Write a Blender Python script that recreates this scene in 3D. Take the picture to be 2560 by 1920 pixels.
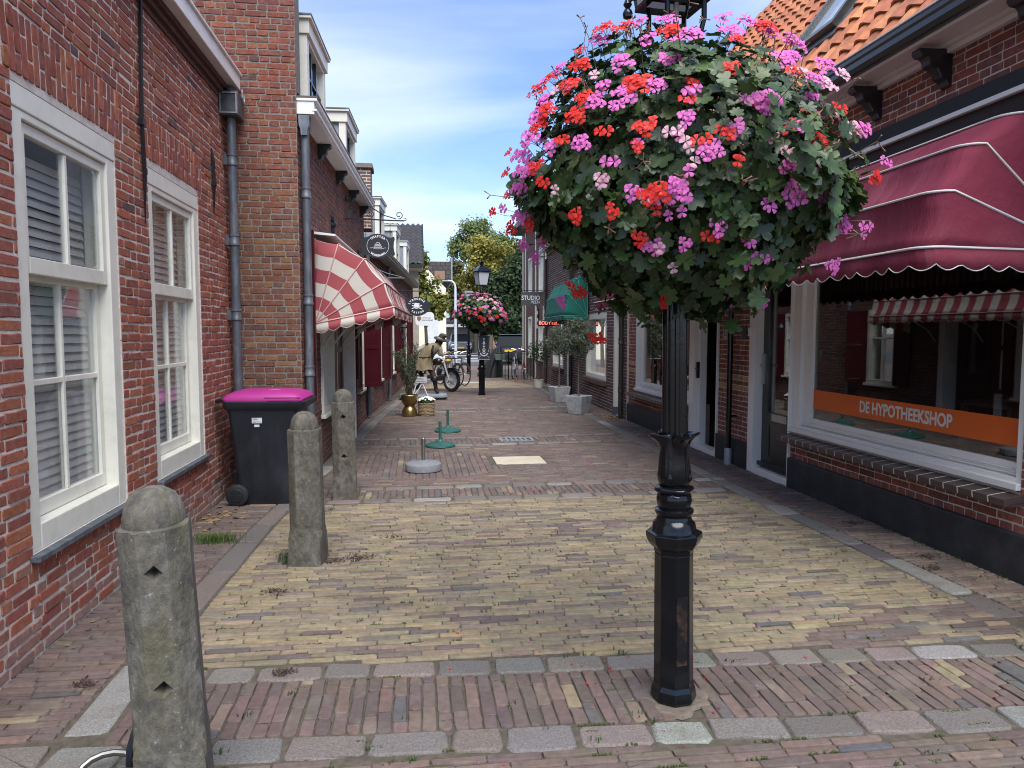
import bpy, math, random
import numpy as np
from mathutils import Matrix, Vector, Euler
for o in list(bpy.data.objects): bpy.data.objects.remove(o)
SC = bpy.context.scene
COL = SC.collection
R = math.radians
PI = math.pi
# ---------------------------------------------------------------- camera
cd = bpy.data.cameras.new('camera'); cam = bpy.data.objects.new('camera', cd); COL.objects.link(cam)
cd.sensor_width = 36; cd.lens = 1776/2560*36; cd.clip_end = 2000; cd.clip_start = .05
cam.location = (0, 0, 1.6)
CAM_YAW, CAM_PITCH = R(7.54), R(4.12)
cam.rotation_euler = (PI/2-CAM_PITCH, 0, -CAM_YAW)
SC.camera = cam
# ---------------------------------------------------------------- sky and sun
SUN_AZ, SUN_EL = R(170), R(58)          # clockwise from +Y
w = bpy.data.worlds.new('World'); SC.world = w; w.use_nodes = True
nt = w.node_tree; nt.nodes.clear()
def nd(t, ty, **k):
    n = t.nodes.new(ty)
    for a, b in k.items(): setattr(n, a, b)
    return n
def lk(t, a, b): t.links.new(a, b)
sky = nd(nt, 'ShaderNodeTexSky', sky_type='NISHITA'); sky.sun_disc = False
sky.sun_elevation = SUN_EL; sky.sun_rotation = SUN_AZ
sky.air_density = 1.1; sky.dust_density = .15; sky.ozone_density = 3.0
tc = nd(nt, 'ShaderNodeTexCoord')
sep = nd(nt, 'ShaderNodeSeparateXYZ'); lk(nt, tc.outputs['Generated'], sep.inputs[0])
mz = nd(nt, 'ShaderNodeMath', operation='MAXIMUM'); lk(nt, sep.outputs[2], mz.inputs[0]); mz.inputs[1].default_value = .03
mz2 = nd(nt, 'ShaderNodeMath', operation='ADD'); lk(nt, mz.outputs[0], mz2.inputs[0]); mz2.inputs[1].default_value = .14
dv = nd(nt, 'ShaderNodeVectorMath', operation='DIVIDE'); lk(nt, tc.outputs['Generated'], dv.inputs[0])
cb = nd(nt, 'ShaderNodeCombineXYZ'); lk(nt, mz2.outputs[0], cb.inputs[0]); lk(nt, mz2.outputs[0], cb.inputs[1]); cb.inputs[2].default_value = 1
lk(nt, cb.outputs[0], dv.inputs[1])
mp = nd(nt, 'ShaderNodeMapping'); lk(nt, dv.outputs[0], mp.inputs[0])
mp.inputs['Location'].default_value = (9.4, 4.4, 0); mp.inputs['Scale'].default_value = (.55, .95, 0); mp.inputs['Rotation'].default_value = (0, 0, R(28))
n1 = nd(nt, 'ShaderNodeTexNoise'); lk(nt, mp.outputs[0], n1.inputs['Vector'])
n1.inputs['Scale'].default_value = .95; n1.inputs['Detail'].default_value = 6; n1.inputs['Roughness'].default_value = .47; n1.inputs['Distortion'].default_value = .35
cr = nd(nt, 'ShaderNodeValToRGB'); lk(nt, n1.outputs[0], cr.inputs[0])
cr.color_ramp.elements[0].position = .44; cr.color_ramp.elements[0].color = (.10, .10, .10, 1)
cr.color_ramp.elements[1].position = .74; cr.color_ramp.elements[1].color = (1, 1, 1, 1)
mx = nd(nt, 'ShaderNodeMix', data_type='RGBA'); lk(nt, cr.outputs[0], mx.inputs[0]); tint = nd(nt, 'ShaderNodeMix', data_type='RGBA', blend_type='MULTIPLY'); tint.inputs[0].default_value = 1; tint.inputs[7].default_value = (.68, .81, 1.09, 1); lk(nt, sky.outputs[0], tint.inputs[6]); lk(nt, tint.outputs[2], mx.inputs[6])
mx.inputs[7].default_value = (5.2, 5.6, 5.95, 1)
bg = nd(nt, 'ShaderNodeBackground'); lk(nt, mx.outputs[2], bg.inputs[0]); bg.inputs[1].default_value = .058
ow = nd(nt, 'ShaderNodeOutputWorld'); lk(nt, bg.outputs[0], ow.inputs[0])
sd = bpy.data.lights.new('sun', 'SUN'); sd.energy = 1.5; sd.angle = R(48); sd.color = (1, .965, .92)
sun = bpy.data.objects.new('sun', sd); COL.objects.link(sun)
sv = Vector((math.sin(SUN_AZ)*math.cos(SUN_EL), math.cos(SUN_AZ)*math.cos(SUN_EL), math.sin(SUN_EL)))
sun.rotation_euler = (-sv).to_track_quat('-Z', 'Y').to_euler()
VS = SC.view_settings
VS.view_transform = 'Standard'; VS.look = 'None'; VS.gamma = 1; VS.use_curve_mapping = False; VS.exposure = 1.98
SC.cycles.filter_width = 1.05; SC.cycles.max_bounces = 8; SC.cycles.transparent_max_bounces = 16
# ---------------------------------------------------------------- object helpers
rng = random.Random(7); nrng = np.random.default_rng(11)
def link(o, parent=None):
    COL.objects.link(o)
    if parent is not None: o.parent = parent
    return o
def tag(o, label=None, cat=None, group=None, kind=None):
    if label: o['label'] = label
    if cat: o['category'] = cat
    if group: o['group'] = group
    if kind: o['kind'] = kind
    return o
def empty(name, loc=(0, 0, 0), rz=0, **k):
    o = bpy.data.objects.new(name, None); o.empty_display_size = .1
    o.location = loc; o.rotation_euler = (0, 0, rz); link(o)
    return tag(o, **k)
class MB:
    def __init__(s): s.v = []; s.f = []; s.m = []; s.c = []; s.cc = None
    def add(s, vs, fs, mi=0):
        b = len(s.v); s.v += [tuple(p) for p in vs]; s.f += [tuple(i+b for i in f) for f in fs]; s.m += [mi]*len(fs)
        if s.cc is not None: s.c += [s.cc]*len(vs)
        return s
    def box(s, x0, y0, z0, x1, y1, z1, mi=0, M=None):
        vs = [(x, y, z) for z in (z0, z1) for y in (y0, y1) for x in (x0, x1)]
        if M: vs = [M @ Vector(p) for p in vs]
        return s.add(vs, [(0, 2, 3, 1), (4, 5, 7, 6), (0, 1, 5, 4), (2, 6, 7, 3), (0, 4, 6, 2), (1, 3, 7, 5)], mi)
    def cbox(s, c, d, mi=0, M=None):
        return s.box(c[0]-d[0]/2, c[1]-d[1]/2, c[2]-d[2]/2, c[0]+d[0]/2, c[1]+d[1]/2, c[2]+d[2]/2, mi, M)
    def tube(s, pts, r, n=8, mi=0, cap=True, closed=False):
        pts = [Vector(p) for p in pts]; k = len(pts); rs = r if isinstance(r, (list, tuple)) else [r]*k
        rings = []; ref = None
        for i, p in enumerate(pts):
            a = pts[i-1] if (i > 0 or closed) else p; b = pts[(i+1) % k] if (i < k-1 or closed) else p
            t = (b-a)
            if t.length < 1e-9: t = Vector((0, 0, 1))
            t.normalize()
            if ref is None: ref = Vector((0, 0, 1)) if abs(t.z) < .9 else Vector((1, 0, 0))
            x = ref - t*ref.dot(t)
            if x.length < 1e-6: x = t.orthogonal()
            x.normalize(); ref = x; y = t.cross(x)
            rings.append([p + (x*math.cos(2*PI*j/n)+y*math.sin(2*PI*j/n))*rs[i] for j in range(n)])
        vs = [q for g in rings for q in g]; fs = []
        for i in range(k if closed else k-1):
            i2 = (i+1) % k
            for j in range(n):
                j2 = (j+1) % n; fs.append((i*n+j, i*n+j2, i2*n+j2, i2*n+j))
        if cap and not closed: fs += [tuple(range(n))[::-1], tuple((k-1)*n+j for j in range(n))]
        return s.add(vs, fs, mi)
    def lathe(s, prof, n=24, c=(0, 0, 0), mi=0, mod=None, rot=0, M=None):
        vs = []; fs = []; k = len(prof)
        for i, (r, z) in enumerate(prof):
            for j in range(n):
                a = 2*PI*j/n+rot; rr = r*(mod(a, z) if mod else 1)
                p = Vector((c[0]+rr*math.cos(a), c[1]+rr*math.sin(a), c[2]+z))
                vs.append(M @ p if M else p)
        for i in range(k-1):
            for j in range(n):
                j2 = (j+1) % n; fs.append((i*n+j, i*n+j2, (i+1)*n+j2, (i+1)*n+j))
        fs += [tuple(range(n))[::-1], tuple((k-1)*n+j for j in range(n))]
        return s.add(vs, fs, mi)
    def prism(s, poly, axis, a, b, mi=0, M=None):
        # poly: 2-D outline; axis: which coordinate is extruded from a to b
        def p3(p, t):
            q = {0: (t, p[0], p[1]), 1: (p[0], t, p[1]), 2: (p[0], p[1], t)}[axis]
            return M @ Vector(q) if M else q
        k = len(poly); vs = [p3(p, a) for p in poly]+[p3(p, b) for p in poly]
        fs = [tuple(range(k))[::-1], tuple(range(k, 2*k))]+[(i, (i+1) % k, k+(i+1) % k, k+i) for i in range(k)]
        return s.add(vs, fs, mi)
    def quad(s, a, b, c, d, mi=0): return s.add([a, b, c, d], [(0, 1, 2, 3)], mi)
    def xf(s, M, i0=0):
        s.v = s.v[:i0]+[tuple(M @ Vector(p)) for p in s.v[i0:]]; return s
    def mesh(s, name, mats, smooth=False):
        me = bpy.data.meshes.new(name); me.from_pydata(s.v, [], s.f)
        for m in (mats if isinstance(mats, (list, tuple)) else [mats]): me.materials.append(m)
        if any(s.m): me.polygons.foreach_set('material_index', s.m)
        if s.c and len(s.c) == len(s.v):
            at = me.color_attributes.new('Col', 'FLOAT_COLOR', 'POINT')
            at.data.foreach_set('color', np.array([(*c, 1) for c in s.c], 'f').ravel())
        fix(me)
        if smooth: shade(me, smooth)
        return me
    def build(s, name, mats, parent=None, smooth=False, bevel=0, off=None, **k):
        o = bpy.data.objects.new(name, s.mesh(name, mats, smooth)); link(o, parent)
        if bevel:
            b = o.modifiers.new('bevel', 'BEVEL'); b.width = bevel; b.segments = 2; b.limit_method = 'ANGLE'; b.angle_limit = R(40)
        if off is not None: o.location = off
        return tag(o, **k)
def fix(me):
    import bmesh
    b = bmesh.new(); b.from_mesh(me); bmesh.ops.recalc_face_normals(b, faces=b.faces); b.to_mesh(me); b.free()
def shade(me, ang):
    me.polygons.foreach_set('use_smooth', [True]*len(me.polygons))
    try: me.set_sharp_from_angle(angle=R(ang if ang is not True else 40))
    except Exception: pass
def neg(p): return (-p[0], -p[1], -p[2])
def copy_tree(o, parent=None):
    c = o.copy(); COL.objects.link(c); c.parent = parent
    for ch in list(o.children): copy_tree(ch, c)
    return c
def text_mesh(name, s, size, mat, M, parent=None, depth=.002, align='CENTER', sx=1.0, off=None, bold=0.0):
    cu = bpy.data.curves.new(name, 'FONT'); cu.body = s; cu.size = size; cu.extrude = depth; cu.align_x = align; cu.align_y = 'CENTER'; cu.offset = bold
    cu.resolution_u = 3
    t = bpy.data.objects.new(name, cu); COL.objects.link(t)
    me = bpy.data.meshes.new_from_object(t); bpy.data.objects.remove(t); bpy.data.curves.remove(cu)
    me.transform(M @ Matrix.Diagonal((sx, 1, 1, 1))); me.materials.clear(); me.materials.append(mat)
    o = bpy.data.objects.new(name, me); link(o, parent)
    if off is not None: o.location = off
    return o
def basis(o, x, y, z=None):
    x = Vector(x).normalized(); y = Vector(y).normalized(); z = Vector(z) if z else x.cross(y)
    return Matrix(((x[0], y[0], z[0], o[0]), (x[1], y[1], z[1], o[1]), (x[2], y[2], z[2], o[2]), (0, 0, 0, 1)))
# ---------------------------------------------------------------- materials
MATS = {}
def mat(name, col, rough=.6, metal=0, noise=0, nscale=8, bump=0, bscale=60, spec=.5, coat=0, dirt=None, dirt_amt=.4, dscale=3, attr=None, objcol=False, stretch=None, sss=0, trans=0, detail=6, rvar=0):
    m = bpy.data.materials.new(name); m.use_nodes = True; t = m.node_tree; b = t.nodes['Principled BSDF']
    b.inputs['Roughness'].default_value = rough; b.inputs['Metallic'].default_value = metal
    b.inputs['Specular IOR Level'].default_value = spec
    if coat: b.inputs['Coat Weight'].default_value = coat; b.inputs['Coat Roughness'].default_value = .12
    if attr: src = nd(t, 'ShaderNodeAttribute', attribute_name=attr).outputs['Color']
    elif objcol: src = nd(t, 'ShaderNodeObjectInfo').outputs['Color']
    else:
        rgb = nd(t, 'ShaderNodeRGB'); rgb.outputs[0].default_value = (*col, 1); src = rgb.outputs[0]
    pos = nd(t, 'ShaderNodeNewGeometry').outputs['Position']
    if stretch:
        mp = nd(t, 'ShaderNodeMapping'); mp.inputs['Scale'].default_value = stretch; lk(t, pos, mp.inputs[0]); pos2 = mp.outputs[0]
    else: pos2 = pos
    if noise:
        n = nd(t, 'ShaderNodeTexNoise'); n.inputs['Scale'].default_value = nscale; n.inputs['Detail'].default_value = detail; n.inputs['Roughness'].default_value = .62; lk(t, pos2, n.inputs['Vector'])
        mr = nd(t, 'ShaderNodeMapRange'); lk(t, n.outputs[0], mr.inputs[0]); mr.inputs[1].default_value = .28; mr.inputs[2].default_value = .72
        mr.inputs[3].default_value = 1-noise; mr.inputs[4].default_value = 1+noise
        mul = nd(t, 'ShaderNodeVectorMath', operation='SCALE'); lk(t, src, mul.inputs[0]); lk(t, mr.outputs[0], mul.inputs['Scale']); src = mul.outputs[0]
        if rvar:
            mq = nd(t, 'ShaderNodeMapRange'); lk(t, n.outputs[0], mq.inputs[0]); mq.inputs[1].default_value = .3; mq.inputs[2].default_value = .7
            mq.inputs[3].default_value = rough-rvar; mq.inputs[4].default_value = rough+rvar; lk(t, mq.outputs[0], b.inputs['Roughness'])
    if dirt:
        n = nd(t, 'ShaderNodeTexNoise'); n.inputs['Scale'].default_value = dscale; n.inputs['Detail'].default_value = 9; n.inputs['Roughness'].default_value = .7; lk(t, pos2, n.inputs['Vector'])
        mr = nd(t, 'ShaderNodeMapRange'); lk(t, n.outputs[0], mr.inputs[0]); mr.inputs[1].default_value = .5; mr.inputs[2].default_value = .72; mr.inputs[3].default_value = 0; mr.inputs[4].default_value = dirt_amt
        mm = nd(t, 'ShaderNodeMix', data_type='RGBA'); lk(t, mr.outputs[0], mm.inputs[0]); lk(t, src, mm.inputs[6]); mm.inputs[7].default_value = (*dirt, 1); src = mm.outputs[2]
    lk(t, src, b.inputs['Base Color'])
    if bump:
        n = nd(t, 'ShaderNodeTexNoise'); n.inputs['Scale'].default_value = bscale; n.inputs['Detail'].default_value = 5; n.inputs['Roughness'].default_value = .65; lk(t, pos2, n.inputs['Vector'])
        bp = nd(t, 'ShaderNodeBump'); bp.inputs['Strength'].default_value = min(1, bump); bp.inputs['Distance'].default_value = .004 if bump <= 1 else .004*bump; lk(t, n.outputs[0], bp.inputs['Height']); lk(t, bp.outputs[0], b.inputs['Normal'])
    if sss: b.inputs['Subsurface Weight'].default_value = sss
    if trans:
        tr = nd(t, 'ShaderNodeBsdfTranslucent'); lk(t, src, tr.inputs[0])
        ms = nd(t, 'ShaderNodeMixShader'); ms.inputs[0].default_value = trans
        lk(t, b.outputs[0], ms.inputs[1]); lk(t, tr.outputs[0], ms.inputs[2]); lk(t, ms.outputs[0], t.nodes['Material Output'].inputs[0])
    MATS[name] = m
    return m
def glass(name, tint=(.86, .9, .9), refl=1.0, rough=0.0, wav=0):
    m = bpy.data.materials.new(name); m.use_nodes = True; t = m.node_tree; t.nodes.clear()
    lw = nd(t, 'ShaderNodeLayerWeight'); lw.inputs[0].default_value = .5
    pw5 = nd(t, 'ShaderNodeMath', operation='POWER'); lk(t, lw.outputs['Facing'], pw5.inputs[0]); pw5.inputs[1].default_value = 5
    fr = nd(t, 'ShaderNodeMath', operation='MULTIPLY_ADD'); lk(t, pw5.outputs[0], fr.inputs[0]); fr.inputs[1].default_value = .94; fr.inputs[2].default_value = .045
    mu = nd(t, 'ShaderNodeMath', operation='MULTIPLY', use_clamp=True); lk(t, fr.outputs[0], mu.inputs[0]); mu.inputs[1].default_value = refl
    tr = nd(t, 'ShaderNodeBsdfTransparent'); tr.inputs[0].default_value = (*tint, 1)
    gl = nd(t, 'ShaderNodeBsdfGlossy'); gl.inputs['Roughness'].default_value = rough; gl.inputs[0].default_value = (1, 1, 1, 1)
    if wav:
        n = nd(t, 'ShaderNodeTexNoise'); n.inputs['Scale'].default_value = 5; lk(t, nd(t, 'ShaderNodeNewGeometry').outputs['Position'], n.inputs['Vector'])
        bp = nd(t, 'ShaderNodeBump'); bp.inputs['Strength'].default_value = wav; bp.inputs['Distance'].default_value = .01; lk(t, n.outputs[0], bp.inputs['Height']); lk(t, bp.outputs[0], gl.inputs['Normal'])
    ms = nd(t, 'ShaderNodeMixShader'); lk(t, mu.outputs[0], ms.inputs[0]); lk(t, tr.outputs[0], ms.inputs[1]); lk(t, gl.outputs[0], ms.inputs[2])
    lk(t, ms.outputs[0], nd(t, 'ShaderNodeOutputMaterial').inputs[0])
    MATS[name] = m
    return m
BK1 = mat('brick_piece', (0, 0, 0), .88, noise=.26, nscale=38, bump=1.1, bscale=85, spec=.25, objcol=True, dirt=(.33, .26, .22), dirt_amt=.34, dscale=16)
BK2 = mat('brick_joined', (0, 0, 0), .88, noise=.26, nscale=38, bump=1.1, bscale=85, spec=.25, attr='Col', dirt=(.33, .26, .22), dirt_amt=.34, dscale=16)
PV1 = mat('paver_piece', (0, 0, 0), .8, noise=.24, nscale=26, bump=1, bscale=120, spec=.35, objcol=True, dirt=(.10, .09, .075), dirt_amt=.55, dscale=5)
PV2 = mat('paver_joined', (0, 0, 0), .8, noise=.24, nscale=26, bump=1, bscale=120, spec=.35, attr='Col', dirt=(.10, .09, .075), dirt_amt=.55, dscale=5)
GR1 = mat('granite', (0, 0, 0), .72, noise=.42, nscale=130, bump=1.6, bscale=55, spec=.4, objcol=True, dirt=(.13, .105, .085), dirt_amt=.7, dscale=6, detail=3)
GR2 = mat('granite_joined', (0, 0, 0), .72, noise=.42, nscale=130, bump=1.6, bscale=55, spec=.4, attr='Col', dirt=(.13, .105, .085), dirt_amt=.7, dscale=6, detail=3)
MORT_L = mat('mortar_lime', (.58, .525, .47), .95, noise=.22, nscale=30, bump=1, bscale=130, dirt=(.36, .33, .30), dirt_amt=.5, dscale=4)
MORT_G = mat('mortar_grey', (.19, .17, .145), .95, noise=.25, nscale=20, bump=1, bscale=120)
MORT_B = mat('mortar_dark', (.22, .185, .165), .95, noise=.25, nscale=20, bump=1, bscale=120)
MORT_R = mat('mortar_pale', (.50, .45, .38), .95, noise=.15, nscale=20, bump=.6, bscale=120)
SAND = mat('joint_sand', (.085, .07, .052), .98, noise=.4, nscale=30, bump=1, bscale=160, dirt=(.045, .062, .018), dirt_amt=.95, dscale=3.2)
WHITE = mat('white_paint', (.74, .745, .72), .42, noise=.05, nscale=4, bump=.12, bscale=40, dirt=(.38, .36, .30), dirt_amt=.35, dscale=7)
CREAM = mat('cream_paint', (.71, .695, .60), .42, noise=.05, nscale=4, bump=.12, bscale=40, dirt=(.38, .36, .28), dirt_amt=.3, dscale=7)
SHOPWHITE = mat('shop_white_paint', (.70, .69, .67), .38, noise=.04, nscale=3, dirt=(.4, .38, .33), dirt_amt=.2)
TAUPE = mat('taupe_paint', (.36, .325, .28), .4, noise=.05, nscale=4)
ZINC = mat('zinc', (.105, .118, .135), .5, metal=.35, noise=.3, nscale=9, dirt=(.32, .34, .35), dirt_amt=.35, dscale=9, stretch=(1, 1, .35))
ZINCL = mat('zinc_light', (.27, .29, .30), .55, metal=.3, noise=.25, nscale=12)
LEAD = mat('lead_box', (.07, .075, .083), .5, metal=.3, noise=.35, nscale=14, dirt=(.20, .215, .22), dirt_amt=.4, dscale=12, bump=.3)
BLACK = mat('black_gloss_paint', (.003, .004, .0055), .17, noise=.3, nscale=10, bump=.22, bscale=22, spec=.4, coat=.0, dirt=(.012, .012, .013), dirt_amt=.5)
IRON = mat('black_iron', (.009, .009, .011), .45, noise=.3, nscale=20, bump=.3, bscale=80)
PLINTH = mat('black_plinth', (.017, .019, .023), .62, noise=.35, nscale=6, bump=.6, bscale=50, dirt=(.075, .072, .07), dirt_amt=.45, dscale=4)
ROUGHBLACK = mat('rough_black_render', (.014, .017, .021), .7, bump=3.0, bscale=70)
DRED = mat('dark_red_paint', (.062, .007, .011), .3, noise=.12, nscale=6, coat=.3)
DGREEN = mat('dark_green_paint', (.010, .014, .013), .3, coat=.2)
SILL = mat('brown_sill_tile', (.075, .05, .045), .4, noise=.15, nscale=20)
BLUESTONE = mat('bluestone', (.075, .085, .10), .55, noise=.25, nscale=20, dirt=(.24, .25, .26), dirt_amt=.5, dscale=10)
GLASS = glass('window_glass', (.95, .965, .965), 1.25, 0, .04)
GLASS2 = glass('shop_glass', (.82, .84, .84), 2.0, 0, 0)
DARK = mat('interior_dark', (.018, .016, .015), .9)
INT = mat('interior_wall', (.10, .088, .08), .9)
BLIND = mat('blind_slat', (.54, .52, .51), .55)
CONC = mat('bollard_stone', (.098, .088, .068), .88, noise=.42, nscale=34, bump=2.2, bscale=38, dirt=(.21, .20, .175), dirt_amt=.75, dscale=9, stretch=(1, 1, .65))
def stain(m, col, scale, lo, hi, amt, stretch=(1, 1, 1)):
    t = m.node_tree; b = t.nodes['Principled BSDF']; l = b.inputs['Base Color'].links[0]; src = l.from_socket
    mp = nd(t, 'ShaderNodeMapping'); mp.inputs['Scale'].default_value = stretch; lk(t, nd(t, 'ShaderNodeNewGeometry').outputs['Position'], mp.inputs[0])
    n = nd(t, 'ShaderNodeTexNoise'); n.inputs['Scale'].default_value = scale; n.inputs['Detail'].default_value = 8; n.inputs['Roughness'].default_value = .65; lk(t, mp.outputs[0], n.inputs['Vector'])
    mr = nd(t, 'ShaderNodeMapRange'); lk(t, n.outputs[0], mr.inputs[0]); mr.inputs[1].default_value = lo; mr.inputs[2].default_value = hi; mr.inputs[3].default_value = 0; mr.inputs[4].default_value = amt
    mm = nd(t, 'ShaderNodeMix', data_type='RGBA'); lk(t, mr.outputs[0], mm.inputs[0]); lk(t, src, mm.inputs[6]); mm.inputs[7].default_value = (*col, 1); lk(t, mm.outputs[2], b.inputs['Base Color'])
stain(CONC, (.085, .078, .03), 7, .5, .66, .5, (1, 1, .4)); stain(CONC, (.045, .042, .038), 13, .52, .66, .85, (1, 1, .75)); stain(CONC, (.36, .35, .32), 60, .62, .72, .7)

PLASTIC = mat('dark_plastic', (.011, .014, .019), .45, noise=.25, nscale=8, bump=.5, bscale=350, dirt=(.04, .043, .047), dirt_amt=.55, dscale=5, stretch=(1, 1, .4))
PINKLID = mat('magenta_plastic', (.36, .024, .205), .48, noise=.06, nscale=8, bump=.1, bscale=200)
RUBBER = mat('rubber', (.012, .012, .013), .7)
TILE = mat('orange_pantile', (0, 0, 0), .75, noise=.3, nscale=14, bump=.6, bscale=60, objcol=True, dirt=(.10, .045, .03), dirt_amt=.6, dscale=6)
SLATE = mat('dark_pantile', (.05, .047, .05), .7, noise=.3, nscale=6)
for m_ in (PV1, PV2):
    stain(m_, (.075, .065, .052), 1.6, .50, .70, .5); stain(m_, (.24, .21, .165), 3.3, .54, .70, .38)
for m_ in (BK1, BK2): stain(m_, (.12, .055, .045), 1.3, .52, .75, .3)
# ---------------------------------------------------------------- bricks
_cy, _sy, _cp, _sp = math.cos(CAM_YAW), math.sin(CAM_YAW), math.cos(CAM_PITCH), math.sin(CAM_PITCH)
FW = np.array([_sy*_cp, _cy*_cp, -_sp]); RT = np.array([_cy, -_sy, 0]); UP = np.cross(RT, FW); CP = np.array([0, 0, 1.6])
def screen(P):
    v = np.asarray(P, float)-CP; s = v @ FW
    return 512+710.4*(v @ RT)/np.where(s > .05, s, 9e9), 384-710.4*(v @ UP)/np.where(s > .05, s, 9e9), s
def brick_verts(l, h, c, jit, depth, inset, r):
    # l, h arrays of K -> (K, 30, 3) in (u, w, n)
    K = len(l); z = np.zeros(K); a, b = l/2, h/2; c = np.minimum(c, np.minimum(a, b)*.6)
    pts = np.stack([np.stack(p, -1) for p in [(-a+c, -b), (z, -b), (a-c, -b), (a, -b+c), (a, b-c), (a-c, b), (z, b), (-a+c, b), (-a, b-c), (-a, -b+c)]], 1)
    pts = pts+r.normal(0, jit, pts.shape)
    ins = pts.copy(); lim = np.stack([a-inset, b-inset], -1)[:, None, :]
    ins = np.clip(ins, -lim, lim)+r.normal(0, jit*.6, pts.shape)
    tilt = r.normal(0, .006, (K, 2))
    top = (ins*tilt[:, None, :]).sum(-1)
    back = np.concatenate([pts, np.full(pts.shape[:2]+(1,), -depth)], -1)
    mid = np.concatenate([pts, np.full(pts.shape[:2]+(1,), -inset*.9)], -1)
    tp = np.concatenate([ins, top[..., None]], -1)
    return np.concatenate([back, mid, tp], 1)
BF = [(i, (i+1) % 10, 10+(i+1) % 10, 10+i) for i in range(10)]+[(10+i, 10+(i+1) % 10, 20+(i+1) % 10, 20+i) for i in range(10)]+[tuple(range(20, 30))]
def mesh_np(name, V, faces, mats, cols=None, smooth=True):
    me = bpy.data.meshes.new(name); me.from_pydata(V.tolist(), [], faces)
    for m in mats: me.materials.append(m)
    if cols is not None:
        at = me.color_attributes.new('Col', 'FLOAT_COLOR', 'POINT'); at.data.foreach_set('color', np.concatenate([cols, np.ones((len(cols), 1))], 1).astype('f').ravel())
    if smooth: me.polygons.foreach_set('use_smooth', [len(f) < 10 for f in faces])
    return me
_var = {}
def variants(key, l, h, c, jit, depth, inset, m, n=7):
    if key not in _var:
        r = np.random.default_rng(hash(key) % 1000 if not isinstance(key, str) else sum(map(ord, key)))
        V = brick_verts(np.full(n, l), np.full(n, h), c, jit, depth, inset, r)
        _var[key] = [mesh_np('brick', V[i], BF, [m]) for i in range(n)]
    return _var[key]
def lay(parent, F, sp, col, nsingle=300, m1=BK1, m2=BK2, depth=.02, inset=.004, c=.007, jit=.0018, name='brick', rest='brick_courses', key='b', proud=.003, fold=1):
    """sp: (K,5) cu cw len height rot; F = origin, u, w, n"""
    O, U, W, N = [np.array(x, float) for x in F]; sp = np.asarray(sp, float); col = np.asarray(col, float); K = len(sp)
    if K == 0: return
    pr = np.maximum(nrng.normal(0, proud, K), -.0018)
    C = O+sp[:, :1]*U+sp[:, 1:2]*W+pr[:, None]*N
    x, y, s = screen(C); d = C-CP; dist = np.linalg.norm(d, axis=1); cosv = np.abs((d/dist[:, None]) @ N)
    a = sp[:, 2]*sp[:, 3]*cosv/dist**2; a[(x < -15) | (x > 1039) | (y < -15) | (y > 783) | (s < .1)] = 0
    order = np.argsort(-a); ns = min(nsingle, int((a > 0).sum())); one = order[:ns]; many = order[ns:]
    for i in one:
        l, h, rot = sp[i, 2:5]; kk = round(l/.05)*.05 if l > .05 else .05
        vs = variants(f'{key}{kk:.2f}{h:.3f}', kk, h, c, jit, depth, inset, m1)
        o = bpy.data.objects.new(name, vs[rng.randrange(len(vs))]); COL.objects.link(o); o.parent = parent
        cr_, sr_ = math.cos(rot), math.sin(rot); u2 = U*cr_+W*sr_; w2 = -U*sr_+W*cr_; q = C[i]; fx = l/kk
        if rng.random() < .5: u2, w2 = -u2, -w2
        o.matrix_basis = Matrix(((u2[0]*fx, w2[0], N[0], q[0]), (u2[1]*fx, w2[1], N[1], q[1]), (u2[2]*fx, w2[2], N[2], q[2]), (0, 0, 0, 1)))
        o.color = (*col[i], 1)
    if len(many):
        V = brick_verts(sp[many, 2], sp[many, 3], c, jit, depth, inset, nrng)
        cr_, sr_ = np.cos(sp[many, 4])[:, None], np.sin(sp[many, 4])[:, None]
        uu = V[..., 0]*cr_-V[..., 1]*sr_; ww = V[..., 0]*sr_+V[..., 1]*cr_
        P = C[many][:, None, :]+uu[..., None]*U+ww[..., None]*W+V[..., 2:3]*N
        k = len(many); fs = []
        for i in range(k):
            b = 30*i; fs += [tuple(j+b for j in f) for f in BF]
        me = mesh_np(rest, P.reshape(-1, 3), fs, [m2], np.repeat(col[many], 30, 0))
        o = bpy.data.objects.new(rest, me); link(o, parent); o['kind'] = 'stuff'
def rows(w0, w1, pitch, h, free, L, joint, r, bond='flemish', wob=.0015, wave=None):
    """fill rows between w0 and w1; free(w) -> list of (u0,u1)"""
    out = []; n = int((w1-w0)/pitch)
    for k in range(n):
        w = w0+(k+.5)*pitch
        for (u0, u1) in free(w):
            if u1-u0 < .025: continue
            u = u0; i = k % 2 if bond == 'flemish' else 0; first = True
            while u < u1-.012:
                if bond == 'flemish': l = L if i % 2 == 0 else (L-joint)/2
                elif bond == 'english': l = L if k % 2 == 0 else (L-joint)/2
                else: l = L
                if bond == 'stretch' and first: l = L*(.3+.2*(k % 3)+r.random()*.35)
                if bond == 'english' and first and k % 2 == 0: l = L*(.5 if (k//2) % 2 else .95)
                l *= 1+r.uniform(-.05, .05); i += 1; first = False
                if u+l > u1-.03: l = u1-u
                cu = u+l/2
                dw = r.gauss(0, wob); rot = r.gauss(0, .004)
                if wave: ww, rr = wave(cu, w); dw += ww; rot += rr
                out.append((cu, w+dw, l-joint*r.uniform(.75, 1.25), h*r.uniform(.94, 1.06), rot)); u += l
    return out
def cut(intervals, w, holes):
    for (a, b, c, d) in holes:      # u0,u1,w0,w1
        if c < w < d:
            nxt = []
            for (u0, u1) in intervals:
                if b <= u0 or a >= u1: nxt.append((u0, u1))
                else:
                    if a > u0: nxt.append((u0, a))
                    if b < u1: nxt.append((b, u1))
            intervals = nxt
    return intervals
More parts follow.
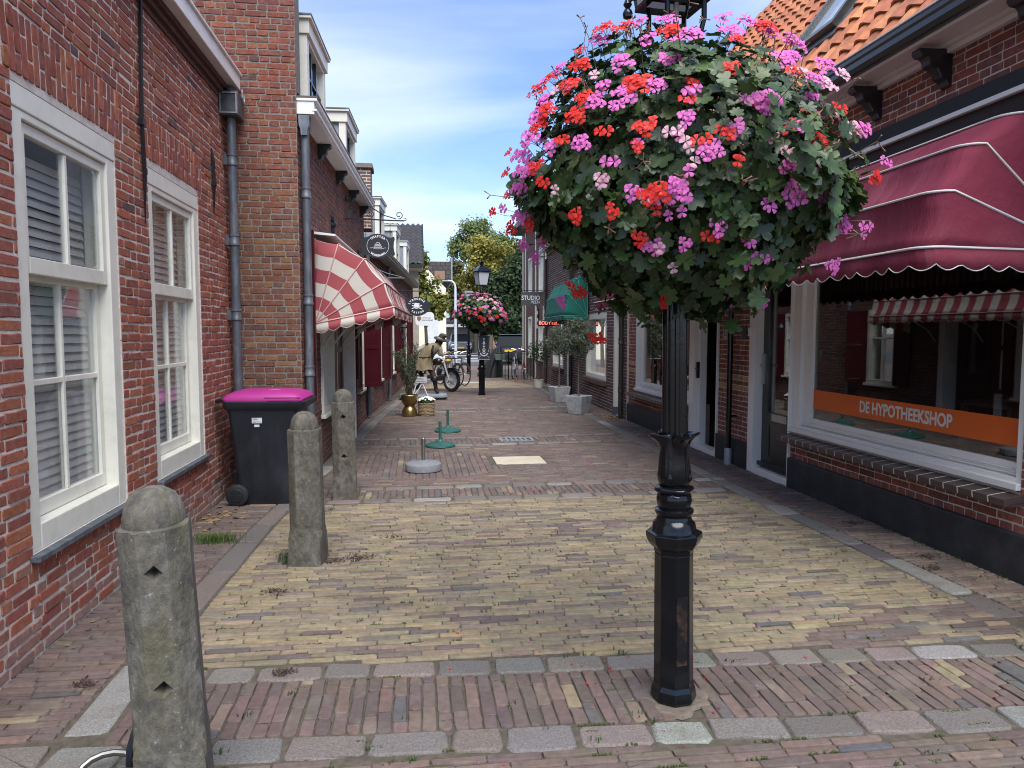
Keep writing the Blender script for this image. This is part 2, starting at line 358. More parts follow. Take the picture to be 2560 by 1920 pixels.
def pal(cols, wts=None, jit=.13):
    c = np.array(rng.choices(cols, wts)[0]); v = 1+rng.uniform(-jit, jit)
    return np.clip(c*v*np.array([1+rng.uniform(-.05, .05), 1+rng.uniform(-.05, .05), 1+rng.uniform(-.06, .06)]), 0, 1)
RED_A = [(.295, .092, .058), (.26, .082, .058), (.32, .112, .062), (.225, .078, .060), (.12, .068, .062), (.285, .135, .094)]
WT_A = [7, 6, 4, 2.0, .4, 1.4]
ORANGE_P = [(.175, .078, .045), (.15, .064, .04), (.20, .10, .05), (.125, .06, .045)]
RED_B = [(.125, .060, .050), (.15, .062, .048), (.10, .056, .052), (.18, .07, .045)]
RED_R = [(.215, .066, .05), (.185, .061, .052), (.245, .082, .056), (.15, .06, .058)]
RED_C = [(.105, .062, .056), (.088, .055, .053), (.125, .068, .058)]
YEL = [(.235, .188, .118), (.215, .172, .113), (.26, .207, .124), (.195, .158, .112), (.165, .134, .106), (.13, .10, .09), (.108, .10, .094)]
WT_Y = [6, 5, 3.4, 3.2, 2, 1.0, .35]
PUR = [(.138, .098, .084), (.123, .089, .079), (.15, .105, .087), (.112, .084, .076), (.098, .091, .088), (.172, .127, .10), (.225, .178, .115)]
WT_P = [6, 5, 4, 3, 1, .8, .35]
GRAN = [(.175, .166, .152), (.155, .13, .114), (.132, .125, .116), (.165, .14, .124), (.22, .212, .196), (.125, .11, .099)]
# ---------------------------------------------------------------- ground
Z3 = ((0, 0, 0), (1, 0, 0), (0, 1, 0), (0, 0, 1))
def sheet(name, poly, z, m, **k):
    b = MB(); b.add([(x, y, z) for x, y in poly], [tuple(range(len(poly)))])
    return b.build(name, m, **k)
FARPAVE = bpy.data.materials.new('far_paving'); FARPAVE.use_nodes = True
def brick_tex(m, c1, c2, cm, sx=.205, sy=.055, coord=None, bumpd=.3, axes='XY', msz=.1):
    m.use_nodes = True; t = m.node_tree; b = t.nodes['Principled BSDF']; g = nd(t, 'ShaderNodeNewGeometry')
    se = nd(t, 'ShaderNodeSeparateXYZ'); lk(t, g.outputs['Position'], se.inputs[0]); cbn = nd(t, 'ShaderNodeCombineXYZ')
    lk(t, se.outputs['XYZ'.index(axes[0])], cbn.inputs[0]); lk(t, se.outputs['XYZ'.index(axes[1])], cbn.inputs[1])
    bt = nd(t, 'ShaderNodeTexBrick'); lk(t, cbn.outputs[0], bt.inputs['Vector']); bt.inputs['Scale'].default_value = 1
    bt.inputs['Brick Width'].default_value = sx; bt.inputs['Row Height'].default_value = sy; bt.inputs['Mortar Size'].default_value = sy*msz; bt.inputs['Bias'].default_value = -.1
    bt.inputs['Color1'].default_value = (*c1, 1); bt.inputs['Color2'].default_value = (*c2, 1); bt.inputs['Mortar'].default_value = (*cm, 1)
    n = nd(t, 'ShaderNodeTexNoise'); n.inputs['Scale'].default_value = 2.5; n.inputs['Detail'].default_value = 8; lk(t, g.outputs['Position'], n.inputs['Vector'])
    mr = nd(t, 'ShaderNodeMapRange'); lk(t, n.outputs[0], mr.inputs[0]); mr.inputs[1].default_value = .3; mr.inputs[2].default_value = .7; mr.inputs[3].default_value = .72; mr.inputs[4].default_value = 1.28
    mu = nd(t, 'ShaderNodeVectorMath', operation='SCALE'); lk(t, bt.outputs[0], mu.inputs[0]); lk(t, mr.outputs[0], mu.inputs['Scale']); lk(t, mu.outputs[0], b.inputs['Base Color'])
    b.inputs['Roughness'].default_value = .85
    bp = nd(t, 'ShaderNodeBump'); bp.inputs['Strength'].default_value = bumpd; bp.inputs['Distance'].default_value = .006; bp.invert = True; lk(t, bt.outputs['Fac'], bp.inputs['Height']); lk(t, bp.outputs[0], b.inputs['Normal'])
    return m
brick_tex(FARPAVE, (.17, .115, .098), (.225, .16, .12), (.10, .085, .07))
ASPH = mat('asphalt', (.085, .088, .095), .85, noise=.2, nscale=3)
sheet('ground', [(-600, -600), (600, -600), (600, 900), (-600, 900)], -.03, FARPAVE, kind='structure')
base = sheet('street_bed', [(-4, -3), (9, -3), (9, 20.6), (-4, 20.6)], -.0095, SAND, kind='structure')
sheet('road', [(-60, 36.5), (80, 33.0), (80, 62), (-60, 62)], -.012, ASPH, kind='structure')
# strip lines
def pw(pts):
    xs = [p[0] for p in pts]; ys = [p[1] for p in pts]
    return lambda y: float(np.interp(y, xs, ys))
XL = pw([(0, -1.36), (4.4, -1.335), (6.1, -1.285), (9, -1.06), (13.8, -.73), (17, -.45), (21, .0)])
XRt = pw([(0, 3.36), (3.5, 3.33), (7.2, 3.24), (13.3, 3.30), (17, 3.42), (21, 3.55)])
SWD = .175
wallL = lambda y: -1.88 if y < 7.62 else (-1.2+.04*(y-7.6) if y < 13.4 else -.97+.105*(y-13.3))
wallR = lambda y: 3.83 if y < 12.6 else 3.8+.03*(y-12.9)
bandA = lambda x: 2.70-.055*x; bandB = lambda x: 3.32-.06*x
def wavy(a, f, ph):
    def g(u, w):
        t = f*u+ph+.8*w
        return a*math.sin(t)+a*.5*math.sin(2.7*t+w), a*f*math.cos(t)
    return g
def setts(name, lab, pts, wd, lens, parent=None):
    """row of granite setts along a polyline"""
    st = empty(name, (0, 0, 0), kind='structure')
    sp = []; P = [np.array(p, float) for p in pts]; seg = 0; pos = 0.; total = [np.linalg.norm(P[i+1]-P[i]) for i in range(len(P)-1)]; T = sum(total); t = 0
    while t < T-.1:
        l = rng.uniform(*lens); m = t+l/2; i = 0; q = m
        while i < len(total)-1 and q > total[i]: q -= total[i]; i += 1
        dr = (P[i+1]-P[i])/total[i]; c = P[i]+dr*q
        sp.append((c[0], c[1], l-.018, wd*rng.uniform(.88, 1.05), math.atan2(dr[1], dr[0])+rng.gauss(0, .02))); t += l
    lay(st, Z3, sp, [pal(GRAN, [3, 3, 2.4, 3, 1.5, 2], .12) for _ in sp], 300, GR1, GR2, depth=.03, inset=.010, c=.022, jit=.005, name='granite_sett', rest='granite_setts', key='s', proud=.003)
    return st
def zone(name, y0, y1, lo, hi, palette, wts, pitch=.0515, L=.212, vert=False, ns=300, wave=None, skip=None, colf=None):
    st = empty(name, (0, 0, 0), kind='structure')
    if not vert:
        sp = rows(y0, y1, pitch, pitch-.0118, lambda w: [(lo(w), hi(w))], L, .0045, rng, 'stretch', .0018, wave)
    else:       # bricks standing along the street: rows run over x
        sp = [(c[1], c[0], c[2], c[3], PI/2+c[4]) for c in rows(lo(0), hi(0), pitch, pitch-.007, lambda u: [(y0(u), y1(u))], L, .008, rng, 'stretch', .002)]
    if skip: sp = [p for p in sp if not skip(p[0], p[1])]
    if not vert:    # holes for the band lines that run askew
        pass
    cols = [colf(p[0], p[1]) if colf else pal(palette, wts) for p in sp]
    lay(st, Z3, sp, cols, ns, PV1, PV2, depth=.028, inset=.0038, c=.008, jit=.0024, key='p', proud=.0017)
    return st
lampx, lampy = 1.10, 2.90
nearlamp = lambda x, y: (x-lampx)**2+(y-lampy)**2 < .115**2
inb = lambda f, s: (lambda x, y: s*(y-f(x)) < .105)
zone('near_paving', 1.5, 2.95, lambda y: -1.88, lambda y: 3.83, PUR, WT_P, wave=wavy(.006, 1.6, 0), skip=lambda x, y: y > bandA(x)-.098)
setts('granite_row', '', [(-1.86, bandA(-1.86)), (3.83, bandA(3.83))], .165, (.20, .33))
zone('soldier_band', lambda x: bandA(x)+.084, lambda x: bandB(x)-.078, lambda y: -1.235, lambda y: 3.7, PUR, WT_P, pitch=.062, vert=True, skip=nearlamp)
setts('granite_row', '', [(-1.25, bandB(-1.25)), (3.75, bandB(3.75))], .15, (.20, .32))
def ycol(x, y):
    k = math.sin(1.3*x+.7)*math.sin(1.9*y+.4)+.5*math.sin(3.1*x-1.1*y)
    d = math.hypot((x-.9)/1.1, (y-5.6)/.5); s = .18 if d < 1 else 0
    if x > 1.9 and y < 3.75: s = .5
    if y < 3.42 and -.2 < x < .6: s = .5
    if rng.random() < s+max(0, k-.75)*.5: return pal(PUR, WT_P)
    return pal(YEL, WT_Y)
zone('street_paving', 3.05, 6.74, lambda y: XL(y)+SWD/2+.01, lambda y: XRt(y)-SWD/2-.01, YEL, WT_Y, wave=wavy(.009, 1.3, 1), skip=lambda x, y: y < bandB(x)+.097, colf=ycol)
setts('granite_row', '', [(-1.2, 6.82), (1.0, 6.80), (3.2, 6.83)], .13, (.2, .4))
zone('soldier_band', lambda x: 6.90, lambda x: 7.27, lambda y: -1.15, lambda y: 3.15, PUR+YEL[:2], WT_P+[.8, .5], pitch=.062, vert=True, L=.19, ns=150)
setts('granite_row', '', [(-1.15, 7.35), (1.0, 7.35), (3.15, 7.36)], .13, (.22, .4))
SLAB = (.94, 1.56, 8.53, 9.03)
onslab = lambda x, y: SLAB[0]-.07 < x < SLAB[1]+.07 and SLAB[2]-.02 < y < SLAB[3]+.05
arcl = lambda x, y: (x-.1)**2/1.0**2+(y-8.75)**2/.95**2 < 1
zone('street_paving', 7.44, 10.02, lambda y: XL(y)+SWD/2+.01, lambda y: XRt(y)-SWD/2-.01, PUR, WT_P, ns=200, wave=wavy(.02, 1.1, 2), skip=lambda x, y: onslab(x, y) or arcl(x, y))
sq = math.sqrt
zone('turned_paving', lambda x: 8.75-.95*sq(max(0, 1-((x-.1)/1.0)**2)), lambda x: 8.75+.95*sq(max(0, 1-((x-.1)/1.0)**2)), lambda y: -.86, lambda y: 1.06, PUR, WT_P, vert=True, pitch=.075, L=.16, ns=120, skip=onslab)
setts('granite_row', '', [(-1.0, 10.12), (1.0, 10.10), (3.2, 10.22)], .11, (.2, .4))
zone('soldier_band', lambda x: 10.20, lambda x: 10.72, lambda y: -.95, lambda y: 3.2, PUR, WT_P, pitch=.075, vert=True, L=.2, ns=60, skip=lambda x, y: 1.2 < x < 1.72 and 10.36 < y < 10.72)
setts('granite_row', '', [(-.95, 10.82), (1.0, 10.80), (3.2, 10.95)], .11, (.2, .4))
zone('street_paving', 10.9, 14.3, lambda y: XL(y)+SWD/2+.01, lambda y: XRt(y)-SWD/2-.01, PUR, WT_P, ns=0, wave=wavy(.02, 1.1, 2))
setts('granite_row', '', [(-.6, 14.4), (3.3, 14.5)], .10, (.3, .5))
zone('soldier_band', lambda x: 14.48, lambda x: 14.9, lambda y: -.55, lambda y: 3.3, PUR, WT_P, pitch=.08, vert=True, L=.2, ns=0)
setts('granite_row', '', [(-.55, 15.0), (3.3, 15.1)], .10, (.3, .5))
zone('street_paving', 15.1, 20.6, lambda y: XL(y)+SWD/2, lambda y: XRt(y)-SWD/2, PUR, WT_P, ns=0, pitch=.07, wave=wavy(.02, 1.1, 2))
ys = [1.5, 4.4, 6.1, 7.55, 9, 11, 13.8, 17, 20.5]
setts('granite_strip', '', [(XL(y), y) for y in [2.92]+ys[1:]], SWD, (.35, .75))
setts('granite_strip', '', [(XRt(y), y) for y in [3.5, 5, 7.2, 9, 11, 13.3, 16, 20.5]], SWD, (.3, .7))
zone('footpath_left', 2.9, 7.62, lambda y: -1.88, lambda y: XL(y)-SWD/2-.008, PUR, WT_P, wave=wavy(.008, 2, 3), skip=lambda x, y: y < bandA(x)+.09 or False)
zone('footpath_left', 7.62, 20.4, lambda y: wallL(y)-.02, lambda y: XL(y)-SWD/2-.008, PUR, WT_P, ns=60)
def rcol(x, y): return pal([(.22, .165, .125), (.19, .14, .11), (.25, .19, .14)], None) if 3.6 < y < 5.2 else pal(PUR, WT_P)
zone('footpath_right', 2.75, 12.6, lambda y: XRt(y)+SWD/2+.008, lambda y: wallR(y)+.02, PUR, WT_P, wave=wavy(.008, 2, 3), skip=lambda x, y: y < bandA(x)+.09, colf=rcol)
zone('footpath_right', 12.6, 20.4, lambda y: XRt(y)+SWD/2+.008, lambda y: wallR(y)+.02, PUR, WT_P, ns=40)
# slab and drain in the paving
sl = MB(); sl.box(SLAB[0], SLAB[2], -.03, SLAB[1], SLAB[3], .004)
sl.build('pale_slab', mat('slab_stone', (.47, .42, .31), .8, noise=.15, nscale=12, bump=.5, bscale=60, dirt=(.30, .24, .13), dirt_amt=.6), bevel=.006, label='pale stone slab set flush in the red brick paving', cat='slab')
gr = empty('drain_grate', (1.46, 10.54, 0), label='cast iron drain grate between two granite rows', cat='drain')
b = MB(); b.box(-.25, -.17, -.02, .25, .17, -.008); b.build('frame', DARK, gr)
b = MB(); b.box(-.25, -.17, -.01, .25, -.14, .002); b.box(-.25, .14, -.01, .25, .17, .002); b.box(-.25, -.14, -.01, -.215, .14, .002); b.box(.215, -.14, -.01, .25, .14, .002); b.build('rim', ZINCL, gr)
for i in range(5):
    x = -.215+.43*(i+1)/6; b = MB(); b.box(x-.014, -.139, -.008, x+.014, .139, .0); b.build('bar', ZINCL, gr)
b = MB(); b.box(-.214, -.014, -.0075, .214, .014, -.001); b.build('bar', ZINCL, gr)
# ---------------------------------------------------------------- buildings
def frameM(O, U, N): return basis(O, U, N, (0, 0, 1))
def wall_back(parent, F, u0, u1, z0, z1, holes, thick, m, n0=-.0045, name='wall', off=None):
    """mortar backing with openings; F matrix (u, n, z)"""
    us = sorted({u0, u1, *[h[0] for h in holes], *[h[1] for h in holes]}); zs = sorted({z0, z1, *[h[2] for h in holes], *[h[3] for h in holes]})
    us = [u for u in us if u0 <= u <= u1]; zs = [z for z in zs if z0 <= z <= z1]
    b = MB(); idx = {}; solid = {}
    for i in range(len(us)-1):
        for j in range(len(zs)-1):
            cu, cz = (us[i]+us[i+1])/2, (zs[j]+zs[j+1])/2
            solid[i, j] = not any(h[0] < cu < h[1] and h[2] < cz < h[3] for h in holes)
    def q(i, j, k, l, a, c):  # wall face quads
        pass
    V = {}
    def vid(i, j, k):
        if (i, j, k) not in V: V[i, j, k] = len(b.v); b.v.append(tuple(F @ Vector((us[i], n0 if k else n0-thick, zs[j]))))
        return V[i, j, k]
    for (i, j), s in solid.items():
        if not s: continue
        for k in (0, 1): b.f.append((vid(i, j, k), vid(i+1, j, k), vid(i+1, j+1, k), vid(i, j+1, k)))
        for di, dj, e in ((-1, 0, ((i, j), (i, j+1))), (1, 0, ((i+1, j), (i+1, j+1))), (0, -1, ((i, j), (i+1, j))), (0, 1, ((i, j+1), (i+1, j+1)))):
            if not solid.get((i+di, j+dj), False):
                (a, c), (d, e2) = e; b.f.append((vid(a, c, 0), vid(a, c, 1), vid(d, e2, 1), vid(d, e2, 0)))
    b.m = [0]*len(b.f)
    return b.build(name, m, parent, off=off)
def fb(b, F, u0, u1, n0, n1, z0, z1, mi=0): return b.box(u0, n0, z0, u1, n1, z1, mi, F)
def frame_ring(b, F, u0, u1, z0, z1, jl, jr, jb, jt, n0, n1, mi=0):
    fb(b, F, u0, u0+jl, n0, n1, z0, z1, mi); fb(b, F, u1-jr, u1, n0, n1, z0, z1, mi)
    fb(b, F, u0+jl, u1-jr, n0, n1, z0, z0+jb, mi); fb(b, F, u0+jl, u1-jr, n0, n1, z1-jt, z1, mi)
def pane(F, u0, u1, z0, z1, n, m, parent, name='pane'):
    b = MB(); fb(b, F, u0, u1, n-.003, n+.003, z0, z1); return b.build(name, m, parent)
def NP(F): return (np.array(F.translation), np.array(F.col[0][:3]), np.array((0, 0, 1.)), np.array(F.col[1][:3]))
def course_holes(holes): return [(a, b_, c, d) for a, b_, c, d in holes]
# ===== A: red brick house on the left
PA = (-1.88, 5.0, 0)
A = empty('brick_house', PA, label='red brick house with two tall white sash windows, nearest on the left', cat='house')
FA = frameM((-1.88, 0, 0), (0, 1, 0), (1, 0, 0))
WA = [(3.70, 4.855, .51, 2.79), (5.40, 6.568, .525, 2.775)]
LA = [(3.63, 5.0, 2.829, 3.1365), (5.315, 6.69, 2.829, 3.1365)]
wa = wall_back(A, FA, 2.2, 7.62, -.2, 4.0, WA, .28, MORT_L, off=neg(PA))
hol = [(a-.0, b_+.0, c, d+.03) for a, b_, c, d in WA]+[(a, b_, c-.02, d) for a, b_, c, d in LA]+[(a-.02, b_+.02, .40, c) for a, b_, c, d in WA]
sp = rows(0, 4.0, .0615, .0495, lambda z: cut([(2.2+(.0 if int(z/.0615) % 2 else .05), 7.62)], z, hol), .205, .0115, rng, 'flemish', .0022, wavy(.004, 1.7, 0))
cols = []
for p in sp:
    c = pal(RED_A, WT_A)
    if p[1] < .36 and rng.random() < .75*(1-p[1]/.36)+.1: c = c*.5+np.array([.27, .215, .19])*.5
    cols.append(c)
for (a, b_, c, d) in LA:        # flat arches of bricks on end
    n = int((b_-a)/.0555); mid = (a+b_)/2
    for i in range(n):
        u = a+(i+.5)*(b_-a)/n; tl = (u-mid)/(b_-mid)*.10; x0 = c
        ls = [.202, .1] if i % 2 else [.1, .202]
        for l in ls:
            zc = x0+l/2; sp.append((u-tl*(d-zc)*.35+0, zc, l-.008, .0475, PI/2-tl)); cols.append(pal(RED_A[:4], [6, 4, 2, 3])); x0 += l+.004
for (a, b_, c, d) in WA:        # soldier course under the sill
    n = int((b_-a+.04)/.058)
    for i in range(n): sp.append((a-.02+(i+.5)*(b_-a+.04)/n, .448, .095, .05, PI/2)); cols.append(pal(RED_A[:4], [6, 4, 3, 2]))
lay(wa, NP(FA), sp, cols, 300, BK1, BK2, c=.007, jit=.0024, inset=.0035, proud=.0022, key='A')
def sash_window(H, F, u0, u1, z0, z1, off, zr, zm, gtop, gbot, mw=.03, blind=True):
    w_ = empty('window', off if False else (0, 0, 0)); w_.parent = H; w_.location = off
    b = MB()
    frame_ring(b, F, u0, u1, z0, z1-.115, .105, .105, .13, .04, -.16, -.012)
    fb(b, F, u0, u1, -.16, -.006, z1-.114, z1)
    b.build('frame', CREAM, w_, bevel=.006)
    a0, a1 = u0+.107, u1-.107; um = (a0+a1)/2
    s = MB(); frame_ring(s, F, a0, a1, zr, z1-.158, .05, .05, .085, .055, -.075, -.03); fb(s, F, um-mw/2, um+mw/2, -.068, -.035, zr+.085, z1-.213); s.build('upper_sash', CREAM, w_, bevel=.004)
    s = MB(); frame_ring(s, F, a0, a1, z0+.133, zr+.02, .05, .05, .08, .05, -.13, -.085); fb(s, F, um-mw/2, um+mw/2, -.123, -.09, z0+.213, zr-.03)
    fb(s, F, a0+.05, um-mw/2, -.123, -.09, zm-.016, zm+.016); fb(s, F, um+mw/2, a1-.05, -.123, -.09, zm-.016, zm+.016); s.build('lower_sash', CREAM, w_, bevel=.004)
    for p, q in ((a0+.05, um-mw/2), (um+mw/2, a1-.05)):
        pane(F, p, q, zr+.085, z1-.213, -.052, GLASS, w_)
        pane(F, p, q, z0+.213, zm-.016, -.107, GLASS, w_); pane(F, p, q, zm+.016, zr-.03, -.107, GLASS, w_)
    s = MB(); fb(s, F, u0-.03, u1+.03, -.15, .045, z0-.032, z0-.002); s.build('sill', BLUESTONE, w_, bevel=.004)
    if blind:
        n = int((z1-.22-z0-.15)/.052)
        sm = MB(); t = .024; sm.box(a0+.01, -.026, -.0012, a1-.03, .026, .0012)
        me = sm.mesh('blind_slat', BLIND)
        for i in range(n):
            o = bpy.data.objects.new('blind_slat', me); link(o, w_)
            o.matrix_basis = F @ Matrix.Translation((rng.uniform(-.001, .001), -.155, z0+.17+i*.052)) @ Matrix.Rotation(R(-72), 4, 'X')
        for q in (.2, .75):
            s = MB(); uq = a0+(a1-a0)*q; fb(s, F, uq-.002, uq+.002, -.165, -.162, z0+.16, z1-.2); s.build('cord', BLIND, w_)
    return w_
sash_window(A, FA, *WA[0], neg(PA), 1.895, 1.34, 2.55, .77)
sash_window(A, FA, *WA[1], neg(PA), 1.885, 1.335, 2.55, .77)
b = MB(); b.box(-5.5, 2.3, .05, -2.6, 7.55, 3.3); b.build('room', INT, A, off=neg(PA))
b = MB(); fb(b, FA, 2.0, 7.55, -.02, .155, 4.0, 4.135); fb(b, FA, 2.0, 7.56, -.02, .175, 4.135, 4.16); b.build('gutter', WHITE, A, bevel=.006, off=neg(PA))
b = MB()
for k in range(3): fb(b, FA, 2.2, 7.6, -.02, .012+.03*k, 3.86+.047*k, 3.86+.047*(k+1)-.002)
b.build('cove', mat('cove_brick', (.085, .042, .034), .9, noise=.4, nscale=30, bump=1), A, off=neg(PA))  # brick colour darkened to paint in the shade under the gutter
b = MB(); b.quad((-1.75, 2.0, 4.14), (-1.75, 7.58, 4.14), (-5.2, 7.58, 7.6), (-5.2, 2.0, 7.6)); b.build('roof', SLATE, A, off=neg(PA))
# iron wall anchors
def anchor(pts, wd, knot):
    b = MB(); b.tube(pts, [wd*.35]+[wd]*(len(pts)-2)+[wd*.2], 6)
    k = pts[knot]; b.cbox(k, (.03, .05, .045)); b.build('wall_anchor', IRON, A, off=neg(PA))
anchor([(-1.868, 5.335, 3.98), (-1.862, 5.335, 3.9), (-1.86, 5.29, 3.4), (-1.856, 5.262, 3.04), (-1.86, 5.29, 2.7), (-1.87, 5.30, 2.36)], .014, 3)
anchor([(-1.87, 7.0, 3.30), (-1.86, 7.0, 3.2), (-1.855, 7.0, 2.98), (-1.87, 7.02, 2.70)], .016, 2)
# rainwater head and pipes
def pipe(H, off, x, y, z0, z1, r, joints, m=ZINC, brackets=(), wallx=None):
    b = MB(); b.lathe([(r, z0), (r, z1)], 16, (x, y, 0)); o = b.build('drainpipe', m, H, smooth=True, off=off)
    for z in joints:
        s = MB(); s.lathe([(r+.001, z-.06), (r+.009, z-.055), (r+.009, z-.03), (r+.005, z-.025), (r+.005, z+.03), (r+.01, z+.035), (r+.01, z+.05), (r+.001, z+.055)], 16, (x, y, 0)); s.build('collar', m, o, smooth=True)
    for z in brackets:
        s = MB(); s.box(min(x, wallx), y-.03, z-.05, max(x, wallx), y-.015, z+.05); s.build('bracket', m, o)
    return o
pipe(A, neg(PA), -1.80, 7.45, .05, 3.72, .044, (3.30, 2.52, 1.78), brackets=(3.30, 2.52, 1.78), wallx=-1.88)
b = MB(); b.box(-1.885, 7.32, 3.70, -1.70, 7.58, 3.93); hd = b.build('rainwater_head', LEAD, A, bevel=.01, off=neg(PA))
b = MB(); b.lathe([(.05, 3.92), (.05, 4.02)], 14, (-1.80, 7.45, 0)); b.build('outlet', LEAD, hd, smooth=True)
b = MB(); frame_ring(b, frameM((-1.87, 7.32, 0), (1, 0, 0), (0, -1, 0)), 0, .16, 3.715, 3.915, .012, .012, .012, .012, 0, .008); b.tube([(-1.692, 7.47, 3.98), (-1.685, 7.44, 3.95), (-1.685, 7.44, 3.90), (-1.68, 7.47, 3.86), (-1.68, 7.50, 3.90), (-1.685, 7.50, 3.95), (-1.692, 7.47, 3.98)], .009, 6)
b.build('moulding', ZINCL, hd)
# ===== B1: brick house with end wall, striped awning
PB = (-1.15, 10.5, 0)
B1 = empty('brick_house', PB, label='dark brown brick house behind the striped awning, orange brick end wall facing the viewer', cat='house')
FE = frameM((-3.4, 7.62, 0), (1, 0, 0), (0, -1, 0))
we = wall_back(B1, FE, 0, 2.197, -.2, 6.6, [], .3, MORT_G, name='end_wall', off=neg(PB))
sp = rows(0, 6.6, .0625, .052, lambda z: [(0, 2.199)], .215, .011, rng, 'english', .0015)
cols = []
for p in sp:
    t = min(1, max(0, (p[1]-2.6)/1.6)); cols.append(pal(ORANGE_P, [5, 4, 2, 2])*(1-t)+pal(RED_A[:5], [4, 4, 1, 4, .5])*t*.72)
lay(we, NP(FE), sp, cols, 300, BK1, BK2, key='E', proud=.002, jit=.0015)
b = MB(); b.box(-1.93, 7.608, 3.98, -1.78, 7.626, 4.27)
b.build('flashing', ZINCL, B1, off=neg(PB))
sB = .04; LB = math.hypot(1, sB); UB = (sB/LB, 1/LB, 0); NB = (1/LB, -sB/LB, 0)
FB = frameM((-1.2-.04*7.6+.04*0, 0, 0), UB, NB)
hB = [(8.75, 9.62, .62, 2.10), (9.85, 11.05, .0, 2.15), (12.2, 13.0, .62, 2.05)]
wb = wall_back(B1, FB, 7.63, 13.5, -.2, 3.83, hB, .28, MORT_B, off=neg(PB))
sp = rows(0, 3.83, .0625, .052, lambda z: cut([(7.63, 13.5)], z, hB), .215, .010, rng, 'english', .0015)
cols = [pal(ORANGE_P, [5, 4, 1, 4])*.75 if (p[1] < .66 and p[0] < 11) else pal(RED_B) for p in sp]
lay(wb, NP(FB), sp, cols, 0, BK1, BK2, proud=.002, jit=.0015)
def simple_window(H, F, u0, u1, z0, z1, off, m=WHITE, j=.07, mun=(), mh=(), n0=-.12, n1=.0, g=GLASS, sill=None, name='window', back=True, bk=DARK):
    w_ = empty(name, (0, 0, 0)); w_.parent = H; w_.location = off
    b = MB(); frame_ring(b, F, u0, u1, z0, z1, j, j, j, j, n0, n1)
    for t in mun: fb(b, F, t-.015, t+.015, n0*.6+n1*.4, n0*.2+n1*.8, z0+j, z1-j)
    for t in mh: fb(b, F, u0+j, u1-j, n0*.6+n1*.4, n0*.25+n1*.75, t-.016, t+.016)
    b.build('frame', m, w_, bevel=.003)
    pane(F, u0+j, u1-j, z0+j, z1-j, n0*.7+n1*.3, g, w_)
    if sill:
        s = MB(); fb(s, F, u0-.05, u1+.05, n0, sill[0], z0-sill[1], z0-.002); s.build('sill', sill[2], w_, bevel=.005)
    if back:
        s = MB(); fb(s, F, u0, u1, n0-.5, n0-.48, z0, z1); s.build('interior', bk, w_)
    return w_
simple_window(B1, FB, *hB[0], neg(PB), CREAM, .075, (9.18,), (1.5,), -.14, .03, sill=(.06, .05, CREAM))
simple_window(B1, FB, *hB[2], neg(PB), CREAM, .075, (12.6,), (1.5,), -.14, .03, sill=(.06, .05, CREAM))
# door with white posts
dr = empty('door', (0, 0, 0)); dr.parent = B1; dr.location = neg(PB)
b = MB(); fb(b, FB, 9.85, 9.97, -.2, .03, 0, 2.15); fb(b, FB, 10.93, 11.05, -.2, .12, 0, 2.15); fb(b, FB, 9.97, 10.93, -.2, .03, 2.05, 2.15); b.build('frame', WHITE, dr, bevel=.004)
b = MB(); fb(b, FB, 9.97, 10.93, -.19, -.15, .05, 2.05); b.build('leaf', DRED, dr)
b = MB(); fb(b, FB, 10.15, 10.75, -.15, -.146, .9, 1.9); b.build('pane', GLASS, dr)
b = MB(); fb(b, FB, 9.85, 11.05, -.2, .06, -.05, .06); b.build('step', BLUESTONE, dr)
def shutter(H, off, x, y, ang, wd, z0, z1, m=DRED):
    w_ = empty('shutter', (0, 0, 0)); w_.parent = H; w_.location = Vector(off)
    M = Matrix.Translation((x, y, 0)) @ Matrix.Rotation(ang, 4, 'Z'); t = .02
    b = MB(); b.box(0, -t, z0, .06, t, z1, 0, M); b.box(wd-.06, -t, z0, wd, t, z1, 0, M)
    zs = [z0, (z0+z1)/2-.03, z1-.07]
    for z in zs: b.box(.06, -t, z, wd-.06, t, z+.07, 0, M)
    b.build('frame', m, w_, bevel=.003)
    for za, zb in ((zs[0]+.07, zs[1]), (zs[1]+.07, zs[2])):
        b = MB(); b.box(.06, -t*.35, za, wd-.06, t*.35, zb, 0, M); b.build('panel', m, w_)
    return w_
for (x, y, ang, wd, z0, z1) in [(-1.12, 9.68, R(80), .42, .66, 2.08), (-1.02, 11.85, R(76), .32, .62, 2.05), (-.97, 13.05, R(35), .36, .62, 2.05)]:
    shutter(B1, neg(PB), x, y, ang, wd, z0, z1)
# cornice and gutter
def cornice(H, F, u0, u1, z, off, out=.17, hh=.13, m=WHITE, top=True):
    b = MB(); fb(b, F, u0, u1, -.05, out, z, z+hh); fb(b, F, u0-.005, u1+.01, out-.02, out+.025, z+.03, z+.05); fb(b, F, u0-.01, u1+.015, -.05, out+.03, z+hh, z+hh+.03)
    c = b.build('cornice', m, H, bevel=.004, off=off)
    b = MB(); fb(b, F, u0-.012, u1+.018, -.05, out+.035, z+hh+.031, z+hh+.05); b.build('gutter_edge', mat('gutter_brown', (.10, .07, .055), .6), c)
    return c
cornice(B1, FB, 7.66, 13.55, 3.83, neg(PB))
for y in (8.85, 10.25, 11.6, 13.0):
    b = MB(); prof = [(0, 3.828), (.15, 3.828), (.15, 3.79), (.11, 3.77), (.10, 3.72), (.05, 3.69), (.04, 3.65), (0, 3.64)]
    b.prism(prof, 0, y-.045, y+.045, 0, FB); b.build('corbel', IRON, B1, off=neg(PB))
pB2 = pipe(B1, neg(PB), -1.135, 7.72, .12, 3.64, .043, (3.05, 1.95, 1.2))
